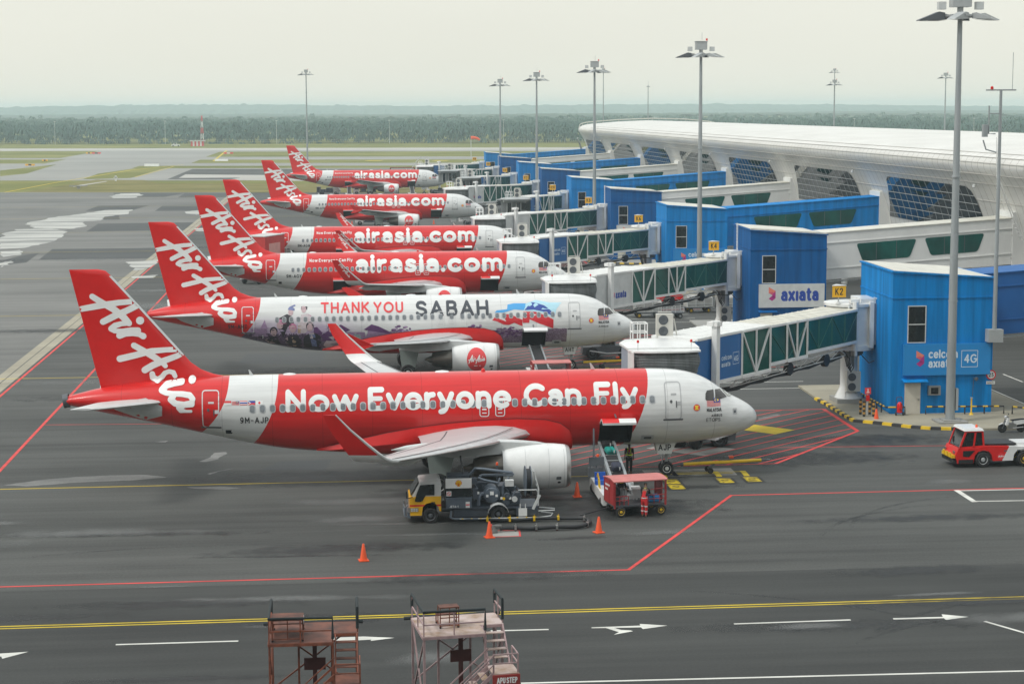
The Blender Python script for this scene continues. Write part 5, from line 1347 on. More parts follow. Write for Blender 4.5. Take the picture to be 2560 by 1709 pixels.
# terminal pier
def shell_mat():
    m = bpy.data.materials.new('curved_metal_shell'); m.use_nodes = True
    nt = m.node_tree; b = nt.nodes['Principled BSDF']; L = nt.links.new
    b.inputs['Roughness'].default_value = .38; b.inputs['Coat Weight'].default_value = .1
    t = nt.nodes.new('ShaderNodeTexCoord'); sp = nt.nodes.new('ShaderNodeSeparateXYZ'); L(t.outputs['Object'], sp.inputs[0])
    n = nt.nodes.new('ShaderNodeTexNoise'); n.inputs['Scale'].default_value = .25; n.inputs['Detail'].default_value = 6
    mp_ = nt.nodes.new('ShaderNodeMapping'); mp_.inputs['Scale'].default_value = (1, .5, 3); L(t.outputs['Object'], mp_.inputs[0]); L(mp_.outputs[0], n.inputs['Vector'])
    r = nt.nodes.new('ShaderNodeValToRGB'); r.color_ramp.elements[0].position = .3; r.color_ramp.elements[1].position = .7
    r.color_ramp.elements[0].color = (.58, .575, .54, 1); r.color_ramp.elements[1].color = (.68, .675, .64, 1); L(n.outputs['Fac'], r.inputs[0])
    w = nt.nodes.new('ShaderNodeMath'); w.operation = 'PINGPONG'; L(sp.outputs['Y'], w.inputs[0]); w.inputs[1].default_value = .84
    l = nt.nodes.new('ShaderNodeMath'); l.operation = 'LESS_THAN'; L(w.outputs[0], l.inputs[0]); l.inputs[1].default_value = .045
    # seams only on the curved eave and wall (x below 64)
    c_ = nt.nodes.new('ShaderNodeMath'); c_.operation = 'LESS_THAN'; L(sp.outputs['X'], c_.inputs[0]); c_.inputs[1].default_value = 66.0
    f = nt.nodes.new('ShaderNodeMath'); f.operation = 'MULTIPLY'; L(l.outputs[0], f.inputs[0]); L(c_.outputs[0], f.inputs[1])
    q = nt.nodes.new('ShaderNodeMix'); q.data_type = 'RGBA'; L(f.outputs[0], q.inputs['Factor']); L(r.outputs[0], q.inputs['A']); q.inputs['B'].default_value = (.30, .29, .26, 1)
    L(q.outputs['Result'], b.inputs['Base Color'])
    return m
M_shell = shell_mat()
PROF = [(63.0, 0), (62.9, 4.5), (62.4, 7.2), (61.9, 9.2), (61.15, 11.3), (60.35, 13.0), (59.7, 13.9), (59.35, 14.5), (59.3, 15.0), (59.6, 15.5), (60.3, 15.85), (61.6, 16.1), (64, 16.3), (70, 16.7), (79, 17.0), (88, 16.75), (94, 16.2), (97, 15.6), (99, 14.6), (98, 12), (95.5, 6), (95, 0)]
term = thing('terminal_pier', 'long white terminal pier with a curved metal roof and dark slanted windows', 'terminal', (0, 0, 0))
g = MB(); ring = lambda y, k=1.0, dx=0, dz=0: [V(79 + (x - 79) * k + dx, y, z + dz) for x, z in PROF]
rows = [ring(20), ring(300), ring(440), ring(458, .985), ring(468, .95), ring(474, .9), ring(477, .84)]
g.loft(rows); TSH = fixn(g.mesh('shell', [M_shell], 40)); obj('shell', TSH, term)
g = MB()
for i in range(7, 11): 
    x, z = PROF[i]
PX = lambda z: next(PROF[i][0] + (PROF[i + 1][0] - PROF[i][0]) * (z - PROF[i][1]) / (PROF[i + 1][1] - PROF[i][1]) for i in range(9) if PROF[i][1] <= z <= PROF[i + 1][1])
M_seam = mat('shell_seam', (.44, .43, .40), .6)
for i in (4, 5, 6, 8, 9, 10):
    x, z = PROF[i]; dx = -.025 if i < 10 else -.01; dz = .0 if i < 9 else .02
    g.bar((x + dx, 20, z + dz), (x + dx, 440, z + dz), .05, .05)
g.build('shell_rib', M_seam, term)
# raised rim round the far end
g = MB(); rim_ = [V(79 + (x - 79) * .95, 468, z + (.55 if z > 15.4 else 0)) for x, z in PROF[8:18]]
g.tube(rim_, .1, 6)
for p in rim_: g.tube([p, p - V(0, 0, .7)], .05, 5)
g.build('end_rim', M_roofw, term, 40)
M_tglass = mat('terminal_glass', (.006, .016, .026), .03, var=.5, scale=.25, stretch=(1, .6, 1), spec=.6)
for k in range(-1, 9):
    yb_ = 118.25 + 42.3 * k
    y0, y1 = yb_ + 13.6, yb_ + 46.0
    if k == 8: y0, y1 = yb_ + 13.6, yb_ + 20
    n = 6; zs = [7.9, 9.2, 10.4, 11.3, 12.3]
    # a slanted opening: the near end leans with the wall, upper near corner rounded
    def yl(z): return y0 + .9 * (z - 7.9) * .25
    def yr(z): return y1 - .75 * (z - 7.9)
    gl = MB(); P = [V(PX(z) - .05, yr(z), z) for z in zs] + [V(PX(12.45) - .05, yr(12.3) - 1.0, 12.45), V(PX(12.5) - .05, yl(12.5) + 1.6, 12.5), V(PX(12.2) - .05, yl(12.2) + .5, 12.2)] + [V(PX(z) - .05, yl(z), z) for z in (11.5, 10.4, 9.2, 7.9)]
    # as strips between heights so it follows the wall
    lv = [7.9, 9.2, 10.4, 11.3, 12.1, 12.5]
    L_ = [V(PX(z) - .06, yl(z) + (1.3 if z == 12.5 else .3 if z == 12.1 else 0), z) for z in lv]; R_ = [V(PX(z) - .06, yr(z) - (.6 if z == 12.5 else 0), z) for z in lv]
    gl.add(L_ + R_, [(i, i + 1, 7 + i, 6 + i) for i in range(5)])
    w = gl.build('slanted_window', M_tglass, term)
    m_ = MB()
    for z in (8.4, 9.2, 10.0, 10.8, 11.6):
        m_.bar((PX(z) - .1, yl(z), z), (PX(z) - .1, yr(z), z), .035, .05)
    for i in range(1, 15):
        yy = y0 + (y1 - y0) * i / 15
        za, zb2 = 7.9, 12.5
        for a_, b_ in ((7.9, 9.2), (9.2, 10.4), (10.4, 11.3), (11.3, 12.5)):
            if yy < yr(b_): m_.bar((PX(a_) - .09, yy, a_), (PX(b_) - .09, yy, b_), .03, .03)
    m_.build('mullion_grid', M_grey, w)
    # perforated pylon where the walkway meets the wall
    m_ = MB(); yy = yb_ + 4.4
    m_.loft([[V(61.15, yy, z), V(61.15, yy + 4.2, z), V(63.5, yy + 4.2 + .9 * (1 - z / 10.8), z), V(63.5, yy, z)] for z in (0, 10.6)])
    pl_ = m_.build('walkway_portal', M_wallw, term)
    m_ = MB()
    for z in (2.2, 4.3, 6.4, 8.5): m_.bar((61.11, yy, z), (61.11, yy + 4.2, z), .06)
    m_.build('panel_joint', M_seam, pl_)
    # little lamp on the eave
    m_ = MB(); m_.lathe([(.05, 0), (.16, .05), (.16, .3), (.05, .35)], (PX(12.6) - .5, yb_ + 12, 12.5), (0, 0, 1), 10); m_.bar((PX(12.6) - .5, yb_ + 12, 12.7), (PX(12.6), yb_ + 12, 12.8), .05); m_.build('eave_lamp', M_lgrey, term, 40)
g = MB()
for s_ in (0, .6): g.tube([(61.5, 163 + s_, 8), (59.0, 163 + s_, 13.8), (58.9, 163 + s_, 17.4)], .04, 6)
for i in range(26): g.tube([(58.95 if i > 12 else 61.4 - 2.4 * i / 12, 163, 8.2 + .36 * i), (58.95 if i > 12 else 61.4 - 2.4 * i / 12, 163.6, 8.2 + .36 * i)], .02, 4)
g.build('roof_ladder', M_wallw, term, 40)

# boarding bridges
BR_LAB = {0: 'boarding bridge serving the nearest airliner, blue advert panel, K2 sign at its end', 1: 'boarding bridge with grey advert panel, serving the mural airliner', 2: 'boarding bridge with blue panel and glass walls ending at the K6 sign', 3: 'boarding bridge with grey advert panel ending at the K8 sign',
          4: 'retracted boarding bridge with its grey cab facing the camera, near the K10 sign', 5: 'boarding bridge with grey panel serving the second farthest airliner', 6: 'retracted boarding bridge with grey cab showing, below the K14 sign', 7: 'retracted boarding bridge with grey cab showing, below the K16 sign', 8: 'boarding bridge with blue panels at the farthest airliner'}
def ac_unit(g, c, ux, d=(.95, .42, 1.35)):
    g.box(c, d)
def bridge(k, cabxy, style, retracted=False):
    ro = Vector((34.6, 123.8 + 42.3 * k)); cab_ = Vector(cabxy)
    L = (cab_ - ro).length; u2 = (cab_ - ro) / L; v2 = Vector((-u2.y, u2.x))
    if v2.y > 0: v2 = -v2
    t = thing('boarding_bridge', BR_LAB[k], 'boarding bridge', (ro.x, ro.y, 0), 0, 'boarding bridges')
    U = lambda s, o, z: Vector((u2.x * s + v2.x * o, u2.y * s + v2.y * o, z))     # along, towards the camera side, up
    def slab(g, s0, s1, o0, o1, z0, z1): g.loft([[U(s, o0, z0), U(s, o1, z0), U(s, o1, z1), U(s, o0, z1)] for s in (s0, s1)])
    flip = 1
    # base, column, rotunda
    g = MB(); g.b2(-1.05, -1.05, 0, 1.05, 1.05, .42); g.build('plinth', M_concg, t)
    g = MB(); g.lathe([(.95, .42), (.9, .55), (.62, 1.1), (.58, 1.3), (.58, 3.45)], (0, 0, 0), (0, 0, 1), 20)
    for a in range(6): g.extr([(math.cos(a * 1.047) * .55, math.sin(a * 1.047) * .55, .5), (math.cos(a * 1.047) * .95, math.sin(a * 1.047) * .95, .5), (math.cos(a * 1.047) * .6, math.sin(a * 1.047) * .6, 1.25)], (.04, .04, 0))
    g.build('column', M_white, t, 40)
    g = MB(); g.lathe([(.7, 3.3), (.95, 3.45), (.95, 3.62), (.8, 3.75)], (0, 0, 0), (0, 0, 1), 20); g.build('turntable', M_under, t, 40)
    g = MB()
    g.lathe([(1.75, 3.8), (1.75, 4.15), (1.6, 4.2), (1.6, 6.75), (1.8, 6.8), (1.8, 6.98), (1.2, 7.05)], (0, 0, 0), (0, 0, 1), 20)
    g.tube([(-.1, -1.72, 3.5), (-.1, -1.72, 7.15)], .2, 8); g.b2(-.4, -1.7, 7.05, .2, -1.2, 7.3)
    g.tube([(-.55, -1.72, 4.2), (-.55, -1.72, 7.0)], .07, 6)
    g.build('rotunda', M_white, t, 40)
    # corridor to the tower
    g = MB(); g.b2(1.2, -1.5, 4.2, 1.85, 1.5, 7.0); g.build('corridor', M_corr, t)
    g = MB()
    for x in (.95, 1.75): g.b2(x, -1.62, 4.0, x + .28, 1.62, 7.12)
    g.b2(.4, -1.3, 7.0, 1.9, 1.3, 7.3); g.tube([(1.95, -1.66, 3.9), (1.95, -1.66, 7.2), (1.2, -1.5, 7.4)], .05, 6)
    g.build('corridor_frame', M_white, t, 40)
    # condenser on the column
    g = MB(); g.b2(-.4, -1.05, .95, .55, -.62, 2.32); a_ = g.build('air_conditioner', M_acc, t)
    g = MB()
    for z in (1.28, 1.95): g.lathe([(.28, 0), (.27, .03), (.12, .04), (.1, .02), (.01, .02)], (-.05, -1.05, z), (0, -1, 0), 18)
    g.build('fan_grille', M_dgrey, a_, 30)
    # cables drooping under the rotunda
    g = MB()
    for i in range(4):
        g.tube([U(1.9, 1.0 + .1 * i, 3.9), U(2.0, 1.05 + .1 * i, 3.1 - .1 * i), U(2.5, 1.1 + .1 * i, 2.9 - .12 * i), U(2.7, 1.05 + .1 * i, 3.5), U(2.8, 1.0, 4.0)], .035, 6)
    g.tube([(.6, -.6, 3.5), (1.1, -1.0, 2.9), (1.9, -1.3, 3.3)], .035, 6)
    g.build('power_cable', M_black, t, 40)
    # three telescoping tunnel sections
    if retracted: S = [(1.5, 4.6, 1.3, 4.45, 6.7, 'C'), (4.6, 6.4, 1.42, 4.28, 6.75, 'B'), (6.4, L - 2.2, 1.55, 4.0, 6.85, 'A')]
    else:
        f = (L - 1.6) / 22.9
        S = [(1.5, 8.9 * f, 1.3, 4.45, 6.70, 'C'), (8.9 * f, 14.0 * f, 1.42, 4.28, 6.76, 'B'), (14.0 * f, L - 1.7, 1.55, 3.98, 6.85, 'A')]
    pan = M_adblue if style == 'celcom' else M_lgrey
    for s0, s1, h, z0, z1, nm in S:
        sec_ = MB()
        slab(sec_, s0, s1, -h, h, z0, z0 + .14)                          # floor
        slab(sec_, s0, s1, -h, -h + .06, z0 + .14, z1 - .16)             # far wall
        o = sec_.build('tunnel_section', M_white, t)
        rf = MB(); slab(rf, s0, s1, -h, h, z1 - .16, z1)
        for i in range(int((s1 - s0) / .8)): slab(rf, s0 + .4 + i * .8, s0 + .44 + i * .8, -h, h, z1 + .002, z1 + .03)
        rf.build('roof', M_roofw if nm != 'A' else M_white, o)
        gl = MB(); slab(gl, s0 + .05, s1 - .05, h - .06, h, z0 + .14, z1 - .16)
        if nm == 'A':
            sg = s0 + min(3.6, (s1 - s0) * .45)
            gl = MB(); slab(gl, s0 + .05, sg, h - .06, h, z0 + .14, z1 - .16)
            pn = MB(); slab(pn, sg, s1, h - .07, h + .01, z0 + .1, z1 - .1); pp = pn.build('advert_panel', pan, o)
            tx = MB(); ux = -Vector((u2.x, u2.y, 0)) if (-Vector((u2.x, u2.y, 0))).cross(Vector((0, 0, 1))).dot(Vector((v2.x, v2.y, 0))) > 0 else Vector((u2.x, u2.y, 0))
            # the reading direction runs left to right as seen from the apron
            so = sg + 2.45 if ux.dot(Vector((u2.x, u2.y, 0))) < 0 else sg
            oo = U(so, h + .01, 4.0)
            if style == 'celcom':
                sign_text(tx, 'celcom', oo, ux, (0, 0, 1), .15, 1.3, 1.25, .3, .1, .2); sign_text(tx, 'axıata', oo, ux, (0, 0, 1), .15, 1.15, .85, .3, .1, .2)
                sign_text(tx, '4G', oo, ux, (0, 0, 1), 1.62, 2.1, 1.05, .34, .1, .2); flat_text(tx, [[(1.5, .9), (2.2, .9), (2.2, 1.6), (1.5, 1.6), (1.5, .9)]], .014, oo, ux, (0, 0, 1))
                tx.build('advert_lettering', mat('sign_text_pale', (.62, .72, .80), .4, var=.02), pp)
            else:
                kite(tx, oo, ux, (0, 0, 1), -.35, .75, .3); sign_text(tx, 'axıata', oo, ux, (0, 0, 1), .1, 1.65, .7, .62, .13, .2)
                tx.build('advert_lettering', [M_txb, M_org, M_ros, M_mag], pp)
                if retracted is False:
                    rb = MB()
                    for i in range(int((s1 - sg) / .3)): slab(rb, sg + .1 + i * .3, sg + .14 + i * .3, h + .012, h + .03, z0 + .15, z1 - .15)
        gl.build('window_band', M_green, o)
        # truss: white V frames on the outer end of sections B and A, thin greenish bracing inside the glass elsewhere
        tr = MB(); e = h + .05
        if nm in ('A', 'B'):
            w = 3.55 if nm == 'A' else 2.75
            a0 = s0 + .05; a1 = min(s0 + w, s1 - .1)
            for s_ in (a0, (a0 + a1) / 2, a1): tr.bar(U(s_, e, z0), U(s_, e, z1 - .05), .12)
            tr.bar(U(a0, e, z1 - .1), U(a1, e, z1 - .1), .1); tr.bar(U(a0, e, z0 + .03), U(a1, e, z0 + .03), .16)
            md = (a0 + a1) / 2
            tr.bar(U(a0 + .05, e, z1 - .15), U(md - .08, e, z0 + .1), .09) if nm == 'B' else tr.bar(U(a0 + .08, e, z1 - .15), U(md, e, z0 + .1), .1)
            tr.bar(U(a1 - .05, e, z1 - .15), U(md + .08, e, z0 + .1), .09) if nm == 'B' else tr.bar(U(a1 - .08, e, z1 - .15), U(md, e, z0 + .1), .1)
        tr.bar(U(s0, h + .02, z1 - .08), U(s1, h + .02, z1 - .08), .08, .14); tr.bar(U(s0, h + .02, z0 + .05), U(s1, h + .02, z0 + .05), .08, .2)
        tr.build('truss', M_white, o)
        tr = MB(); n_ = max(2, int((s1 - s0) / 1.7))
        for i in range(n_):
            a0 = s0 + (s1 - s0) * i / n_; a1 = s0 + (s1 - s0) * (i + 1) / n_
            if nm == 'A' and a1 > s0 + 3.7: continue
            za, zb_ = (z0 + .15, z1 - .2) if i % 2 else (z1 - .2, z0 + .15)
            tr.bar(U(a0, h + .015, za), U(a1, h + .015, zb_), .05, .03); tr.bar(U(a1, h + .015, z0 + .15), U(a1, h + .015, z1 - .2), .05, .03)
        tr.build('glazing_bar', mat('green_bar', (.035, .16, .14), .4), o)
    # service tray and cables hanging under the sections
    g = MB(); n_ = 14
    for i in range(n_):
        a0 = 2.6 + (L - 9) * i / n_; a1 = 2.6 + (L - 9) * (i + 1) / n_; zz = 4.25 - .3 * i / n_; 
        g.bar(U(a0, 1.1, zz - .55), U(a1, 1.1, zz - .58), .05); g.bar(U(a0, 1.1, zz - .1), U(a1, 1.1, zz - .12), .06); g.bar(U(a0, 1.1, zz - (.1 if i % 2 else .55)), U(a1, 1.1, zz - (.55 if i % 2 else .1)), .035)
    g.build('cable_truss', M_lgrey, t)
    g = MB()
    for i in range(5): g.tube([U(3.2 + (L - 9) * q / 10, .9 + .04 * i, 3.8 - .04 * q - .10 * (q % 2) - .05 * i) for q in range(11)], .04, 5)
    for c_ in (5.5, 10.5): g.lathe([(.15, -.15), (.42, -.15), (.42, .15), (.15, .15)], U(c_, 1.0, 3.65), (v2.x, v2.y, 0), 14)
    g.build('cable_chain', M_black, t, 40)
    # lift column portal with drive wheels
    sC = L - 3.4 if not retracted else L - 3.6
    g = MB()
    for o_ in (1.85, -1.85):
        g.loft([[U(sC - .2, o_ - .17, z), U(sC + .2, o_ - .17, z), U(sC + .2, o_ + .17, z), U(sC - .2, o_ + .17, z)] for z in (.9, 7.75)])
        g.box(U(sC, o_, 7.6), (.5, .5, .28))
    slab(g, sC - .15, sC + .15, -2.0, 2.0, 3.5, 3.85); slab(g, sC - .3, sC + .3, 1.4, 2.1, 7.45, 7.7); slab(g, sC - .2, sC + .2, -2.0, 2.0, .7, 1.0)
    lc = g.build('lift_column', M_white, t)
    g = MB()
    for o_ in (-.55, .55): g.wheel(U(sC, o_, .5), .5, .4, (v2.x, v2.y, 0), 18)
    g.build('drive_wheel', M_rubber, lc, 40)
    # cab
    hd = Vector((0, -1)) if not retracted else Vector((.25, -.97)).normalized()      # towards the airliner
    cx = (cab_ - ro); N3 = Vector((hd.x, hd.y, 0)); S3 = Vector((-hd.y, hd.x, 0))
    Cc = Vector((cx.x, cx.y, 0)); Q = lambda a, b_, z: Cc + S3 * a + N3 * b_ + Vector((0, 0, z))
    g = MB()
    pts = [Q(-1.95, 1.7, 0), Q(1.95, 1.7, 0), Q(2.05, -.6, 0), Q(1.5, -2.1, 0), Q(-1.5, -2.1, 0), Q(-2.05, -.6, 0)]
    g.loft([[p + Vector((0, 0, z)) for p in pts] for z in (4.0, 6.5)]) if not retracted else g.loft([[p + Vector((0, 0, z)) for p in pts[2:]] + [Q(-2.0, .2, z), Q(2.0, .2, z)][0:0] for z in (4.0, 6.5)])
    cb = g.build('cab', M_corr if not retracted else M_grey, t)
    g = MB(); top = [Cc + (p - Cc) * 1.06 for p in pts]
    g.loft([[p + Vector((0, 0, 6.52)) for p in top], [Cc + (p - Cc) * 1.06 + Vector((0, 0, 6.64)) for p in pts], [Cc + (p - Cc) * .5 + Vector((0, 0, 6.84)) for p in pts]])
    g.build('cab_roof', M_white if not retracted else M_grey, cb, 20)
    if not retracted:
        # folded canopy: stacked pleats hanging round the aircraft door, kept just clear of the hull
        g = MB()
        for i in range(9):
            zt_ = 6.45 - .02 * i; b0 = 1.72 + .1 * i
            g.loft([[Q(-1.85, b0, 5.3 if i > 5 else 4.6), Q(-1.85, b0, zt_), Q(-1.2, b0 + .14, zt_ + .02), Q(1.2, b0 + .14, zt_ + .02), Q(1.85, b0, zt_), Q(1.85, b0, 5.3 if i > 5 else 4.6)], [Q(-1.8, b0 + .07, 5.3 if i > 5 else 4.6), Q(-1.8, b0 + .07, zt_ - .06), Q(-1.2, b0 + .2, zt_ - .05), Q(1.2, b0 + .2, zt_ - .05), Q(1.8, b0 + .07, zt_ - .06), Q(1.8, b0 + .07, 5.3 if i > 5 else 4.6)]], cap=False, closed=False)
        # pleated front skirt seen from the apron
        n_ = 15; bow = lambda i: 2.5 + .30 * math.sin(math.pi * (i + 2) / 19)
        for i in range(n_):
            z = 6.42 - i * .085; A_ = lambda q: [(-1.9 + .03 * i, bow(q) - .22), (-1.3, bow(q)), (0, bow(q) + .05), (1.3, bow(q)), (1.9 - .03 * i + .25 * math.sin(math.pi * i / 15), bow(q) - .22)]
            g.loft([[Q(a, b_, z) for a, b_ in A_(i)], [Q(a, b_ + .07, z - .04) for a, b_ in A_(i)], [Q(a, b_, z - .085) for a, b_ in A_(i)]], cap=False, closed=False)
        g.build('folded_canopy', M_bel, cb)
        g = MB(); g.loft([[Q(-2.02, 1.6, z), Q(-1.9, 2.75, z), Q(-1.84, 2.75, z), Q(-1.94, 1.6, z)] for z in (4.4, 6.5)]); g.loft([[Q(-2.05, 1.2, z), Q(2.05, 1.2, z), Q(2.0, 2.6, z), Q(1.2, 2.92, z), Q(-1.0, 2.95, z), Q(-1.75, 2.7, z), Q(-2.05, 2.1, z)] for z in (6.47, 6.56)])
        g.build('canopy_hood', M_white, cb)
        g = MB()
        for a_ in (-1.55, 1.5):
            g.tube([Q(a_, 2.3, 6.55), Q(a_, 2.3, 7.0)], .02, 5)
        bl = g.build('warning_lamp_stem', M_lgrey, cb)
        for a_ in (-1.55, 1.5): MB().lathe([(.07, 0), (.07, .12), (.02, .16)], Q(a_, 2.3, 7.0), (0, 0, 1), 8).build('warning_lamp', M_red, bl)
    else:
        g = MB()
        for a_ in (-1.0, .45): g.loft([[Q(a_ - .32, .25, z), Q(a_ + .32, .25, z), Q(a_ + .32, .29, z), Q(a_ - .32, .29, z)] for z in (4.2, 6.0)])
        g.loft([[Q(.9, .25, z), Q(1.75, .25, z), Q(1.75, .29, z), Q(.9, .29, z)] for z in (4.9, 6.0)])
        fr = g.build('cab_window', M_glassd, cb)
        g = MB()
        for a_, b_ in ((-1.4, 4.1), (-.63, 4.1), (.08, 4.1), (.83, 4.1)): g.bar(Q(a_, .3, b_), Q(a_, .3, 6.1), .09)
        g.bar(Q(-2, .34, 6.3), Q(2, .34, 6.3), .25); g.bar(Q(-2.05, .6, 6.72), Q(2.05, .6, 6.72), .12)
        g.build('cab_frame', M_lgrey, cb)
    # rooftop cage rails and condenser
    rb_ = -1.7 if not retracted else -.5
    g = MB()
    P8 = [Q(-1.35 + a, rb_ + b_, 0) for a, b_ in ((0, 0), (.85, 0), (.85, .9), (0, .9), (.42, 0), (.42, .9))]
    for p in P8: g.tube([p + V(0, 0, 6.7), p + V(0, 0, 7.75)], .035, 6)
    for z in (7.2, 7.72):
        for a, b_ in ((0, 1), (1, 2), (2, 3), (3, 0)): g.tube([P8[a] + V(0, 0, z), P8[b_] + V(0, 0, z)], .035, 6)
    g.build('roof_railing', M_white, cb, 40)
    g = MB(); c0 = Q(.75, rb_ - .5, 7.45)
    g.box(c0, (.98, .45, 1.35)); g.box(c0 - V(0, 0, .75), (1.1, .5, .08)); g.tube([c0 + V(-.4, -.05, .78), c0 + V(.4, -.05, .78)], .03, 6); g.tube([c0 + V(.55, -.1, .4), c0 + V(.75, -.1, -.75)], .035, 6)
    a_ = g.build('air_conditioner', M_acc, cb)
    g = MB()
    for z in (-.33, .33): g.lathe([(.29, 0), (.28, .03), (.12, .04), (.1, .02), (.01, .02)], c0 + V(-.1, -.225, z), (0, -1, 0), 18)
    g.build('fan_grille', M_dgrey, a_, 30)
    # gate sign on a short post over the rotunda
    num = 'K%d' % (2 * k + 2)
    g = MB(); g.tube([(-1.15, -1.25, 7.0), (-1.15, -1.25, 7.5)], .05, 8); g.lathe([(.22, 7.0), (.05, 7.15)], (-1.15, -1.25, 0), (0, 0, 1), 8)
    ps = g.build('sign_post', M_lgrey, t, 40)
    g = MB(); a0 = Vector((-1.62, -1.4, 0)); a1 = Vector((-.68, -1.4, 0)); a2 = Vector((-1.15, -.62, 0))
    g.loft([[p + V(0, 0, z) for p in (a0, a1, a2)] for z in (7.45, 8.22)]); sg_ = g.build('gate_sign', M_signy, t)
    g = MB(); g.loft([[p + V(0, 0, z) for p in (a0 + V(-.03, -.03, 0), a1 + V(.03, -.03, 0), a2 + V(0, .03, 0))] for z in (8.222, 8.27)]); g.build('sign_cap', M_white, sg_)
    g = MB(); w_ = .36 if len(num) == 2 else .42
    sign_text(g, num, (-1.15, -1.4, 7.6), (1, 0, 0), (0, 0, 1), -w_ * .72, w_ * .72, 0, .48, .085, .28); g.build('sign_lettering', M_tblack, sg_)
    return t
ends = [(22.89, 100.45), (22.85, 142.72), (23.0, 186.9), (23.24, 228.6)]
for k, (nx, ny) in enumerate(ends): bridge(k, (nx - 4.65, ny + 5.2), 'celcom' if k % 2 == 0 else 'axiata')
bridge(4, (26.5, 281.0), 'celcom', True)
bridge(5, (19.9, 320.2), 'axiata')
bridge(6, (25.5, 368.5), 'celcom', True)
bridge(7, (24.0, 411.5), 'axiata', True)
bridge(8, (20.4, 446.5), 'celcom')

# ---------------------------------------------------------------- tall masts
M_floodg = mat('floodlight_glass', (.30, .30, .26), .25, var=.2)
def mast(x, y, h, label, size=1.0, base=True, nhead=7, cat='lamp mast'):
    t = thing('lamp_mast', label, cat, (x, y, 0), 0, 'floodlight masts')
    g = MB(); g.tube([(0, 0, .2), (0, 0, h * .35), (0, 0, h * .7), (0, 0, h - .4)], [.30 * size, .26 * size, .20 * size, .15 * size], 16)
    for z in (h * .3, h * .6): g.tube([(0, 0, z), (0, 0, z + .1)], .285 * size, 16)
    g.build('pole', M_steel, t, 40)
    if base:
        g = MB(); g.b2(-.95, -.8, 0, .95, .8, .25); g.b2(-.55, -.55, .25, .55, .55, .32); g.build('footing', M_concg, t)
        for a in (.4,): MB().b2(.3, -.18, .9, .46, .18, 2.3).build('access_door', M_grey, t)
    g = MB(); s = size
    g.lathe([(.9 * s, h - .55), (1.0 * s, h - .5), (1.0 * s, h - .38), (.3 * s, h - .3)], (0, 0, 0), (0, 0, 1), 18)
    for a in range(8):
        c_, q = math.cos(a * math.pi / 4), math.sin(a * math.pi / 4); g.bar((c_ * .25 * s, q * .25 * s, h - .42), (c_ * 1.3 * s, q * 1.3 * s, h - .42), .07 * s)
    g.build('head_frame', M_grey, t, 40)
    g = MB(); g.b2(-.6 * s, -.4 * s, h + .1 * s, .6 * s, .4 * s, h + .95 * s); g.tube([(0, 0, h - .4), (0, 0, h + .1)], .2 * s, 8); g.b2(-.66 * s, -.45 * s, h + .952 * s, .66 * s, .45 * s, h + 1.0 * s); g.build('junction_housing', M_grey, t)
    g = MB()
    for a in (-1.2, 1.2): g.b2(a * s - .24 * s, -.2 * s, h - .05, a * s + .24 * s, .2 * s, h + .42 * s)
    g.build('ballast_box', M_lgrey, t)
    # floodlights: wedge shaped housings with visors
    for i, (ax, ay, rz, sc) in enumerate([(-1.75, -.2, math.pi, .82), (-.35, -.95, -2.5, .74), (1.0, -.8, -.5, .62), (1.75, .3, .15, .66), (-.95, .95, 2.2, .62), (.65, 1.0, 1.2, .62)][:nhead]):
        c_ = Vector((ax * s, ay * s, h - .45)); M = Matrix.Rotation(rz, 3, 'Z')
        T = lambda x_, y_, z_: c_ + M @ Vector((x_ * s * sc, y_ * s * sc, z_ * s * sc))
        g = MB(); g.loft([[T(-.75, y_, -.28), T(-.75, y_, .22), T(-.3, y_, .30), T(1.2, y_, -.30), T(1.25, y_, -.38)] for y_ in (-.42, .42)])
        f_ = g.build('floodlight', M_grey if i in (1, 2) else M_dgrey if i != 3 else M_lgrey, t)
        g = MB(); g.poly([T(-.5, -.36, -.385), T(1.05, -.36, -.385), T(1.05, .36, -.385), T(-.5, .36, -.385)]); g.build('lens', M_floodg, f_)
        MB().bar(T(-.6, 0, 0), Vector((ax * s * .45, ay * s * .45, h - .42)), .09 * s).build('bracket', M_grey, f_)
    g = MB(); g.lathe([(.1 * s, h + 1.06 * s), (.1 * s, h + 1.28 * s), (.02, h + 1.3 * s)], (.62 * s, 0, 0), (0, 0, 1), 8); g.build('obstruction_lamp', M_red, t)
    MB().tube([(.1, 0, h + 1.1 * s), (.1, 0, h + 1.9 * s)], .02, 5).build('lightning_rod', M_grey, t)
    return t
LB = ['tallest floodlight mast, standing in front of the nearest kiosk tower', 'second floodlight mast along the pier, beside the K4 sign', 'third floodlight mast along the pier, near the K8 sign', 'fourth floodlight mast along the pier, left of the terminal end', 'fifth floodlight mast along the pier, leftmost of the pier row']
for i in range(5): mast(38.75 + .1 * i, 114.75 + 84.4 * i, 26.2, LB[i])
mast(-9.8, 600, 31.6, 'floodlight mast on its own beside the farthest tail, left of the others', 1.0, False)
mast(79.6, 560, 31.2, 'slim floodlight mast just right of the third mast, behind the terminal', .7, False, 4)
mast(174.6, 650, 32.8, 'floodlight mast behind the terminal with the taller head of a pair', .8, False)
mast(150.5, 560, 27.4, 'floodlight mast behind the terminal with the lower head of a pair', 1.0, False)
mast(185.1, 560, 29.4, 'floodlight mast behind the terminal near the tall right-hand mast', 1.0, False)
t = thing('antenna_pole', 'thin antenna pole standing up behind the terminal roof', 'pole', (93.2, 560, 0))
g = MB(); g.tube([(0, 0, 0), (0, 0, 27)], [.25, .1], 8); g.tube([(0, 0, 27), (0, 0, 28.2)], .04, 5); g.build('pole', M_steel, t, 40); MB().b2(-.5, -.2, 26.4, .5, .2, 26.6).build('crossbar', M_steel, t)
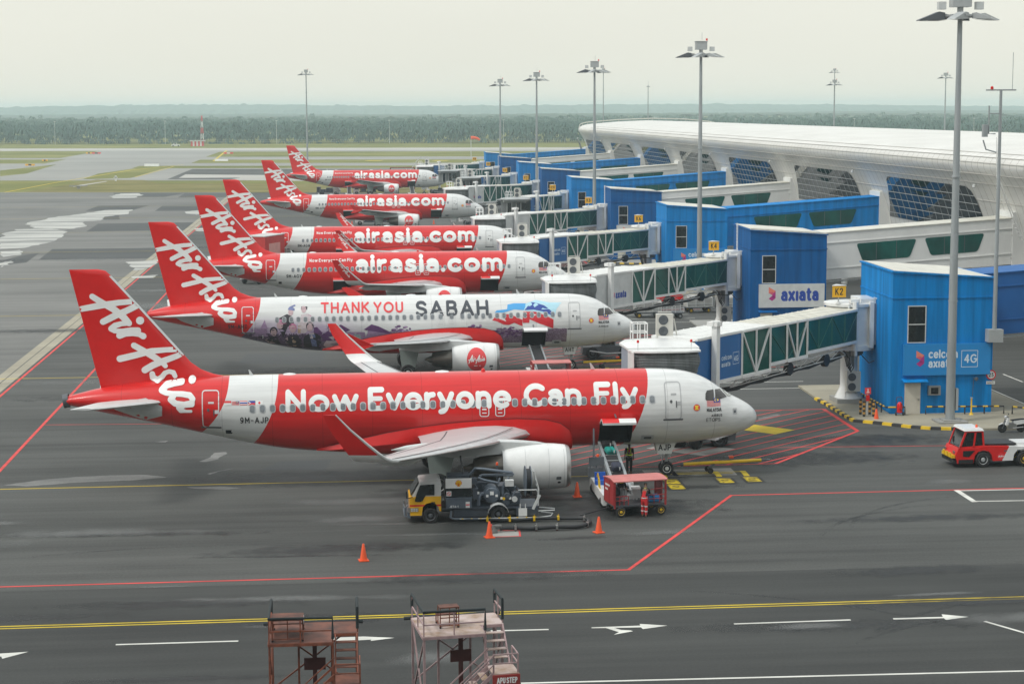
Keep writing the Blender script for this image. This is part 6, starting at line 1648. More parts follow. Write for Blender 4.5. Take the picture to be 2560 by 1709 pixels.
# camera pole bolted to the nearest tower
t = thing('camera_pole', 'slim grey antenna pole on a box at the right corner of the nearest kiosk tower', 'pole', (42.65, 118.0, 0))
g = MB(); g.tube([(0, -.1, 5.5), (0, -.1, 14), (0, -.1, 21.2)], [.15, .12, .09], 12); g.build('pole', M_steel, t, 40)
g = MB(); g.b2(-.5, -.45, 4.85, .5, .2, 5.68); g.build('mounting_box', M_grey, t)
g = MB(); g.bar((-1.0, -.1, 21.2), (1.0, -.1, 21.2), .09); g.tube([(.75, -.1, 21.2), (.75, -.1, 23.6)], .02, 5); g.tube([(-.3, -.1, 18.4), (-.75, -.1, 18.4), (-.75, -.1, 20.2)], .05, 6); g.tube([(-.2, -.1, 17.2), (-.9, -.1, 17.4), (-1.1, -.1, 18.0)], .05, 6); g.b2(-1.15, -.25, 18.2, -.85, .05, 19.0); g.tube([(-.1, -.1, 19.7), (-.75, -.1, 19.7)], .04, 6); g.build('crossbar', M_steel, t)
MB().lathe([(.1, 0), (.1, .15), (.02, .2)], (-.6, -.1, 21.25), (0, 0, 1), 8).build('obstruction_lamp', M_red, t)
# ---------------------------------------------------------------- equipment on the stands
M_truckg = mat('plant_grey', (.055, .068, .085), .45, var=.2, scale=3)
M_truckl = mat('plant_blue_grey', (.10, .125, .155), .4, var=.15, scale=3)
M_cyel = mat('cab_yellow', (.78, .43, .01), .35, var=.06, coat=.3)
M_cgrey = mat('cab_white', (.55, .56, .55), .35, var=.08, coat=.2)
M_vest = mat('hi_vis_yellow', (.62, .80, .03), .6, var=.1)
M_navy = mat('black_cloth', (.014, .015, .018), .85, var=.2)
M_skin = mat('skin', (.20, .105, .065), .6, var=.08)
M_hair = mat('hair', (.01, .009, .008), .7, var=.1)
M_over = mat('red_overalls', (.52, .018, .02), .8, var=.12, scale=6)
M_refl = mat('reflective_tape', (.60, .61, .60), .35, var=.05)
M_dred = mat('faded_red_paint', (.33, .028, .030), .5, var=.18, scale=2)
M_pink = mat('sun_bleached_red', (.50, .165, .15), .6, var=.15, scale=2)
M_rust = mat('rust_red_steel', (.21, .062, .032), .65, var=.35, scale=2.5, dirt=(.10, .035, .02))
M_rustd = mat('rust_deck', (.15, .055, .035), .75, var=.35, scale=1.6, dirt=(.05, .025, .02))
M_mauve = mat('faded_mauve_steel', (.36, .25, .25), .6, var=.25, scale=2.5)
M_mauved = mat('faded_mauve_deck', (.44, .36, .34), .7, var=.3, scale=1.3, dirt=(.25, .16, .09))
M_dkbr = mat('dark_red_brown', (.09, .025, .022), .6, var=.25)
M_foam = mat('black_foam_rail', (.016, .024, .026), .8, var=.2)

# cones
def cone(x, y, label, name='traffic_cone', h=.78):
    t = thing(name, label, 'traffic cone', (x, y, 0), random.uniform(0, 1), 'orange traffic cones on the apron')
    MB().lathe([(.17, .04), (.05, h * .97), (.035, h), (.01, h)], (0, 0, 0), (0, 0, 1), 18, cap=False).build('cone', M_cone, t, 40)
    g = MB(); g.extr([(-.22, -.22, .004), (.22, -.22, .004), (.22, .22, .004), (-.22, .22, .004)], (0, 0, .045)); g.build('base', M_cone, t)
    MB().lathe([(.113, h * .45), (.083, h * .66)], (0, 0, 0), (0, 0, 1), 18, cap=False).build('band', M_yel, t, 40)
    return t
random.seed(4)
cone(6.85, 86.2, 'orange cone standing by the hydrant pit'); cone(12.16, 95.0, 'orange cone beside the plain engine intake'); cone(12.14, 86.66, 'orange cone right of the hose loop'); cone(.85, 82.3, 'orange cone alone, nearest the camera'); cone(34.44, 116.5, 'orange cone by the striped bollards')
c6 = (2.205, 327.536); c7 = (16.585, 328.412)
cone(*c6, 'orange cone under the rear hull of the second farthest airliner'); cone(*c7, 'orange cone under the front hull of the second farthest airliner')

# ---- people: a skinned skeleton, then clothing grown over it
def skin(name, chains, mats, parent, sub=2):
    """chains: list of [(point, radius)...]; one continuous surface"""
    me = bpy.data.meshes.new(name); vs = []; es = []; rs = []; key = {}
    for ch in chains:
        prev = None
        for p, r in ch:
            k_ = tuple(round(c, 4) for c in p)
            if k_ not in key: key[k_] = len(vs); vs.append(p); rs.append(r)
            i = key[k_]
            if prev is not None and prev != i: es.append((prev, i))
            prev = i
    me.from_pydata(vs, es, [])
    o = bpy.data.objects.new(name, me); C.objects.link(o)
    md = o.modifiers.new('s', 'SKIN'); sd = o.modifiers.new('d', 'SUBSURF'); sd.levels = sub; sd.render_levels = sub
    for i, sv in enumerate(me.skin_vertices[0].data):
        q = rs[i]; sv.radius = q if isinstance(q, tuple) else (q, q); sv.use_root = (i == 0)
    dg = bpy.context.evaluated_depsgraph_get()
    m2 = bpy.data.meshes.new_from_object(o.evaluated_get(dg)); m2.name = name
    bpy.data.objects.remove(o); bpy.data.meshes.remove(me)
    m2.materials.clear(); m2.materials.append(mats)
    m2.polygons.foreach_set('use_smooth', [True] * len(m2.polygons))
    r = obj(name, m2, parent); return r
def hand(side, wr, dirn):
    """palm with four unequal curled fingers and a thumb from its side"""
    wr = Vector(wr); d = Vector(dirn).normalized(); s = d.cross(Vector((0, 0, 1))).normalized() if abs(d.z) < .9 else Vector((0, 1, 0)); n = s.cross(d)
    palm = wr + d * .075; out = [[(tuple(wr), .026), (tuple(palm), .034)]]
    for i, L in enumerate((.062, .075, .08, .07)):
        b = palm + s * (.012 * (1.5 - i)) * 1.6; f1 = b + d * L * .5 + n * .004; f2 = f1 + d * L * .35 - n * .022
        out.append([(tuple(palm), .034), (tuple(b), .010), (tuple(f1), .0095), (tuple(f2), .008)])
    th = wr + d * .03 + s * .04 * side; out.append([(tuple(wr), .026), (tuple(th), .011), (tuple(th + d * .04 + s * .008 * side - n * .01), .009)])
    return out
def person(label, x, y, rz, pose, group=None):
    """pose 'stand' or 'reach'; local +X is where the person faces"""
    t = thing('person', label, 'person', (x, y, .0), rz, group)
    lean = {'stand': .0, 'reach': .16, 'bend': .42, 'sit': .05}[pose]
    hip = (0, 0, .86); wa = (lean * .35, 0, 1.02); ch = (lean * .8, 0, 1.27); nk = (lean * 1.05, 0, 1.43); hd = (lean * 1.3 + .02, 0, 1.57); tp = (lean * 1.35 + .015, 0, 1.66)
    fl, fr = (.08, .0) if pose != 'stand' else (.03, -.02)
    leg = lambda s, dx: [(hip, .115), ((dx * .2, s * .10, .82), .088), ((dx + .02, s * .105, .47), .058), ((dx - .02, s * .105, .10), .042)]
    foot = lambda s, dx: [((dx - .02, s * .105, .10), .042), ((dx - .04, s * .105, .045), .042), ((dx + .12, s * .12, .035), .036), ((dx + .17, s * .125, .03), .026)]
    if pose in ('reach', 'bend'): al = [(.22, 0, -.22), (.44, 0, -.24)]; ar = [(.18, 0, -.24), (.42, 0, -.32)]
    else: al = [(-.02, .05, -.28), (.05, .06, -.52)]; ar = [(-.02, -.05, -.28), (.06, -.05, -.52)]
    shl = (ch[0] + lean * .12, .18, 1.38); shr = (ch[0] + lean * .12, -.18, 1.38)
    el = tuple(a + b for a, b in zip(shl, al[0])); wl = tuple(a + b for a, b in zip(shl, al[1])); er = tuple(a + b for a, b in zip(shr, ar[0])); wr = tuple(a + b for a, b in zip(shr, ar[1]))
    body = [[(hip, .115), (wa, (.12, .10)), (ch, (.14, .105)), (nk, .052), (hd, (.078, .088)), (tp, .07)], leg(1, fl), leg(-1, fr), foot(1, fl), foot(-1, fr), [(ch, (.14, .105)), (shl, .058), (el, .042), (wl, .028)], [(ch, (.14, .105)), (shr, .058), (er, .042), (wr, .028)]]
    dl = Vector(wl) - Vector(el); dr = Vector(wr) - Vector(er)
    body += hand(1, wl, dl) + hand(-1, wr, dr)
    b = skin('body', body, M_skin, t)
    # face: nose, mouth, eyes and ears as small features on the head
    g = MB(); hx, hz = hd[0], hd[2]
    g.lathe([(.014, 0), (.004, .03)], (hx + .082, 0, hz - .005), (1, 0, -.4), 6)
    for s in (-1, 1): g.lathe([(.01, 0), (.022, .012), (.004, .02)], (hx + .0, s * .078, hz - .01), (0, s, 0), 8)
    g.build('face', M_skin, b, 40)
    g = MB()
    for s in (-1, 1): g.box((hx + .083, s * .03, hz + .018), (.008, .022, .009))
    g.box((hx + .083, 0, hz - .05), (.006, .045, .008)); g.build('eyes_and_mouth', M_hair, b)
    skin('hair', [[((hx - .03, 0, hz + .03), (.105, .108)), ((hx - .015, 0, hz + .08), (.095, .1)), ((hx - .055, 0, hz - .05), (.085, .08))]], M_hair, t, 1)
    up = .014
    tors = [[(hip, .135), (wa, (.135, .118)), (ch, (.157, .122)), ((nk[0], 0, 1.405), .068)], [(ch, (.157, .122)), (shl, .075), (el, .056)], [(ch, (.157, .122)), (shr, .075), (er, .056)]]
    legs = [[(hip, .135), ((fl * .2, .10, .82), .108), ((fl + .02, .105, .47), .078), ((fl - .02, .105, .09), .066)], [(hip, .135), ((fr * .2, -.10, .82), .108), ((fr + .02, -.105, .47), .078), ((fr - .02, -.105, .09), .066)]]
    shoes = [[(foot(1, fl)[1][0], .056), (foot(1, fl)[2][0], .048), (foot(1, fl)[3][0], .036)], [(foot(-1, fr)[1][0], .056), (foot(-1, fr)[2][0], .048), (foot(-1, fr)[3][0], .036)]]
    return t, tors, legs, shoes, dict(wa=wa, ch=ch, hip=hip, el=el, er=er, fl=fl, fr=fr, nk=nk, wl=wl, wr=wr)
def band(g, c, rx, ry, z, w=.05, n=18): g.loft([[Vector((c[0] + rx * math.cos(2 * math.pi * i / n), c[1] + ry * math.sin(2 * math.pi * i / n), z + q)) for i in range(n)] for q in (-w / 2, w / 2)], cap=False)
def worker_vest(label, x, y, rz, pose='stand'):
    t, to, le, sh, q = person(label, x, y, rz, pose)
    skin('shirt', to, M_navy, t); skin('trousers', le, M_navy, t); s = [skin('shoe', [c_], M_hair, t, 1) for c_ in sh]
    g = MB(); w = q['wa']; c_ = q['ch']
    band(g, w, .15, .19, 1.05, .07)
    for s_ in (-1, 1): g.bar((w[0] - .165, s_ * .10, 1.08), (c_[0] - .145, s_ * .075, 1.42), .045, .02); g.bar((w[0] + .165, s_ * .12, 1.08), (c_[0] + .15, s_ * .09, 1.40), .05, .02); g.bar((c_[0] - .14, s_ * .075, 1.42), (c_[0] + .14, s_ * .085, 1.42), .05, .02)
    v = g.build('vest_straps', M_vest, t)
    g = MB(); g.lathe([(.01, 0), (.05, 0), (.05, .006)], (c_[0] - .165, 0, 1.3), (-1, 0, 0), 12); g.build('back_badge', M_over, v)
    return t
def worker_red(label, x, y, rz, pose='reach'):
    t, to, le, sh, q = person(label, x, y, rz, pose)
    skin('overalls', [[(p_, tuple(1.09 * c_ for c_ in r_) if isinstance(r_, tuple) else 1.1 * r_) for p_, r_ in to[0][:3]] + [((q['ch'][0], 0, 1.33), (.15, .12))], *le], M_over, t); skin('shirt', to, M_navy, t)
    for c_ in sh: skin('shoe', [c_], M_hair, t, 1)
    g = MB(); band(g, (q['wa'][0] * .7, 0), .155, .165, .97, .05)
    for s_, dx in ((1, q['fl']), (-1, q['fr'])):
        for z in (.55, .30): band(g, (dx + .0, s_ * .105), .088, .088, z, .05, 12)
    g.build('reflective_tape', M_refl, t)
    g = MB(); band(g, q['nk'], .075, .085, 1.42, .05, 12); g.build('collar', M_vest, t)
    return t
worker_vest('worker in black with a yellow safety vest standing beside the belt loader', 15.85, 101.0, R(80))
worker_red('worker in red overalls leaning into the near side of the red baggage trolley', 14.86, 89.85, R(62))
worker_red('worker in red overalls behind the red baggage trolley, seen through it', 13.95, 91.95, R(-85), 'bend')
q = (21.578, 143.146)
worker_vest('crouched worker with a yellow vest by the tow bar of the mural airliner', 24.0, 142.2, R(200), 'bend')

# ---- fuel dispenser truck (nose to the left); local x: -3.15 bumper .. 3.4 rear, near side y = -1
t = thing('fuel_truck', 'yellow and white cabbed fuel dispenser truck with grey plant, under the wing', 'truck', (6.25, 90.45, 0))
E_ = lambda X, Y: ((X - 100) / 286 - 3.15, (925 - Y) / 286)         # side view of the truck in metres
side_prof = [(-3.02, .42), (-3.05, 1.32), (-2.92, 1.36), (-2.52, 2.06), (-1.62, 2.14), (-1.5, 2.06), (-1.5, .62), (-1.58, .62), (-1.64, .84), (-1.8, 1.0), (-2.02, 1.05), (-2.24, 1.0), (-2.4, .84), (-2.46, .42)]
g = MB(); 
def zsplit(poly, z0, z1):
    """the part of a profile between two heights"""
    def clip(p, f):
        out = []
        for i in range(len(p)):
            a, b_ = p[i - 1], p[i]; fa, fb = f(a), f(b_)
            if (fa < 0) != (fb < 0): k_ = fa / (fa - fb); out.append((a[0] + (b_[0] - a[0]) * k_, a[1] + (b_[1] - a[1]) * k_))
            if fb >= 0: out.append(b_)
        return out
    return clip(clip(poly, lambda p: p[1] - z0), lambda p: z1 - p[1])
for mi, z0, z1 in ((0, .3, .87), (1, .87, .96), (0, .96, 1.36), (2, 1.36, 2.3)):
    g.mi = mi; pr = zsplit(side_prof, z0, z1); w = .96 if z0 < 1.3 else .93
    vs = [(x, -w, z) for x, z in pr] + [(x, w, z) for x, z in pr]; n = len(pr)
    tri = [list(f) for f in earclip(pr)]
    g.add(vs, tri + [[i + n for i in reversed(f)] for f in tri] + [[i, (i + 1) % n, n + (i + 1) % n, n + i] for i in range(n)])
cabm = fixn(g.mesh('cab', [M_cyel, M_red, M_cgrey])); cabo = obj('cab', cabm, t)
g = MB(); wn = [(-2.78, 1.20), (-2.70, 1.50), (-2.52, 1.93), (-1.82, 1.96), (-1.82, 1.42), (-2.25, 1.42), (-2.42, 1.14), (-2.55, 1.10), (-2.76, 1.12)]
for s in (-1, 1): g.extr([(x, s * .935 if z > 1.36 else s * .962, z) for x, z in wn], (0, s * .03, 0))
g.extr([(-2.96, -.84, 1.40), (-2.96, .84, 1.40), (-2.60, .8, 2.02), (-2.60, -.8, 2.02)], (-.03, 0, .015)); g.build('window', M_glassd, cabo)
g = MB(); g.b2(-1.98, -.99, 1.0, -1.8, -.95, 1.08); g.build('door_handle', M_black, cabo)
g = MB(); g.tube([(-2.9, -.98, 1.35), (-3.15, -1.12, 1.32), (-3.2, -1.18, 1.4)], .02, 6); g.box((-3.2, -1.18, 1.52), (.05, .14, .36)); g.build('wing_mirror', M_black, cabo)
g = MB(); g.b2(-3.12, -.98, .58, -3.02, -.5, .82); g.b2(-3.0, -.985, .62, -2.62, -.955, .8); g.build('headlight', M_metal, cabo)
g = MB()
for i in range(3):
    for j in range(2): g.b2(-2.98 + .12 * i, -.992, .64 + .08 * j, -2.90 + .12 * i, -.986, .69 + .08 * j)
g.build('number_plate', M_white, cabo)
g = MB(); g.tube([(-3.1, -.9, .35), (-3.28, -.85, .4), (-3.26, -.85, .8), (-3.1, -.8, .9)], .035, 6); g.tube([(-3.1, .9, .35), (-3.28, .85, .4), (-3.26, .85, .8)], .035, 6); g.tube([(-3.28, -.85, .4), (-3.28, .85, .4)], .04, 6); g.tube([(-3.27, -.85, .62), (-3.27, .85, .62)], .03, 6); g.b2(-3.15, -.95, .3, -3.0, .95, .6); g.build('bull_bar', M_truckl, t, 40)
def wheel_part(parent, c, r, w, rimm=M_dgrey, tyre='tyre'):
    MB().wheel(c, r, w).build('wheel', M_rubber, parent, 40); MB().rim(c, r, w).build('rim', rimm, parent, 40)
for x, y_, w in ((-2.02, -.83, .26), (-2.02, .83, .26), (1.31, -.76, .46), (1.31, .76, .46)): wheel_part(t, (x, y_, .39), .39, w)
g = MB(); g.b2(-1.5, -.42, .45, 3.2, -.3, .65); g.b2(-1.5, .3, .45, 3.2, .42, .65); g.b2(-1.45, -.9, .66, 3.3, .95, .74); g.b2(-.9, -.85, .28, .8, -.4, .64); g.b2(2.2, -.95, .3, 3.25, .9, .66); g.build('chassis', M_truckg, t)
g = MB()
pts = arc(1.31, .36, .52, .52, 10, 170, 12); g.loft([[V(x, -1.02, z), V(x, -.5, z), V(x, -.5, z + .03), V(x, -1.02, z + .03)] for x, z in pts]); g.build('mudguard', M_lgrey, t, 40)
g = MB(); g.b2(-1.26, -.98, .74, .0, -.3, 1.22); g.b2(-1.3, -1.0, 1.2, .02, -.35, 1.27); g.b2(-1.25, .2, .74, 0, .95, 1.9); c_ = g.build('control_cabinet', M_truckl, t)
g = MB()
for x in (-1.26, -.06): g.b2(x, -.95, 1.27, x + .05, -.9, 2.2); g.b2(x, -.1, 1.27, x + .05, -.05, 2.2)
g.b2(-1.26, -.93, 1.28, -.01, -.91, 1.72); g.build('cabinet_window', M_glassd, c_)
g = MB(); g.b2(-1.28, -.985, 1.74, .0, -.93, 2.22); fs = g.build('fascia_board', M_white, t)
g = MB(); o = (-.64, -.986, 1.83)
fan = [(-.07, 0), (-.075, .05), (-.15, .1), (-.165, .17), (-.13, .25), (-.07, .30), (0, .315), (.07, .30), (.13, .25), (.165, .17), (.15, .1), (.075, .05), (.07, 0)]
g.poly([(o[0] + x, o[1] - .003, o[2] + z) for x, z in fan]); g.mi = 1
g.poly([(o[0] + x * .86, o[1] - .006, o[2] + .02 + z * .88) for x, z in fan]); g.mi = 0
for i in range(5): a = R(90 + (i - 2) * 24); flat_text(g, [[(0, .04), (.26 * math.cos(a) * .62, .04 + .23 * math.sin(a))]], .008, (o[0], o[1] - .008, o[2]), (1, 0, 0), (0, 0, 1))
g.build('scallop_emblem', [M_red, M_flagyel], fs)
g = MB(); g.b2(-1.24, -1.0, 1.36, -1.0, -.985, 1.6); n_ = g.build('no_smoking_sign', M_white, t)
g = MB(); flat_text(g, [[(.12 + .08 * math.cos(R(18 * i)), .12 + .08 * math.sin(R(18 * i))) for i in range(21)], [(.065, .175), (.175, .065)]], .012, (-1.24, -1.0, 1.36), (1, 0, 0), (0, 0, 1)); g.build('prohibition_mark', M_tred, n_)
g = MB(); g.b2(-.3, -.995, .76, -.1, -.98, 1.06); n_ = g.build('notice_plate', M_white, t); MB().b2(-.29, -1.0, .88, -.11, -.995, .94).build('notice_stripe', M_tred, n_)
g = MB(); sign_text(g, 'JETA-1', (-1.08, -.985, .78), (1, 0, 0), (0, 0, 1), 0, .42, 0, .11, .11, .2, .006); g.build('fuel_grade_lettering', M_twhite, t)
# filter vessel, pumps, pipes
g = MB(); g.lathe([(.05, -.55), (.3, -.5), (.36, -.42), (.37, -.38), (.37, .5), (.3, .6), (.05, .65)], (1.02, -.2, 1.33), (0, 1, 0), 22); g.lathe([(.41, -.43), (.41, -.36)], (1.02, -.2, 1.33), (0, 1, 0), 22); fv = g.build('filter_vessel', M_truckl, t, 40)
g = MB(); g.b2(.92, -.78, 1.32, 1.1, -.765, 1.5); g.b2(.72, -.775, 1.22, .84, -.76, 1.34); g.b2(1.18, -.775, 1.22, 1.3, -.76, 1.34); g.build('notice_plate', M_white, fv)
g = MB()
rp = random.Random(9)
g.tube([(.35, -.7, .8), (.35, -.75, 1.2), (.45, -.7, 1.35), (.66, -.5, 1.35)], .09, 10); g.tube([(.0, .1, 2.2), (.25, .05, 2.5), (.6, -.1, 2.5), (2.05, -.3, 2.32), (2.1, -.3, 2.2)], .075, 10); g.tube([(2.1, -.3, 2.2), (1.7, -.2, 2.2), (.6, .1, 2.15), (.45, .0, 2.1)], .07, 10); g.tube([(.35, -.3, 2.1), (.7, -.35, 1.98), (1.35, -.45, 1.85), (1.45, -.4, 2.1)], .065, 10)
g.tube([(1.6, -.3, .8), (1.6, -.35, 1.6), (1.75, -.3, 1.9), (1.9, 0, 2.0)], .07, 10); g.tube([(-1.0, -.9, .6), (-1.05, -.95, .3), (-.9, -1.0, .22), (.3, -1.02, .2)], .06, 10)
for i in range(26):
    x = rp.uniform(.1, 2.5); y_ = rp.uniform(-.85, .8); z = rp.uniform(.75, 1.3)
    g.tube([(x, y_, z), (x + rp.uniform(-.3, .3), y_, z + rp.uniform(.1, .6)), (x + rp.uniform(-.4, .4), y_ + rp.uniform(-.3, .3), z + rp.uniform(.2, .7))], rp.uniform(.018, .05), 6)
g.build('pipework', M_truckl, t, 40)
g = MB()
for x, y_, z, d in ((.2, -.7, 1.4, (.25, .3, .5)), (.55, .5, 1.3, (.6, .6, .9)), (1.75, .3, 1.2, (.8, 1.0, .9)), (1.75, -.75, .98, (.26, .2, .34)), (2.2, -.5, 1.1, (.4, .5, .6)), (.15, -.5, 2.0, (.3, .3, .3)), (-.6, .2, 2.05, (1.1, .9, .35)), (2.05, -.7, .95, (.2, .2, .3))): g.box((x, y_, z), d)
g.lathe([(.14, -.1), (.17, 0), (.14, .1)], (1.75, -.86, 1.28), (0, 1, 0), 16); g.build('pump_housing', M_truckg, t)
g = MB(); g.b2(1.68, -.72, 1.72, 2.1, -.4, 2.02); g.lathe([(.14, 0), (.13, .12)], (2.12, -.95, 1.12), (0, 1, 0), 14); g.build('meter_head', M_lgrey, t)
g = MB(); g.b2(1.42, -.93, 1.12, 1.52, -.9, 1.24); g.b2(1.84, -.95, 1.12, 1.95, -.92, 1.24); g.b2(.28, -.87, 1.4, .38, -.85, 1.52); g.build('gauge', M_white, t)
MB().lathe([(.07, 0), (.07, .05)], (1.58, -.95, 1.17), (0, -1, 0), 10).build('valve_handle', M_yel, t)
g = MB()
for x in (2.72, 2.98): g.lathe([(.76, -.015), (.76, .015)], (x, -.1, 1.85), (1, 0, 0), 28)
rl = g.build('hose_reel', M_truckl, t, 40); MB().lathe([(.5, -.12), (.62, -.1), (.62, .1), (.5, .12)], (2.85, -.1, 1.85), (1, 0, 0), 24).build('coiled_hose', M_black, rl, 40)
g = MB()
for y_ in (-.78, -.4): g.tube([(3.3, y_, .75), (3.32, y_, 1.6), (3.1, y_, 2.45), (2.95, y_, 2.5)], .03, 6)
for i in range(6): g.tube([(3.31 - .03 * i, -.78, .9 + .28 * i), (3.31 - .03 * i, -.4, .9 + .28 * i)], .02, 6)
g.tube([(2.3, -.85, 1.55), (3.2, -.85, 1.55)], .03, 6); g.bar((3.02, -.95, .6), (3.36, -.92, 1.3), .08, .12); g.build('ladder', M_lgrey, t, 40)
g = MB(); g.tube([(-.6, -1.04, .22), (3.3, -1.04, .2), (3.9, -.9, .24), (4.05, -.5, .28), (3.5, -.2, .3)], .03, 6); g.tube([(3.3, -.9, .5), (4.1, -.8, .5), (4.15, -.4, .5), (3.4, -.3, .55)], .03, 6); rr = g.build('rubbing_rail', M_lgrey, t, 40)
g = MB()
for i in range(9): g.tube([(-.5 + .45 * i, -1.04, .22), (-.42 + .45 * i, -1.04, .22)], .033, 6)
g.build('rail_mark', M_yel, rr, 40)
g = MB(); g.b2(2.3, -1.02, .28, 2.72, -1.0, .68); g.b2(2.36, -1.02, .68, 2.4, -1.0, .9); g.b2(2.62, -1.02, .68, 2.66, -1.0, .9); g.build('clipboard_plate', M_white, t)
g = MB(); g.lathe([(.06, 0), (.06, .12), (.02, .15)], (1.36, .3, 2.6), (0, 0, 1), 10); MB().tube([(1.36, .3, 1.8), (1.36, .3, 2.6)], .04, 6).build('beacon_post', M_truckg, t); g.build('beacon', M_cone, t, 40)
g = MB(); g.tube([(-.3, .3, 2.2), (-.42, .55, 2.8), (-.42, .8, 3.0)], .045, 8); g.build('fuelling_hose', M_black, t, 40)

# hydrant hose on castors, and the coupler on the pit
t = thing('hydrant_hose', 'black fuel hose on castors looping over the ground from pit to truck', 'hose', (0, 0, 0))
pth = [(7.45, 87.35), (8.2, 87.42), (9.2, 87.35), (10.2, 87.35), (11.2, 87.5), (11.75, 87.85), (11.95, 88.35), (11.85, 88.95), (11.5, 89.25), (10.5, 89.35), (9.3, 89.3), (8.1, 89.3), (6.9, 89.35)]
sm = []
for i in range(len(pth) - 1):
    p0, p1, p2, p3 = (Vector(pth[max(0, min(len(pth) - 1, j))]) for j in (i - 1, i, i + 1, i + 2))
    for k_ in range(5):
        u = k_ / 5; sm.append(.5 * ((2 * p1) + (-p0 + p2) * u + (2 * p0 - 5 * p1 + 4 * p2 - p3) * u * u + (-p0 + 3 * p1 - 3 * p2 + p3) * u ** 3))
MB().tube([(p.x, p.y, (.15 + .02 * math.sin(i * .55))) for i, p in enumerate(sm)], [.10 if i < 34 else .075 for i in range(len(sm))], 10).build('hose', M_black, t, 40)
g = MB(); g.lathe([(.18, 0), (.16, .12), (.1, .2), (.1, .34)], (7.15, 87.2, .02), (0, 0, 1), 12); g.tube([(7.15, 87.2, .28), (7.35, 87.3, .28), (7.5, 87.35, .27)], .1, 10); g.bar((7.0, 87.1, .2), (7.3, 87.5, .32), .05); g.box((7.05, 87.4, .22), (.2, .16, .16)); cp = g.build('coupler', M_under, t, 40)
MB().box((6.98, 87.3, .34), (.16, .1, .1)).build('coupler_handle', M_tred, cp)
for i, (x, y_, my) in enumerate(((8.2, 87.42, 0), (9.2, 87.35, 0), (10.2, 87.35, 0), (11.75, 87.85, 0), (11.75, 89.05, 0), (10.5, 89.35, 1), (9.3, 89.3, 1), (8.1, 89.3, 1), (7.0, 89.35, 1))):
    g = MB(); g.b2(x - .05, y_ - .12, .08, x + .05, y_ + .12, .27); g.tube([(x, y_ - .05, .27), (x + .03, y_ - .05, .36), (x - .02, y_ - .05, .38)], .014, 5); ca = g.build('castor', M_yel if my else M_metal, t)
    MB().wheel((x, y_ - .05, .065), .06, .04, (0, 1, 0), 10).build('castor_wheel', M_dkbr, ca)

# ---- belt loader standing square to the front hold
t = thing('belt_loader', 'white belt loader raised to the front hold of the nearest airliner', 'belt loader', (14.0, 0, 0))
p0, p1 = V(.12, 91.9, .92), V(.25, 98.75, 2.12)
dd = (p1 - p0).normalized(); nn = V(1, 0, 0).cross(dd).normalized()
BP = lambda u, s, h: p0 + (p1 - p0) * u + V(s, 0, 0) + nn * h
g = MB(); g.loft([[BP(u, -.32, -.06), BP(u, .32, -.06), BP(u, .32, .0), BP(u, -.32, .0)] for u in (0, 1)]); g.build('conveyor_belt', M_rubber, t)
g = MB()
for s in (-.40, .40): g.loft([[BP(u, s - .07, -.16), BP(u, s + .07, -.16), BP(u, s + .07, .08), BP(u, s - .07, .08)] for u in (-.02, 1.02)])
g.build('side_frame', M_steel, t)
g = MB()
for i in range(9): u = .02 + .12 * i; g.tube([BP(u, -.33, .005), BP(u, .33, .005)], .022, 6)
g.build('roller', M_grey, t)
g = MB(); g.loft([[V(x, 91.3, .3), V(x, 91.15, .55), V(x, 91.3, .78), V(x, 96.6, .70), V(x, 96.6, .3)] for x in (-.75, .85)]); g.b2(.5, 91.05, .3, .95, 92.0, 1.15); g.b2(-1.0, 91.3, .3, -.62, 96.2, .82); g.b2(.38, 93.5, .7, .9, 94.6, 1.0); bd = g.build('chassis', M_white, t)
g = MB(); sign_text(g, 'LD', (.52, 91.045, .5), (1, 0, 0), (0, 0, 1), .05, .36, 0, .2, .1, .25); g.build('fleet_lettering', M_tblack, bd)
for x in (-.75, .8):
    for y_ in (92.2, 95.6): wheel_part(t, (x, y_, .33), .33, .24)
g = MB()
for i in range(3): g.tube([(-.9 + .0 * i, 93.0 + .25 * i, .8), (-.95, 93.0 + .25 * i, 1.35 + .1 * i), (-.95, 93.4 + .25 * i, 1.3)], .03, 6)
g.build('grab_rail', M_yel, t, 40)
g = MB(); g.b2(-1.0, 93.9, .82, -.42, 94.4, 1.05); g.b2(-1.0, 94.3, 1.0, -.45, 94.42, 1.42); g.build('driver_seat', mat('blue_seat', (.01, .10, .45), .5), t)
g = MB(); g.b2(-1.08, 96.0, .8, -.3, 96.5, 1.3); g.b2(-1.05, 96.0, 1.3, -.98, 96.06, 1.9); g.b2(-.36, 96.0, 1.3, -.3, 96.06, 1.9); g.b2(-.72, 96.0, 1.3, -.66, 96.06, 1.9); g.b2(-1.08, 95.98, 1.45, -.28, 96.08, 1.9); g.build('control_console', M_dgrey, t)
MB().lathe([(.07, 0), (.07, .12), (.02, .15)], (-.6, 96.1, 1.9), (0, 0, 1), 10).build('beacon', M_cone, t)
g = MB(); g.tube([(-.62, 97.6, .9), (-.55, 98.0, 2.4), (-.5, 98.4, 3.0)], .05, 6); g.tube([(-.62, 97.2, .7), (-.6, 97.6, 2.2)], .03, 6); g.bar((-.2, 96.4, .6), (.0, 97.6, 1.85), .1); g.bar((.5, 96.4, .6), (.5, 97.6, 1.85), .1); g.build('lift_arm', M_dgrey, t)
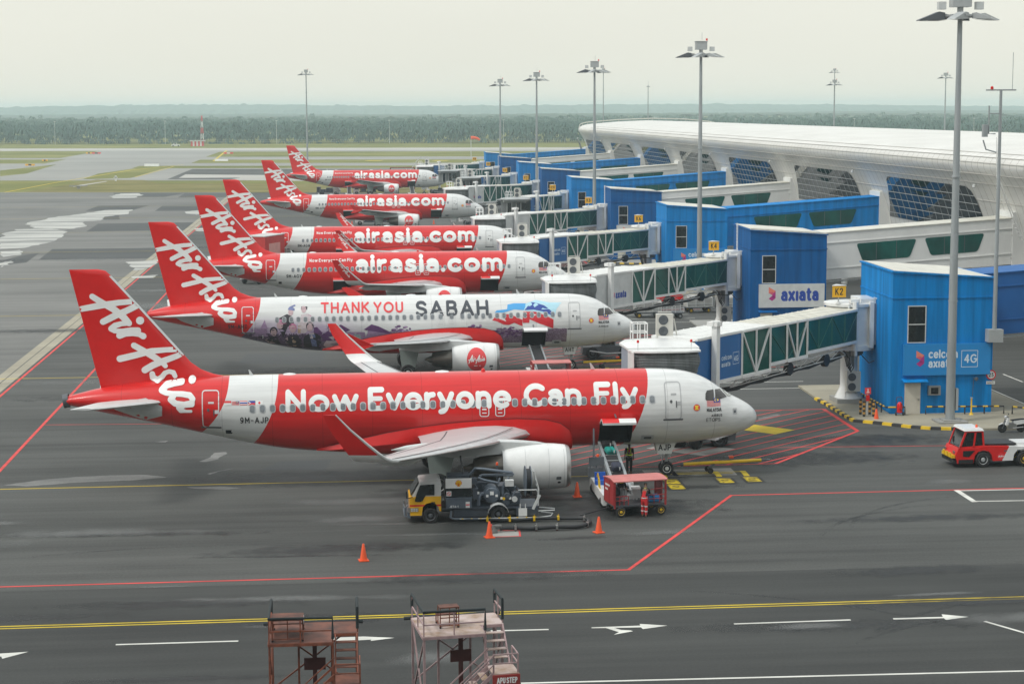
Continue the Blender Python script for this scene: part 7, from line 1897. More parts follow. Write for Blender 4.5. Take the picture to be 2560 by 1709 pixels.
# luggage travelling up the belt
def case(name, label, u, s, d, col, soft=False, rz=0.0, tagm=True, at=None, rot=None):
    m = mat(name + '_' + '%02d' % int(col[0] * 99) + '%02d' % int(col[1] * 99) + '%02d' % int(col[2] * 99), col, .6, var=.15, scale=5)
    if at is None:
        Mx = Matrix((V(1, 0, 0), dd, nn)).transposed().to_4x4(); loc = BP(u, s, d[2] / 2 + .03) + V(14.0, 0, 0)
        Mx = Matrix.Translation(loc) @ Mx @ Matrix.Rotation(rz, 4, 'Z')
    else: Mx = Matrix.Translation(Vector(at) + V(0, 0, d[2] / 2 + .01)) @ Matrix.Rotation(rz, 4, 'Z')
    t = thing(name, label, 'suitcase' if not soft else 'bag'); t.matrix_world = Mx
    bm = bmesh.new(); bmesh.ops.create_cube(bm, size=1)
    for v in bm.verts: v.co = Vector((v.co.x * d[0], v.co.y * d[1], v.co.z * d[2]))
    bmesh.ops.bevel(bm, geom=list(bm.edges), offset=min(d) * (.42 if soft else .18), segments=3, affect='EDGES')
    me = bpy.data.meshes.new('shell'); bm.to_mesh(me); bm.free(); me.materials.append(m); me.polygons.foreach_set('use_smooth', [True] * len(me.polygons)); me.set_sharp_from_angle(angle=R(40)); obj('shell', me, t)
    g = MB(); g.tube([(-.1, -d[1] / 2, 0), (-.1, -d[1] / 2 - .05, 0), (.1, -d[1] / 2 - .05, 0), (.1, -d[1] / 2, 0)], .015, 6); g.build('handle', M_black, t)
    g = MB(); g.bar((0, -d[1] * .52, d[2] * .30), (0, d[1] * .52, d[2] * .30), d[0] * 1.02 * 0 + .02, d[2] * .45); g.build('zip', M_black, t)
    if tagm: MB().b2(.12, -d[1] / 2 - .06, -.02, .16, -d[1] / 2, .12).build('paper_tag', M_white, t)
    return t
case('suitcase', 'teal suitcase highest on the belt loader', .78, .0, (.5, .62, .26), (.01, .26, .22), False, .1)
case('suitcase', 'dark navy suitcase halfway up the belt loader', .42, .02, (.52, .75, .30), (.022, .028, .05), False, -.05)
case('holdall', 'crimson holdall low on the belt loader', .17, .04, (.62, .42, .36), (.28, .012, .04), True, .2)
case('suitcase', 'pale grey suitcase lowest on the belt loader', .06, .02, (.46, .4, .2), (.42, .43, .47), False, -.12)
case('suitcase', 'black suitcase at the mouth of the front hold', .93, -.05, (.5, .5, .25), (.02, .02, .022), False, .05)

# ---- red roofed baggage trolley
t = thing('baggage_trolley', 'red roofed baggage trolley parked at the foot of the belt loader', 'baggage trolley', (14.55, 90.75, 0), R(10.5))
g = MB(); g.b2(-1.35, -.72, .52, 1.35, .72, .62); g.b2(-1.3, -.5, .42, 1.3, -.4, .52); g.b2(-1.3, .4, .42, 1.3, .5, .52); g.build('deck', M_dgrey, t)
g = MB(); g.loft([[V(-1.42, y_, z), V(1.42, y_, z)] + [V(1.42, y_, z + .05), V(-1.42, y_, z + .05)] for y_, z in ((-.85, 1.78), (-.3, 1.86), (.3, 1.86), (.85, 1.78))]); g.build('roof', M_pink, t)
g = MB(); g.b2(-1.37, -.72, .6, -1.33, .72, 1.8); 
for y_ in (-.74, -.02, .70): g.b2(-1.40, y_, .6, -1.32, y_ + .05, 1.8)
g.b2(-1.36, -.78, .45, -1.3, -.70, 1.8); g.build('end_panel', M_dred, t)
g = MB(); g.b2(1.33, -.2, .6, 1.37, .72, 1.8); g.b2(1.3, -.78, .5, 1.38, -.70, 1.8); g.b2(1.3, .7, .5, 1.38, .78, 1.8); g.build('end_panel', M_dred, t)
g = MB()
for x0, x1 in ((-1.3, -.62), (.45, 1.3)):
    for z in (.85, 1.05): g.tube([(x0, -.74, z), (x1, -.74, z)], .022, 6)
    for i in range(4): x = x0 + (x1 - x0) * i / 3; g.tube([(x, -.74, .6), (x, -.74, 1.05)], .02, 6)
g.tube([(.3, -.74, 1.3), (1.32, -.74, 1.38)], .022, 6); g.build('guard_rail', M_dred, t, 40)
g = MB()
for i, (z, n_) in enumerate(((1.46, 7), (1.24, 4))):
    for j in range(n_): g.b2(-1.41, .5 - .1 * j, z, -1.402, .44 - .1 * j, z + .1)
g.build('stencil_marks', M_twhite, t)
for x, y_ in ((-1.0, -.72), (-1.0, .72), (1.1, -.72), (1.1, .72)): wheel_part(t, (x, y_, .27), .27, .16, M_yel)
g = MB(); g.bar((-1.0, -.6, .3), (-1.0, .6, .3), .08); g.bar((1.1, -.6, .3), (1.1, .6, .3), .08); g.bar((-1.0, 0, .32), (-1.5, 0, .35), .1); g.bar((-1.3, -.3, .4), (-1.0, -.6, .3), .06); g.tube([(-1.4, 0, .38), (-2.75, -.1, .14)], .04, 6); g.lathe([(.05, 0), (.1, 0), (.1, .04), (.05, .04)], (-2.85, -.1, .1), (0, 0, 1), 10); g.build('drawbar', M_black, t, 40)
case('suitcase', 'bright blue suitcase inside the right end of the red trolley', 0, 0, (.8, .45, .34), (.02, .28, .62), False, .18, False, (15.35, 90.6, .62))
case('holdall', 'purple holdall behind the bright blue suitcase in the red trolley', 0, 0, (.6, .4, .4), (.16, .02, .10), True, .3, False, (15.2, 91.1, .62))
case('suitcase', 'dark patterned suitcase standing at the left end of the red trolley', 0, 0, (.35, .5, .75), (.03, .05, .06), False, .2, False, (13.55, 90.75, .62))
case('suitcase', 'silver suitcase inside the red trolley beside the dark patterned one', 0, 0, (.3, .5, .62), (.38, .42, .43), False, .1, False, (13.95, 90.85, .62))

# ---- tow bars
def towbar(label, x, y):
    t = thing('tow_bar', label, 'tow bar', (x, y, 0), R(4), 'yellow tow bars at nose wheels')
    MB().tube([(.75, 0, .52), (5.3, 0, .6)], .095, 12).build('bar', M_yel, t, 40)
    g = MB(); g.tube([(.15, 0, .42), (.75, 0, .52)], .05, 8); g.lathe([(.12, -.06), (.12, .06)], (.75, 0, .52), (1, 0, 0), 12); g.tube([(5.3, 0, .6), (5.65, 0, .6)], .045, 8); g.lathe([(.05, -.03), (.12, -.03), (.12, .03), (.05, .03)], (5.7, 0, .6), (0, 0, 1), 12); g.build('coupling', M_dgrey, t, 40)
    g = MB(); g.bar((2.7, 0, .55), (2.35, .0, .25), .1); g.tube([(2.3, -.3, .2), (2.3, .3, .2)], .035, 8); g.bar((2.9, .0, .65), (2.2, -.1, .3), .05); g.box((3.4, 0, .8), (.4, .2, .14)); g.tube([(2.6, 0, .7), (3.4, 0, .78)], .03, 6); g.build('axle', M_dgrey, t, 40)
    g = MB(); g.box((3.55, 0, .84), (.26, .22, .12)); g.build('hydraulic_pump', M_cone, t)
    for s in (-.33, .33): MB().wheel((2.3, s, .16), .16, .1).build('wheel', M_rubber, t, 40)
    return t
towbar('yellow tow bar on the nose wheel of the nearest airliner', 18.0, 100.55); towbar('yellow tow bar on the nose wheel of the mural airliner', 17.95, 142.8)
# wheel chocks under the nose wheels
for i, (nx, ny) in enumerate(ends[:2]):
    for dx in (-.5, .5):
        g = MB(); g.extr([(nx - 5.07 + dx - .15, ny - .5, .004), (nx - 5.07 + dx + .15, ny - .5, .004), (nx - 5.07 + dx + (.06 if dx < 0 else -.06), ny - .5, .18)], (0, .9, 0))
        o = g.build('wheel_chock', M_black); tag(o, 'black rubber chock %s the nose wheel of the %s airliner' % ('behind' if dx < 0 else 'ahead of', ('nearest', 'mural')[i]), 'chock', 'wheel chocks')

# ---- low pushback tractors waiting by the noses
def tractor(label, x, y, rz=0.0):
    t = thing('pushback_tractor', label, 'tow tractor', (x, y, 0), rz, 'dark pushback tractors by the noses')
    g = MB(); g.loft([[V(-2.2, y_, .42), V(2.2, y_, .42), V(2.25, y_, .95), V(.6, y_, 1.12), V(-2.1, y_, 1.0)] for y_ in (-1.0, 1.0)]); g.b2(-.6, -.8, 1.1, .5, .8, 1.55); g.build('body', M_dgrey, t)
    g = MB(); g.b2(-.62, -.7, 1.2, -.6, .7, 1.5); g.b2(-.5, -.82, 1.2, .4, -.80, 1.5); g.build('window', M_glassd, t)
    for xx in (-1.35, 1.25):
        for y_ in (-.9, .9): wheel_part(t, (xx, y_, .52), .52, .38)
    g = MB(); g.tube([(-1.6, -1.15, .75), (-.2, -1.3, .55), (1.2, -1.25, .6), (2.0, -1.15, .85), (2.3, -1.0, 1.05)], .05, 6); g.build('looped_hose', M_lgrey, t, 40)
    g = MB(); g.b2(1.0, -1.01, .75, 1.3, -1.0, .88); g.build('plate', M_white, t)
    return t
tractor('dark tow tractor half hidden behind the nose of the nearest airliner', 21.3, 109.4, R(-6)); tractor('dark tow tractor below the nose of the mural airliner', 21.6, 148.9, R(-3))
tractor('dark tow tractor below the nose of the second farthest airliner', 23.6, 318.5); tractor('dark tow tractor below the nose of the farthest airliner', 24.0, 442.5)

# ---- red and white aircraft tractor at the right edge, nose to the left
t = thing('airport_tractor', 'red and white airport tow tractor with a glazed cab, entering from the right edge', 'tow tractor', (36.85, 101.35, 0), R(2))
g = MB(); W = .95
prof = [(-2.55, .45), (-2.62, .75), (-2.5, 1.0), (-2.45, 1.12), (-1.35, 1.12), (-.9, 1.22), (2.6, 1.10), (2.9, .95), (2.95, .42), (2.15, .42), (2.1, .72), (1.9, .95), (1.45, 1.02), (1.0, .95), (.8, .72), (.75, .36), (-.42, .36), (-.5, .7), (-.7, .92), (-1.0, .98), (-1.3, .92), (-1.5, .7), (-1.58, .26), (-2.5, .26)]
def sidebody(g, pr, w):
    n = len(pr); tri = [list(f) for f in earclip(pr)]
    g.add([(x, -w, z) for x, z in pr] + [(x, w, z) for x, z in pr], tri + [[i + n for i in reversed(f)] for f in tri] + [[i, (i + 1) % n, n + (i + 1) % n, n + i] for i in range(n)])
def xclip(p, f):
    out = []
    for i in range(len(p)):
        a, b_ = p[i - 1], p[i]; fa, fb = f(a), f(b_)
        if (fa < 0) != (fb < 0): k_ = fa / (fa - fb); out.append((a[0] + (b_[0] - a[0]) * k_, a[1] + (b_[1] - a[1]) * k_))
        if fb >= 0: out.append(b_)
    return out
slant = lambda p: (.07 + (p[1] - .3) * .5) - p[0]
g.mi = 0; sidebody(g, xclip(prof, slant), W); g.mi = 1; sidebody(g, xclip(prof, lambda p: -slant(p)), W)
bd = obj('body', fixn(g.mesh('body', [M_red, M_white])), t)
g = MB(); g.b2(-.85, -.7, 1.19, 1.0, .7, 1.30); g.loft([[V(-.3, -.55, 1.28), V(1.0, -.45, 1.16), V(1.0, .45, 1.16), V(-.3, .55, 1.28)]] * 1 + [[V(-.3, -.55, 1.29), V(1.0, -.45, 1.24), V(1.0, .45, 1.24), V(-.3, .55, 1.29)]]); g.build('well', M_black, bd)
g = MB(); g.b2(1.1, -.6, 1.1, 2.4, .6, 1.30); g.tube([(2.0, -.8, 1.1), (2.1, -.8, 1.5), (2.9, -.8, 1.5)], .03, 6); g.build('engine_cover', M_white, bd)
g = MB()
for s in (-1, 1):
    y_ = s * .82
    for p, q in (((-2.35, y_, 1.1), (-2.0, y_, 2.05)), ((-1.55, y_, 1.1), (-1.45, y_, 2.05)), ((-.95, y_, 1.2), (-1.05, y_, 2.05)), ((-2.0, y_, 2.05), (-1.05, y_, 2.05)), ((-2.35, y_, 1.12), (-.95, y_, 1.2))): g.bar(p, q, .09)
g.bar((-2.0, -.82, 2.05), (-2.0, .82, 2.05), .08); g.bar((-1.05, -.82, 2.05), (-1.05, .82, 2.05), .08)
cb = g.build('cab_frame', M_red, t)
g = MB(); g.loft([[V(-2.12, -.9, 2.08), V(-2.12, .9, 2.08), V(-.98, .9, 2.08), V(-.98, -.9, 2.08)], [V(-2.05, -.84, 2.2), V(-2.05, .84, 2.2), V(-1.05, .84, 2.2), V(-1.05, -.84, 2.2)]]); g.build('cab_roof', M_white, cb)
g = MB()
g.extr([(-2.34, -.76, 1.15), (-2.34, .76, 1.15), (-2.02, .76, 2.02), (-2.02, -.76, 2.02)], (.02, 0, 0))
for s in (-1, 1): g.extr([(-2.26, s * .8, 1.18), (-1.58, s * .8, 1.18), (-1.5, s * .8, 2.0), (-1.98, s * .8, 2.0)], (0, s * .015, 0)); g.extr([(-1.5, s * .8, 1.2), (-1.0, s * .8, 1.24), (-1.08, s * .8, 2.0), (-1.42, s * .8, 2.0)], (0, s * .015, 0))
g.build('cab_glass', M_glassd, cb)
g = MB(); g.extr([(-2.2, -.952, .98), (-1.5, -.952, .98), (-1.85, -.952, .62), (-2.2, -.952, .66)], (0, -.012, 0)); g.build('lower_pane', M_glassd, cb)
g = MB(); g.extr([(-2.45, -.953, .27), (-1.6, -.953, .27), (-1.58, -.953, .48), (-2.45, -.953, .48)], (0, -.01, 0)); g.b2(-2.75, -.9, .3, -2.55, .9, .5); g.build('step_skirt', M_black, t)
for x in (-1.0, 1.45):
    for y_ in (-.82, .82): wheel_part(t, (x, y_, .44), .44, .3, M_grey if x < 0 else M_yel)
g = MB(); g.b2(-2.8, -.8, .55, -2.6, .8, .72)
for y_ in (-.7, -.2, .3): g.b2(-2.85, y_, .6, -2.78, y_ + .2, .85)
g.build('bumper', M_yel, t)
g = MB()
for y_ in (-.75, .6): g.b2(-2.66, y_, .8, -2.6, y_ + .2, .95)
g.build('headlight', M_metal, t)
g = MB(); g.tube([(-2.4, -.9, 1.3), (-2.75, -1.0, 1.4), (-2.8, -1.0, 1.6)], .02, 6); g.box((-2.8, -1.0, 1.72), (.06, .16, .34)); g.build('wing_mirror', M_black, t)
MB().lathe([(.07, 0), (.07, .1), (.03, .16)], (-1.2, -.3, 2.2), (0, 0, 1), 10).build('beacon', M_cone, t, 40)
g = MB(); g.lathe([(.01, 0), (.19, 0), (.19, .006)], (.02, -.952, .62), (0, -1, 0), 20); lg = g.build('round_logo', M_tred, bd)
g = MB(); flat_text(g, [[((x - 1040) * .00027, -(y - 880) * .00027) for x, y, w in s] for s in ES], .008, (.02, -.958, .62), (1, 0, 0), (0, 0, 1)); g.build('airline_script', M_twhite, lg)
g = MB(); g.b2(.2, -.953, .88, .38, -.95, .96); g.b2(.98, -.953, .9, 1.1, -.95, .97); g.build('vent', M_dgrey, bd)

# ---- motorcycle
t = thing('motorcycle', 'white and black motorcycle parked at the right edge by the kerb', 'motorcycle', (41.55, 111.3, 0), R(4))
for x in (-.62, .62):
    w = MB(); w.wheel((x, 0, .29), .29, .09, (0, 1, 0), 20); w_ = w.build('wheel', M_rubber, t, 40)
    w = MB()
    for i in range(5): a = i * 1.257; w.bar((x, 0, .29), (x + .2 * math.cos(a), 0, .29 + .2 * math.sin(a)), .02)
    w.lathe([(.05, -.05), (.05, .05)], (x, 0, .29), (0, 1, 0), 10); w.build('spokes', M_dgrey, w_)
g = MB(); g.tube([(-.62, .06, .29), (-.45, .06, .75), (-.4, 0, .95)], .025, 6); g.tube([(-.62, -.06, .29), (-.45, -.06, .75)], .025, 6); g.tube([(-.42, 0, .72), (-.1, 0, .5), (.25, 0, .55), (.7, 0, .72)], .045, 8); g.tube([(.62, .08, .29), (.1, .08, .35)], .03, 6); g.build('frame', M_dgrey, t, 40)
g = MB(); g.loft([[V(-.48, y_, .5), V(-.32, y_, .98), V(-.24, y_, .95), V(-.3, y_, .5)] for y_ in (-.2, .2)]); g.loft([[V(-.42, y_, .88), V(-.5, y_, 1.0), V(-.35, y_, 1.06), V(-.28, y_, .95)] for y_ in (-.08, .08)]); g.loft([[V(.05, y_, .62), V(.1, y_, .74), V(.85, y_, .80), V(.75, y_, .55), V(.3, y_, .5)] for y_ in (-.15, .15)]); g.loft([[V(-.85, y_, .5), V(-.62, y_, .62), V(-.4, y_, .52), V(-.62, y_, .57)] for y_ in (-.06, .06)]); g.build('fairing', M_white, t)
g = MB(); g.loft([[V(-.05, y_, .74), V(-.05, y_, .80), V(.35, y_, .84), V(.8, y_, .86), V(.8, y_, .80)] for y_ in (-.12, .12)]); g.build('seat', M_black, t)
g = MB(); g.tube([(-.36, -.32, 1.0), (-.4, -.1, 1.02), (-.4, .1, 1.02), (-.36, .32, 1.0)], .02, 6); g.tube([(-.38, -.2, 1.02), (-.36, -.26, 1.2)], .01, 5); g.box((-.36, -.27, 1.22), (.02, .1, .07)); g.build('handlebar', M_black, t, 40)
g = MB(); g.box((0, 0, .42), (.55, .26, .36)); g.box((.35, 0, .6), (.5, .2, .2)); g.lathe([(.09, -.14), (.09, .14)], (-.05, 0, .36), (0, 1, 0), 12); g.tube([(0, -.14, .28), (.7, -.16, .34)], .04, 8); g.build('engine', M_metal, t, 40)

# ---- islands in front of the towers: kerb, rails, bollards
M_kb = mat('kerb_black', (.025, .025, .026), .6, var=.2); M_ky = mat('kerb_yellow', (.68, .45, .015), .55, var=.15)
KP = [(33.0, 131.5), (32.822, 125.581), (32.929, 123.419), (32.908, 121.01), (32.876, 118.645), (32.882, 116.231), (33.942, 115.409), (34.916, 114.478), (35.865, 113.519), (36.89, 112.854), (38.096, 112.547), (39.4, 112.2)]
for k in range(4):
    dy = 42.3 * k
    g = MB(); top = [(x, y + dy) for x, y in KP] + [(46, 112.0 + dy), (46, 131.5 + dy)]
    tri = [list(f) for f in earclip(top)]; n = len(top)
    g.add([(x, y, .13) for x, y in top], tri)
    for f in g.f:
        a, b_, c_ = (Vector(g.v[i]) for i in f)
        if (b_ - a).cross(c_ - a).z < 0: f.reverse()
    for i in range(n): a, b_ = top[i], top[(i + 1) % n]; g.poly([(a[0], a[1], 0), (b_[0], b_[1], 0), (b_[0], b_[1], .13), (a[0], a[1], .13)])
    struct('island_pavement', g, M_conc if k % 2 == 0 else M_concg)
    g = MB(); acc = 0.0; 
    pts = [(x, y + dy) for x, y in KP[1:]]; seg = []
    for i in range(len(pts) - 1):
        a, b_ = Vector(pts[i]), Vector(pts[i + 1]); L = (b_ - a).length; m_ = max(1, round(L / .62))
        for j in range(m_): seg.append((a + (b_ - a) * j / m_, a + (b_ - a) * (j + 1) / m_))
    for i, (a, b_) in enumerate(seg):
        d = (b_ - a).normalized(); n2 = Vector((-d.y, d.x)); g.mi = (i // 1) % 2
        g.loft([[V(p.x - n2.x * .16, p.y - n2.y * .16, .0), V(p.x - n2.x * .13, p.y - n2.y * .13, .16), V(p.x + n2.x * .13, p.y + n2.y * .13, .17), V(p.x + n2.x * .14, p.y + n2.y * .14, .02)] for p in (a + d * .004, b_ - d * .004)])
    g.mi = 0
    struct('kerb', g, [M_ky, M_kb])
def rail(pts, label, h=.5):
    t = thing('guard_rail', label, 'guard rail', (pts[0][0], pts[0][1], .13), 0, 'black and yellow guard rails')
    P = [V(x - pts[0][0], y - pts[0][1], h) for x, y in pts]
    g = MB(); g.tube([P[0] - V(0, 0, h)] + P + [P[-1] - V(0, 0, h)], .05, 8)
    for i in range(len(P) - 1):
        L = (P[i + 1] - P[i]).length
        for j in range(1, int(L / 1.1)): q = P[i] + (P[i + 1] - P[i]) * j / int(L / 1.1); g.tube([q, q - V(0, 0, h)], .05, 8)
    r = g.build('rail', M_kb, t, 40)
    g = MB()
    for i in range(len(P) - 1):
        L = (P[i + 1] - P[i]).length; n = max(1, int(L / .7)); 
        for j in range(n): a = P[i] + (P[i + 1] - P[i]) * (j + .1) / n; b_ = P[i] + (P[i + 1] - P[i]) * (j + .55) / n; g.tube([a, b_], .054, 8)
    g.build('yellow_band', M_ky, r, 40)
    return t
rail([(38.15, 117.85), (43.3, 117.5)], 'long black and yellow guard rail below the signboard of the nearest kiosk tower'); rail([(35.55, 124.5), (35.5, 117.9), (36.75, 117.85)], 'angled black and yellow guard rail at the left corner of the nearest kiosk tower')
rail([(43.8, 117.3), (46.0, 114.5)], 'short guard rail right of the nearest kiosk tower, behind the motorcycle'); rail([(47.0, 121.0), (52, 119.5)], 'guard rail at the right edge under the blue walkway')
for i, (x, y) in enumerate(((33.91, 118.34), (33.89, 117.44), (34.51, 118.27), (34.51, 117.37))):
    t = thing('bollard', ('left rear', 'left front', 'right rear', 'right front')[i] + ' striped bollard of the four round the red hydrant sign', 'bollard', (x, y, .13), 0, 'striped bollards by the nearest tower')
    MB().tube([(0, 0, 0), (0, 0, 1.0)], .085, 12).build('post', M_kb, t, 40)
    g = MB()
    for j in range(3): g.tube([(0, 0, .16 + .3 * j), (0, 0, .30 + .3 * j)], .089, 12)
    g.build('yellow_band', mat('faded_amber', (.55, .30, .06), .6), t, 40)
t = thing('hydrant_sign', 'red notice on a grey post among the striped bollards', 'sign', (34.25, 117.95, .13))
MB().tube([(0, 0, 0), (0, 0, 1.75)], .06, 10).build('post', M_lgrey, t, 40); b_ = MB().box((0, -.08, 1.62), (.4, .03, .42)).build('board', M_tred, t); g = MB(); g.b2(-.1, -.1, 1.5, .1, -.096, 1.55); g.b2(-.03, -.1, 1.55, .03, -.096, 1.76); g.build('sign_symbol', M_twhite, b_)
MB().b2(-.12, -.1, .95, .12, -.06, 1.35).build('call_box', M_red, t)
t = thing('extinguisher_trolley', 'red wheeled fire extinguisher parked by the cream door', 'fire extinguisher', (36.3, 117.55, .13))
MB().lathe([(.02, .16), (.17, .2), (.18, .7), (.12, .85), (.05, .9)], (0, 0, 0), (0, 0, 1), 14).build('cylinder', M_red, t, 40)
g = MB(); g.tube([(-.2, .05, .2), (-.2, .1, 1.0), (-.16, .12, 1.2)], .02, 6); g.tube([(.2, .05, .2), (.2, .1, 1.0), (.16, .12, 1.2)], .02, 6); g.tube([(-.16, .12, 1.2), (.16, .12, 1.2)], .02, 6); g.build('frame', M_dkbr, t, 40)
g = MB(); g.wheel((-.24, 0, .12), .12, .06, (1, 0, 0), 12); g.build('wheel', M_rubber, t); MB().wheel((.24, 0, .12), .12, .06, (1, 0, 0), 12).build('wheel', M_rubber, t); MB().tube([(.05, -.15, .85), (.22, -.2, .6), (.1, -.2, .35), (-.1, -.2, .5)], .02, 6).build('hose', M_black, t)
t = thing('standpipe', 'yellow standpipe by the long guard rail under the 4G signboard', 'standpipe', (41.05, 117.35, .13))
MB().lathe([(.16, 0), (.12, .06), (.05, .2), (.05, 1.1)], (0, 0, 0), (0, 0, 1), 12).build('pipe', M_yel, t, 40); MB().lathe([(.1, 0), (.1, .04)], (0, 0, 1.1), (0, 0, 1), 10).build('valve', M_grey, t)

# ---- foreground access stands
def apu_stand(label, x, y, rz, steel, deck, zp, lettering, both=False):
    t = thing('access_stand', label, 'access steps', (x, y, 0), rz, 'access stands in the foreground')
    W, D = 2.85, 2.4; xn = 2.05; yn = 1.0                       # the stair is let into the front right corner
    g = MB(); poly = [(0, 0), (xn, 0), (xn, yn), (W, yn), (W, D), (0, D)]
    tri = [list(f) for f in earclip(poly)]; n = len(poly)
    g.add([(a, b_, zp) for a, b_ in poly] + [(a, b_, zp - .03) for a, b_ in poly], [f if (Vector((*poly[f[1]], 0)) - Vector((*poly[f[0]], 0))).cross(Vector((*poly[f[2]], 0)) - Vector((*poly[f[0]], 0))).z > 0 else f[::-1] for f in tri] + [[i + n for i in reversed(f)] for f in tri] + [[i, (i + 1) % n, n + (i + 1) % n, n + i] for i in range(n)])
    g.build('deck', deck, t)
    g = MB()
    for i in range(n): a, b_ = poly[i], poly[(i + 1) % n]; g.bar((a[0], a[1], zp - .06), (b_[0], b_[1], zp - .06), .055, .09)
    g.build('edge_frame', steel, t)
    for i, (a, b_) in enumerate(((.03, .03), (xn, .03), (.03, D - .03), (W - .03, D - .03), (W - .03, yn), (.9, D - .03), (2.0, D - .03))):
        MB().bar((a, b_, 0), (a, b_, zp - .1), .07).build('leg', steel, t)
    g = MB(); g.bar((1.45, D * .5, 0), (1.45, D * .5, zp - .1), .14, .12); g.b2(1.1, D * .5 - .05, zp - 1.25, 1.8, D * .5 + .03, zp - .85); g.build('centre_post', M_dkbr, t)
    for p, q in (((.05, D, zp - .15), (2.75, D, zp - 2.2)), ((2.75, D, zp - .15), (.05, D, zp - 2.2)), ((.03, .05, zp - .15), (.03, D, zp - 2.6)), ((.03, D, zp - .15), (.03, .05, zp - 2.6)), ((W, yn, zp - .15), (W, D, zp - 2.0)), ((W, D, zp - .2), (W, yn, zp - 2.4))):
        MB().bar(p, q, .05).build('brace', steel, t)
    # rails: thin steel posts, foam covered top rail
    h = .78; rs = MB()
    for a, b_ in ((.02, .02), (.02, 1.2), (.02, D - .02), (1.02, .02), (xn, .02), (W, yn + .1), (W, 1.8), (W, D - .02)): rs.bar((a, b_, zp), (a, b_, zp + h), .04)
    rs.bar((.02, .02, zp + .38), (.02, D, zp + .38), .04); rs.bar((.02, .02, zp + .38), (xn, .02, zp + .38), .04); rs.bar((W, yn + .1, zp + .42), (W, D, zp + .42), .04)
    r = rs.build('railing', steel, t)
    g = MB(); g.tube([(.02, D - .02, zp + .35), (.02, D - .02, zp + h + .02), (.02, .02, zp + h + .02), (xn, .02, zp + h + .02), (xn, .02, zp + .1)], .05, 8); g.tube([(W, D - .02, zp + .35), (W, D - .02, zp + h + .02), (W, yn + .1, zp + h + .02), (W, yn + .1, zp + .12)], .05, 8); g.build('foam_rail', M_foam, r, 40)
    MB().tube([(-.25, D + .05, zp - .03), (W + .2, D + .05, zp - .03)], .06, 8).build('bumper_bar', M_foam, t, 40)
    # upper flight down to the landing
    zl = zp - 1.05; yl = -.1
    g = MB()
    for s in (xn + .08, W - .02): g.bar((s, yn, zp - .05), (s, yl, zl), .05, .12)
    g.build('stringer', steel, t)
    for i in range(4):
        u = (i + 1) / 5; g = MB(); g.b2(xn + .1, yn + (yl - yn) * u - .12, zp + (zl - zp) * u - .03, W - .05, yn + (yl - yn) * u + .1, zp + (zl - zp) * u + .0); g.build('step', deck, t)
    # landing with its board, lower flight to the left
    g = MB(); g.b2(xn + .02, yl - 1.0, zl - .04, W + .08, yl, zl); g.build('landing', deck, t)
    g = MB()
    for a, b_ in ((xn + .05, yl - .95), (W + .05, yl - .95), (W + .05, yl - .05), (xn + .05, yl - .05)): g.bar((a, b_, 0), (a, b_, zl + (.62 if not (a < 2.5 and b_ > -.5) else 0)), .05)
    for z in (zl + .32, zl + .62): g.bar((xn + .05, yl - .95, z), (W + .05, yl - .95, z), .035) if z > zl + .5 or True else 0; g.bar((W + .05, yl - .95, z), (W + .05, yl - .05, z), .035)
    g.build('landing_rail', steel, t)
    g = MB(); g.b2(xn + .0, yl - 1.06, zl - .40, W + .1, yl - 1.02, zl - .03); bo = g.build('name_board', mat('board_red', (.30, .035, .03), .5), t)
    g = MB(); sign_text(g, lettering, (xn + .0, yl - 1.06, zl - .31), (1, 0, 0), (0, 0, 1), .14, .80, 0, .2, .11, .22); g.build('board_lettering', M_twhite, bo)
    g = MB(); dx, dz = -1.9, -1.75
    for b_ in (yl - .98, yl - .1): g.bar((xn + .05, b_, zl), (xn + dx, b_, zl + dz), .05, .12); g.bar((xn + .05, b_, zl + .6), (xn + dx, b_, zl + .6 + dz), .035); g.bar((xn + .05, b_, zl + .3), (xn + dx, b_, zl + .3 + dz), .03)
    for u in (.35, .75): g.bar((xn + dx * u, yl - .98, zl + dz * u), (xn + dx * u, yl - .98, zl + dz * u + .6), .035)
    g.build('lower_flight', steel, t)
    for i in range(6):
        u = (i + .7) / 6.5; g = MB(); g.b2(xn + dx * u - .12, yl - .96, zl + dz * u - .03, xn + dx * u + .12, yl - .12, zl + dz * u); g.build('step', deck, t)
    return t
SA = apu_stand('rust red access stand on legs, left of the two in the foreground', -2.47, 58.45, R(0), M_rust, M_rustd, 3.2, 'APU STEP')
SB = apu_stand('faded mauve access stand with white APU STEP lettering on its red board', 2.5, 58.7, R(7), M_mauve, M_mauved, 3.2, 'APU STEP')
def small_steps(label, x, y, z, rz, w, d, h):
    t = thing('step_stool', label, 'steps', (x, y, z), rz, 'small wheeled steps on the stands')
    g = MB(); g.b2(0, 0, h - .04, w, d * .55, h); g.b2(0, d * .55, h * .52 - .03, w, d, h * .52); g.build('tread', M_rustd, t)
    g = MB()
    for a in (.02, w - .02):
        g.bar((a, .02, .06), (a, .02, h - .04), .035); g.bar((a, d * .55, .06), (a, d * .55, h - .04), .035); g.bar((a, d, .06), (a, d, h * .55), .035); g.bar((a, .02, .1), (a, d, .1), .03)
    g.bar((0, .02, .1), (w, .02, .1), .03); g.bar((w / 2, .02, .1), (w / 2, .02, h - .04), .03); g.bar((0, .02, h * .5), (w, .02, h * .5), .03); g.build('frame', M_rust, t)
    for a in (.03, w - .03):
        for b_ in (.04, d - .04): MB().wheel((a, b_, .04), .04, .03, (0, 1, 0), 10).build('castor', M_black, t)
    g = MB(); g.b2(w + .0, .05, h - .18, w + .01, d * .5, h - .05); g.build('side_plate', M_lgrey, t)
    return t
small_steps('rusty wheeled steps standing on the left end of the rust red access stand', -2.37, 58.55, 3.205, 0, 1.02, 1.5, .74)
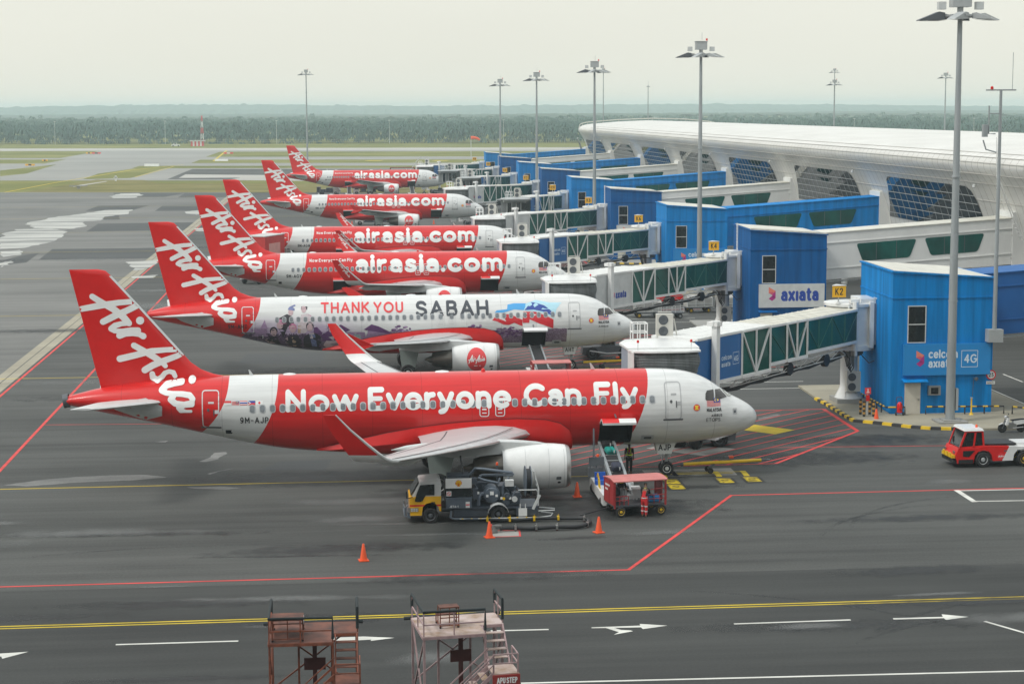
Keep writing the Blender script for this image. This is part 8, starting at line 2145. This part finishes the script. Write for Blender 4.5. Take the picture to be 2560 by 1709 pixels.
small_steps('small brown wheeled steps standing on the mauve access stand', 3.08, 59.55, 3.205, R(8), .66, .75, .72)

# ---- covered carts and a container dolly under the second bridge, a red tug behind it
M_cover = mat('grey_cover', (.36, .36, .34), .6, var=.25, scale=1.2)
def cart(label, x, y, rz, m=M_cover, low=False):
    t = thing('baggage_cart', label, 'baggage cart', (x, y, 0), rz, 'baggage carts under the bridges')
    g = MB(); g.b2(-1.3, -.75, .48, 1.3, .75, .58); g.bar((-1.3, 0, .45), (-2.2, 0, .2), .06); g.build('deck', M_dgrey, t)
    g = MB()
    if low:
        for x_ in (-1.25, -.42, .42, 1.25):
            for y_ in (-.72, .72): g.bar((x_, y_, .55), (x_, y_, 1.25), .04)
        for z in (.8, 1.02, 1.25):
            for y_ in (-.72, .72): g.bar((-1.25, y_, z), (1.25, y_, z), .035)
        g.build('mesh_side', M_lgrey, t)
    else:
        g.loft([[V(x_, -.74, .58), V(x_, -.74, 1.5), V(x_, -.4, 1.72), V(x_, .4, 1.72), V(x_, .74, 1.5), V(x_, .74, .58)] for x_ in (-1.28, 1.28)]); b_ = g.build('cover', m, t)
        g = MB()
        for x_ in (-1.28, -.42, .42, 1.26): g.bar((x_, -.76, .58), (x_, -.76, 1.5), .05)
        for z in (.62, .9): g.bar((-1.28, -.77, z), (1.28, -.77, z), .04)
        g.build('frame', M_lgrey, b_)
    for x_ in (-.9, .9):
        for y_ in (-.66, .66): wheel_part(t, (x_, y_, .25), .25, .16, M_yel if m is M_cover else M_grey)
    return t
for i, (q, lo, lb) in enumerate((((28.734, 177.158), 0, 'grey covered baggage cart at the left under the second boarding bridge, nearest the white nose'), ((34.462, 180.984), 0, 'grey covered baggage cart in the middle under the second boarding bridge'), ((37.543, 180.583), 0, 'covered baggage cart just left of the second bridge column'), ((39.54, 180.322), 0, 'covered baggage cart half hidden by the dark blue tower with the white signboard'))):
    cart(lb, q[0] + .9, q[1] + .8, R((0, 6, 4, -8)[i]))
q = (31.665, 176.779); cart('white mesh sided baggage cart in front of the covered ones', q[0], q[1] + .3, R(3), M_white, True)
t = dup(bpy.data.objects['airport_tractor'], (32.6, 189.5, 0), R(180), 'red tow tractor glimpsed behind the glass of the second boarding bridge')
# ---- catering truck at the rear door of the fourth airliner
def catering(label, x, y, rz, boxz):
    t = thing('catering_truck', label, 'catering truck', (x, y, 0), rz)
    g = MB(); g.b2(-1.25, -2.6, boxz, 1.25, 2.6, boxz + 2.75); b_ = g.build('cargo_box', mat('catering_red', (.46, .03, .028), .45, var=.12), t)
    g = MB(); g.b2(-1.3, -2.65, boxz + 2.752, 1.3, 2.65, boxz + 2.85); g.build('box_roof', M_lgrey, b_)
    g = MB(); g.b2(-1.262, -1.9, boxz + .4, -1.25, -.6, boxz + 2.3); g.b2(-.9, -2.612, boxz + .5, .2, -2.6, boxz + 2.2); g.b2(1.25, -1.6, boxz + .5, 1.262, 1.4, boxz + 1.9); g.build('side_panel', mat('pale_pink_panel', (.60, .30, .27), .5), b_)
    g = MB(); g.b2(-1.1, 2.6, boxz, 1.1, 3.6, boxz + .1); 
    for s in (-1.05, 1.05): g.bar((s, 2.6, boxz + 1.0), (s, 3.6, boxz + 1.0), .05); g.bar((s, 3.55, boxz), (s, 3.55, boxz + 1.0), .05)
    g.build('platform', M_lgrey, t)
    g = MB()
    for s in (-1, 1): g.bar((s, -2.0, 1.0), (s, 2.0, boxz), .14); g.bar((s, 2.0, 1.0), (s, -2.0, boxz), .14)
    g.b2(-.5, -4.4, .6, .5, 2.6, .95); g.build('scissor_lift', M_dgrey, t)
    g = MB(); g.loft([[V(x_, -4.6, .6), V(x_, -4.7, 1.4), V(x_, -4.35, 2.3), V(x_, -2.9, 2.4), V(x_, -2.9, .6)] for x_ in (-1.1, 1.1)]); cb = g.build('cab', M_white, t); MB().extr([(-.95, -4.73, 1.45), (.95, -4.73, 1.45), (.95, -4.42, 2.2), (-.95, -4.42, 2.2)], (0, -.02, 0)).build('window', M_glassd, cb)
    for x_ in (-.95, .95):
        for y_ in (-3.7, 1.4): MB().wheel((x_, y_, .48), .48, .3, (1, 0, 0)).build('wheel', M_rubber, t, 40)
    return t
catering('red high-lift catering truck raised to the rear door of airliner 9M-AGW', -8.75, 221.8, R(-24), 2.65)
# ---- small vehicles round the two far airliners
def small_truck(label, x, y, rz, col=M_white):
    t = thing('service_truck', label, 'truck', (x, y, 0), rz, 'service trucks at the far stands')
    g = MB(); g.loft([[V(-2.9, y_, .5), V(-2.95, y_, 1.2), V(-2.5, y_, 2.0), V(-1.5, y_, 2.1), V(-1.5, y_, .5)] for y_ in (-.95, .95)]); cb = g.build('cab', col, t)
    g = MB(); g.extr([(-2.6, -.96, 1.2), (-1.75, -.96, 1.2), (-1.75, -.96, 1.85), (-2.35, -.96, 1.85)], (0, -.02, 0)); g.extr([(-2.97, -.8, 1.25), (-2.97, .8, 1.25), (-2.6, .8, 1.9), (-2.6, -.8, 1.9)], (-.02, 0, 0)); g.build('window', M_glassd, cb)
    g = MB(); g.b2(-1.45, -.9, .55, 2.6, .9, .75); g.b2(-1.2, -.9, .75, .2, .9, 1.7); g.b2(.4, -.8, .75, 1.6, .8, 1.35); g.b2(1.8, -.85, .75, 2.5, .85, 1.9); g.build('plant_body', M_truckg, t)
    for x_ in (-2.1, 1.4):
        for y_ in (-.85, .85): wheel_part(t, (x_, y_, .4), .4, .28)
    return t
q = (5.67, 326.461); small_truck('white cabbed service truck under the wing of the second farthest airliner', q[0], q[1] + 1.0, 0)
q = (6.313, 445.838); small_truck('white cabbed service truck under the wing of the farthest airliner', q[0], q[1] + 1.0, 0)
q = (-4.122, 443.899); catering_ = small_truck('service truck at the tail of the farthest airliner', q[0] + 1.5, q[1] + 1.5, R(170), M_lgrey)
def far_loader(label, x, y):
    t = thing('belt_loader', label, 'belt loader', (x, y, 0), 0, 'belt loaders at the far stands')
    a, b_ = V(0, -6.5, .9), V(0, 0, 2.15)
    g = MB(); g.loft([[p + V(-.38, 0, -.1), p + V(.38, 0, -.1), p + V(.38, 0, 0), p + V(-.38, 0, 0)] for p in (a, b_)]); g.build('conveyor_belt', M_rubber, t)
    g = MB()
    for s in (-.44, .44): g.bar(a + V(s, 0, 0), b_ + V(s, 0, 0), .1, .22)
    g.build('side_frame', M_steel, t)
    g = MB(); g.b2(-.9, -6.6, .3, .9, -1.8, .75); g.build('chassis', M_white, t)
    for x_ in (-.8, .8):
        for y_ in (-5.8, -2.6): wheel_part(t, (x_, y_, .32), .32, .22)
    return t
far_loader('belt loader at the front hold of the mural airliner, red cover beside it', 14.75, 140.6); far_loader('belt loader at the rear hold of the farthest airliner', 2.4, 439.2); far_loader('belt loader at the front hold of the farthest airliner', 17.0, 439.2)
t = dup(bpy.data.objects['baggage_trolley'], (15.2, 134.0, 0), R(2), 'red roofed baggage trolley whose pink roof shows between the two nearest airliners')
t = thing('mobile_stairs', 'rusty service stairs standing beyond the farthest airliner', 'stairs', (16.0, 470, 0))
g = MB()
for x_, y_ in ((-3, 0), (3, 0), (-3, 3), (3, 3)): g.bar((x_, y_, 0), (x_, y_, 5.5), .22)
for z in (1.5, 3.6, 5.5):
    for a, b_ in (((-3, 0), (3, 0)), ((-3, 3), (3, 3)), ((-3, 0), (-3, 3)), ((3, 0), (3, 3))): g.bar((*a, z), (*b_, z), .18)
g.bar((-3, 0, 0), (3, 0, 3.6), .12); g.bar((3, 0, 0), (-3, 0, 3.6), .12); g.build('frame', M_rust, t)
g = MB(); g.b2(-3, 0, 4.2, 3, 3, 4.35); g.build('deck', M_rustd, t); g = MB(); g.bar((1.5, 1, 4.3), (4.5, 1, 8.2), .2); g.bar((4.5, 1, 8.2), (6.5, 1, 8.2), .2); g.bar((3, 1, 4.2), (6.5, 1, 0), .3); g.build('ramp', M_lgrey, t)
# ---------------------------------------------------------------- far beyond the stands
t = thing('localizer_hut', 'red and white striped equipment hut beyond the runway, far left of centre', 'hut', (-78.5, 1060, 0))
g = MB()
for i in range(7): g.mi = i % 2; g.b2(-3.5 + i, 0, 0, -2.5 + i, 5, 2.7)
g.mi = 0; g.build('wall', [M_tred, M_white], t); MB().b2(-4.3, -.5, 2.7, 4.3, 5.5, 3.1).build('roof', M_lgrey, t)
t = thing('lattice_mast', 'red and white lattice mast behind the striped hut', 'mast', (-76.5, 1072, 0))
for s in range(5):
    g = MB(); z0, z1 = 3.4 * s, 3.4 * (s + 1); w0, w1 = .9 - .13 * s, .9 - .13 * (s + 1)
    for a, b_ in ((-1, -1), (1, -1), (1, 1), (-1, 1)):
        g.bar((a * w0, b_ * w0, z0), (a * w1, b_ * w1, z1), .2)
        g.bar((a * w0, b_ * w0, z0), (a * w1, -b_ * w1, z1), .11); g.bar((a * w0, b_ * w0, z0), (-a * w1, b_ * w1, z1), .11)
    g.build('mast_section', M_tred if s % 2 == 0 else M_white, t)
t = thing('windsock', 'orange windsock on a pole in the grass right of the fifth mast', 'windsock', (54.5, 770, 0))
MB().tube([(0, 0, 0), (0, 0, 8.2)], .12, 8).build('pole', M_lgrey, t); MB().tube([(0, 0, 8.2), (1.4, 0, 8.3), (2.8, 0, 7.9), (3.6, 0, 7.3)], [.75, .62, .5, .38], 12).build('sock', M_cone, t, 40)
t = thing('pickup', 'small white pickup beside the striped hut', 'pickup', (-89.5, 1050, 0))
g = MB(); g.loft([[V(-4, y_, .7), V(-4, y_, 1.8), V(-2.5, y_, 2.1), V(-1.6, y_, 3.1), V(.8, y_, 3.1), V(1.2, y_, 2.0), V(4, y_, 2.0), V(4, y_, .7)] for y_ in (-1.4, 1.4)]); g.build('body', M_white, t)
for x_ in (-2.5, 2.5): MB().wheel((x_, -1.3, .7), .7, .4).build('wheel', M_rubber, t)
MB().extr([(-1.5, -1.42, 2.1), (-1.2, -1.42, 2.9), (.6, -1.42, 2.9), (.9, -1.42, 2.1)], (0, -.02, 0)).build('window', M_glassd, t)
t.scale = (.58, .58, .58)
def tsign(x, y, w, label, a=M_signy, b_=M_black):
    t = thing('taxiway_sign', label, 'airfield sign', (x, y, 0), R(-10), 'taxiway signs in the grass')
    g = MB(); g.b2(-w / 2, 0, .3, w / 2, .3, .95); s = g.build('panel', a, t); g = MB(); g.b2(-w / 6, -.02, .35, w / 6, 0, .88); g.build('legend', b_, s)
    g = MB()
    for s_ in (-w / 3, w / 3): g.b2(s_ - .06, .1, 0, s_ + .06, .2, .3)
    g.build('foot', M_dgrey, t)
q = (-111.301, 691.104); tsign(q[0], q[1], 3.5, 'yellow and black airfield sign in the left grass, nearest'); q = (-115.241, 751.653); tsign(q[0], q[1], 2.2, 'small yellow airfield sign at the end of the left grass strip')
q = (-114.106, 874.886); tsign(q[0], q[1], 2.8, 'yellow airfield sign at the far left grass tip, beside a red one'); q = (-110.665, 873.978); tsign(q[0], q[1], 4.2, 'red airfield sign at the tip of the far left grass', M_tred, M_black)
q = (-49.649, 857.892); tsign(q[0], q[1], 4.4, 'red airfield sign at the near end of the far right grass', M_tred, M_white)
t = thing('concrete_barrier', 'long white barrier lying on the taxiway edge, left of the farthest airliner', 'barrier', (*(-67.121, 684.697), 0), R(-10)); g = MB(); g.loft([[V(x_, -.3, 0), V(x_, -.12, .9), V(x_, .12, .9), V(x_, .3, 0)] for x_ in (-2.7, 2.7)]); g.build('block', M_white, t)
t = thing('concrete_barrier', 'white barrier lying farther along the taxiway, right of the other one', 'barrier', (*(-46.058, 748.123), 0), R(-10)); g = MB(); g.loft([[V(x_, -.3, 0), V(x_, -.12, .8), V(x_, .12, .8), V(x_, .3, 0)] for x_ in (-2.6, 2.6)]); g.build('block', M_white, t)
# concrete drain kerbs in the dry grass
sheet('drain_slab', [(-71.105, 509.08), (-66.403, 543.681), (-65.537, 540.075), (-69.847, 502.873)], .02, M_run)
t = thing('drain_head', 'concrete drain inlet on legs in the dry grass', 'drain', (*(-67.072, 491.77), 0)); g = MB(); g.b2(-2.3, -.4, .6, 2.3, .4, .85); g.b2(-.4, -.3, 0, .4, .3, .6); g.build('slab', M_concg, t)
t = thing('marker_post', 'white marker post in the grass island', 'marker', (*(-63.526, 543.105), 0)); g = MB(); g.b2(-.25, -.15, 0, .25, .15, 1.6); g.b2(-.55, -.15, .9, .55, .15, 1.15); g.build('post', M_white, t)
# perimeter fence and lamp posts along the plantation
t = thing('perimeter_fence', 'long grey perimeter fence along the foot of the palm plantation', 'fence', (0, 1108, 0))
g = MB()
for z in (1.2, 2.4): g.bar((-420, 420 * .19, z), (620, -620 * .19, z), .07)
for i in range(100): x = -420 + 10.4 * i; g.bar((x, -x * .19, 0), (x, -x * .19, 2.5), .09)
g.build('rail', M_grey, t)
for i in range(12):
    x = -300 + 66 * i
    t = thing('street_lamp', 'thin lamp post standing against the palm plantation', 'street lamp', (x, 1106 - .19 * x, 0), 0, 'thin lamp posts along the plantation edge')
    MB().tube([(0, 0, 0), (0, 0, 13.5)], [.13, .08], 6).build('post', M_lgrey, t); MB().b2(-.6, -.2, 13.4, .6, .2, 13.7).build('lamp_head', M_lgrey, t)

# oil palm plantation: one mass of crowns, each a burst of drooping fronds
def leafmat(name, c0, c1):
    m = bpy.data.materials.new(name); m.use_nodes = True; nt = m.node_tree; b = nt.nodes['Principled BSDF']; L = nt.links.new
    b.inputs['Roughness'].default_value = .75; b.inputs['Specular IOR Level'].default_value = .2
    t = nt.nodes.new('ShaderNodeTexCoord'); n = nt.nodes.new('ShaderNodeTexNoise'); n.inputs['Scale'].default_value = .03; n.inputs['Detail'].default_value = 8; n.inputs['Roughness'].default_value = .7
    r = nt.nodes.new('ShaderNodeValToRGB'); r.color_ramp.elements[0].position = .36; r.color_ramp.elements[1].position = .64; r.color_ramp.elements[0].color = (*c0, 1); r.color_ramp.elements[1].color = (*c1, 1)
    L(t.outputs['Object'], n.inputs['Vector']); L(n.outputs['Fac'], r.inputs['Fac']); L(r.outputs['Color'], b.inputs['Base Color']); return m
M_palm = leafmat('palm_fronds', (.045, .088, .070), (.066, .118, .095)); M_wood = leafmat('far_canopy', (.05, .08, .06), (.07, .105, .075))
rp = random.Random(77); g = MB(); V_ = []; F_ = []
def palm(x, y, z, r, droop):
    a0 = rp.uniform(0, 6.28); n = rp.randint(8, 11)
    for i in range(n):
        a = a0 + i * 6.283 / n + rp.uniform(-.2, .2); c_, s_ = math.cos(a), math.sin(a); w = r * .15; rr = r * rp.uniform(.8, 1.1); up = rp.uniform(.05, .4) * r
        b = len(V_); px, py = -s_ * w, c_ * w
        V_.extend([(x, y, z), (x + c_ * rr * .5 + px, y + s_ * rr * .5 + py, z + up), (x + c_ * rr * .5 - px, y + s_ * rr * .5 - py, z + up), (x + c_ * rr + px * .4, y + s_ * rr + py * .4, z + up - droop * r), (x + c_ * rr - px * .4, y + s_ * rr - py * .4, z + up - droop * r)])
        F_.extend([(b, b + 1, b + 2), (b + 1, b + 3, b + 4, b + 2)])
for row in range(44):
    d = 1118 + row * 9 + (row * row) * .45
    step = 5.0 + row * .11
    x0, x1 = -.24 * d - 30, .40 * d + 30
    x = x0
    while x < x1:
        xx = x + rp.uniform(-2, 2); yy = d + rp.uniform(-4, 4) - xx * .19
        z = (8.2 if row else 6.5) + rp.uniform(-1.6, 1.7) + 1.2 * math.sin(xx * .021 + row) + (rp.random() < .05) * 3
        palm(xx, yy, z, rp.uniform(3.0, 4.5), rp.uniform(.4, .8))
        if row < 7: palm(xx + rp.uniform(-3, 3), yy - 2, z - rp.uniform(3, 5.5), rp.uniform(2.8, 4.0), .7)
        x += step
me = bpy.data.meshes.new('palm_plantation'); me.from_pydata(V_, [], F_); me.materials.append(M_palm); o = obj('palm_plantation', me); o['kind'] = 'stuff'
# beyond it: the closed canopy, then wooded ridges fading in the haze
def canopy(name, y0, y1, zf, m, nx, ny, seed, kind='stuff', half=(.30, .46)):
    r_ = random.Random(seed); vs = []; fs = []
    for j in range(ny + 1):
        y = y0 + (y1 - y0) * (j / ny) ** 1.4
        for i in range(nx + 1):
            x = -half[0] * y - 80 + ((half[0] + half[1]) * y + 160) * i / nx
            vs.append((x + r_.uniform(-.3, .3) * (half[0] + half[1]) * y / nx, y + r_.uniform(-4, 4), zf(x, y, r_)))
    for j in range(ny):
        for i in range(nx): a = j * (nx + 1) + i; fs.append((a, a + 1, a + nx + 2, a + nx + 1))
    me = bpy.data.meshes.new(name); me.from_pydata(vs, [], fs); me.materials.append(m); o = obj(name, me); o['kind'] = kind; return o
canopy('far_plantation', 2250, 3900, lambda x, y, r: 9.0 + r.uniform(-1.5, 2.5) + 2 * math.sin(x * .004) * math.sin(y * .003) - (0 if y < 3700 else 0), M_wood, 260, 46, 5)
def ridge(name, y, h, seed, m):
    r_ = random.Random(seed); vs = []; fs = []; n = 420; x0, x1 = -.36 * y, .55 * y
    for i in range(n + 1):
        x = x0 + (x1 - x0) * i / n
        z = h * (1 + .16 * math.sin(x * .0013 + seed) + .09 * math.sin(x * .0041 + 2 * seed)) + r_.uniform(-1, 1) * h * .06 + (r_.random() < .08) * h * .1
        for dy, k_ in ((0, 0), (60, .55), (200, .9), (320, 1.0), (700, .6)): vs.append((x, y + dy + r_.uniform(-20, 20), z * k_ + (r_.uniform(-2, 2) if 0 < k_ < 1 else 0)))
    for i in range(n):
        for j in range(4): a = i * 5 + j; fs.append((a, a + 5, a + 6, a + 1))
    me = bpy.data.meshes.new(name); me.from_pydata(vs, [], fs); me.materials.append(m); o = obj(name, me); o['kind'] = 'structure'
ridge('wooded_hills', 4900, 27.5, 8, M_wood)

# the main terminal from whose upper floor the stands are seen; unseen behind the camera, added to darken faces turned towards it
t = thing('unseen_main_terminal', 'unseen long grey main terminal behind the camera, added to darken faces towards it', 'terminal', (0, -9, 0))
g = MB(); g.b2(-260, -30, 0, 260, 0, 36); g.build('wall', mat('terminal_wall', (.16, .17, .17), .6), t)
g = MB()
for i in range(52): g.b2(-258 + 10 * i, 0, 4, -249.5 + 10 * i, .06, 34)
g.build('glazing', mat('terminal_glazing', (.02, .03, .035), .3), t)

# the hazy air over the whole field
m = bpy.data.materials.new('haze'); m.use_nodes = True; nt = m.node_tree
nt.nodes.remove(nt.nodes['Principled BSDF']); vol = nt.nodes.new('ShaderNodeVolumePrincipled')
vol.inputs['Color'].default_value = (.80, .965, 1.0, 1); vol.inputs['Density'].default_value = .00024; vol.inputs['Anisotropy'].default_value = .2
nt.links.new(vol.outputs['Volume'], nt.nodes['Material Output'].inputs['Volume'])
g = MB(); g.b2(-2600, -70, -1.06, 3300, 6200, 39)
o = g.build('haze', m); o['kind'] = 'stuff'
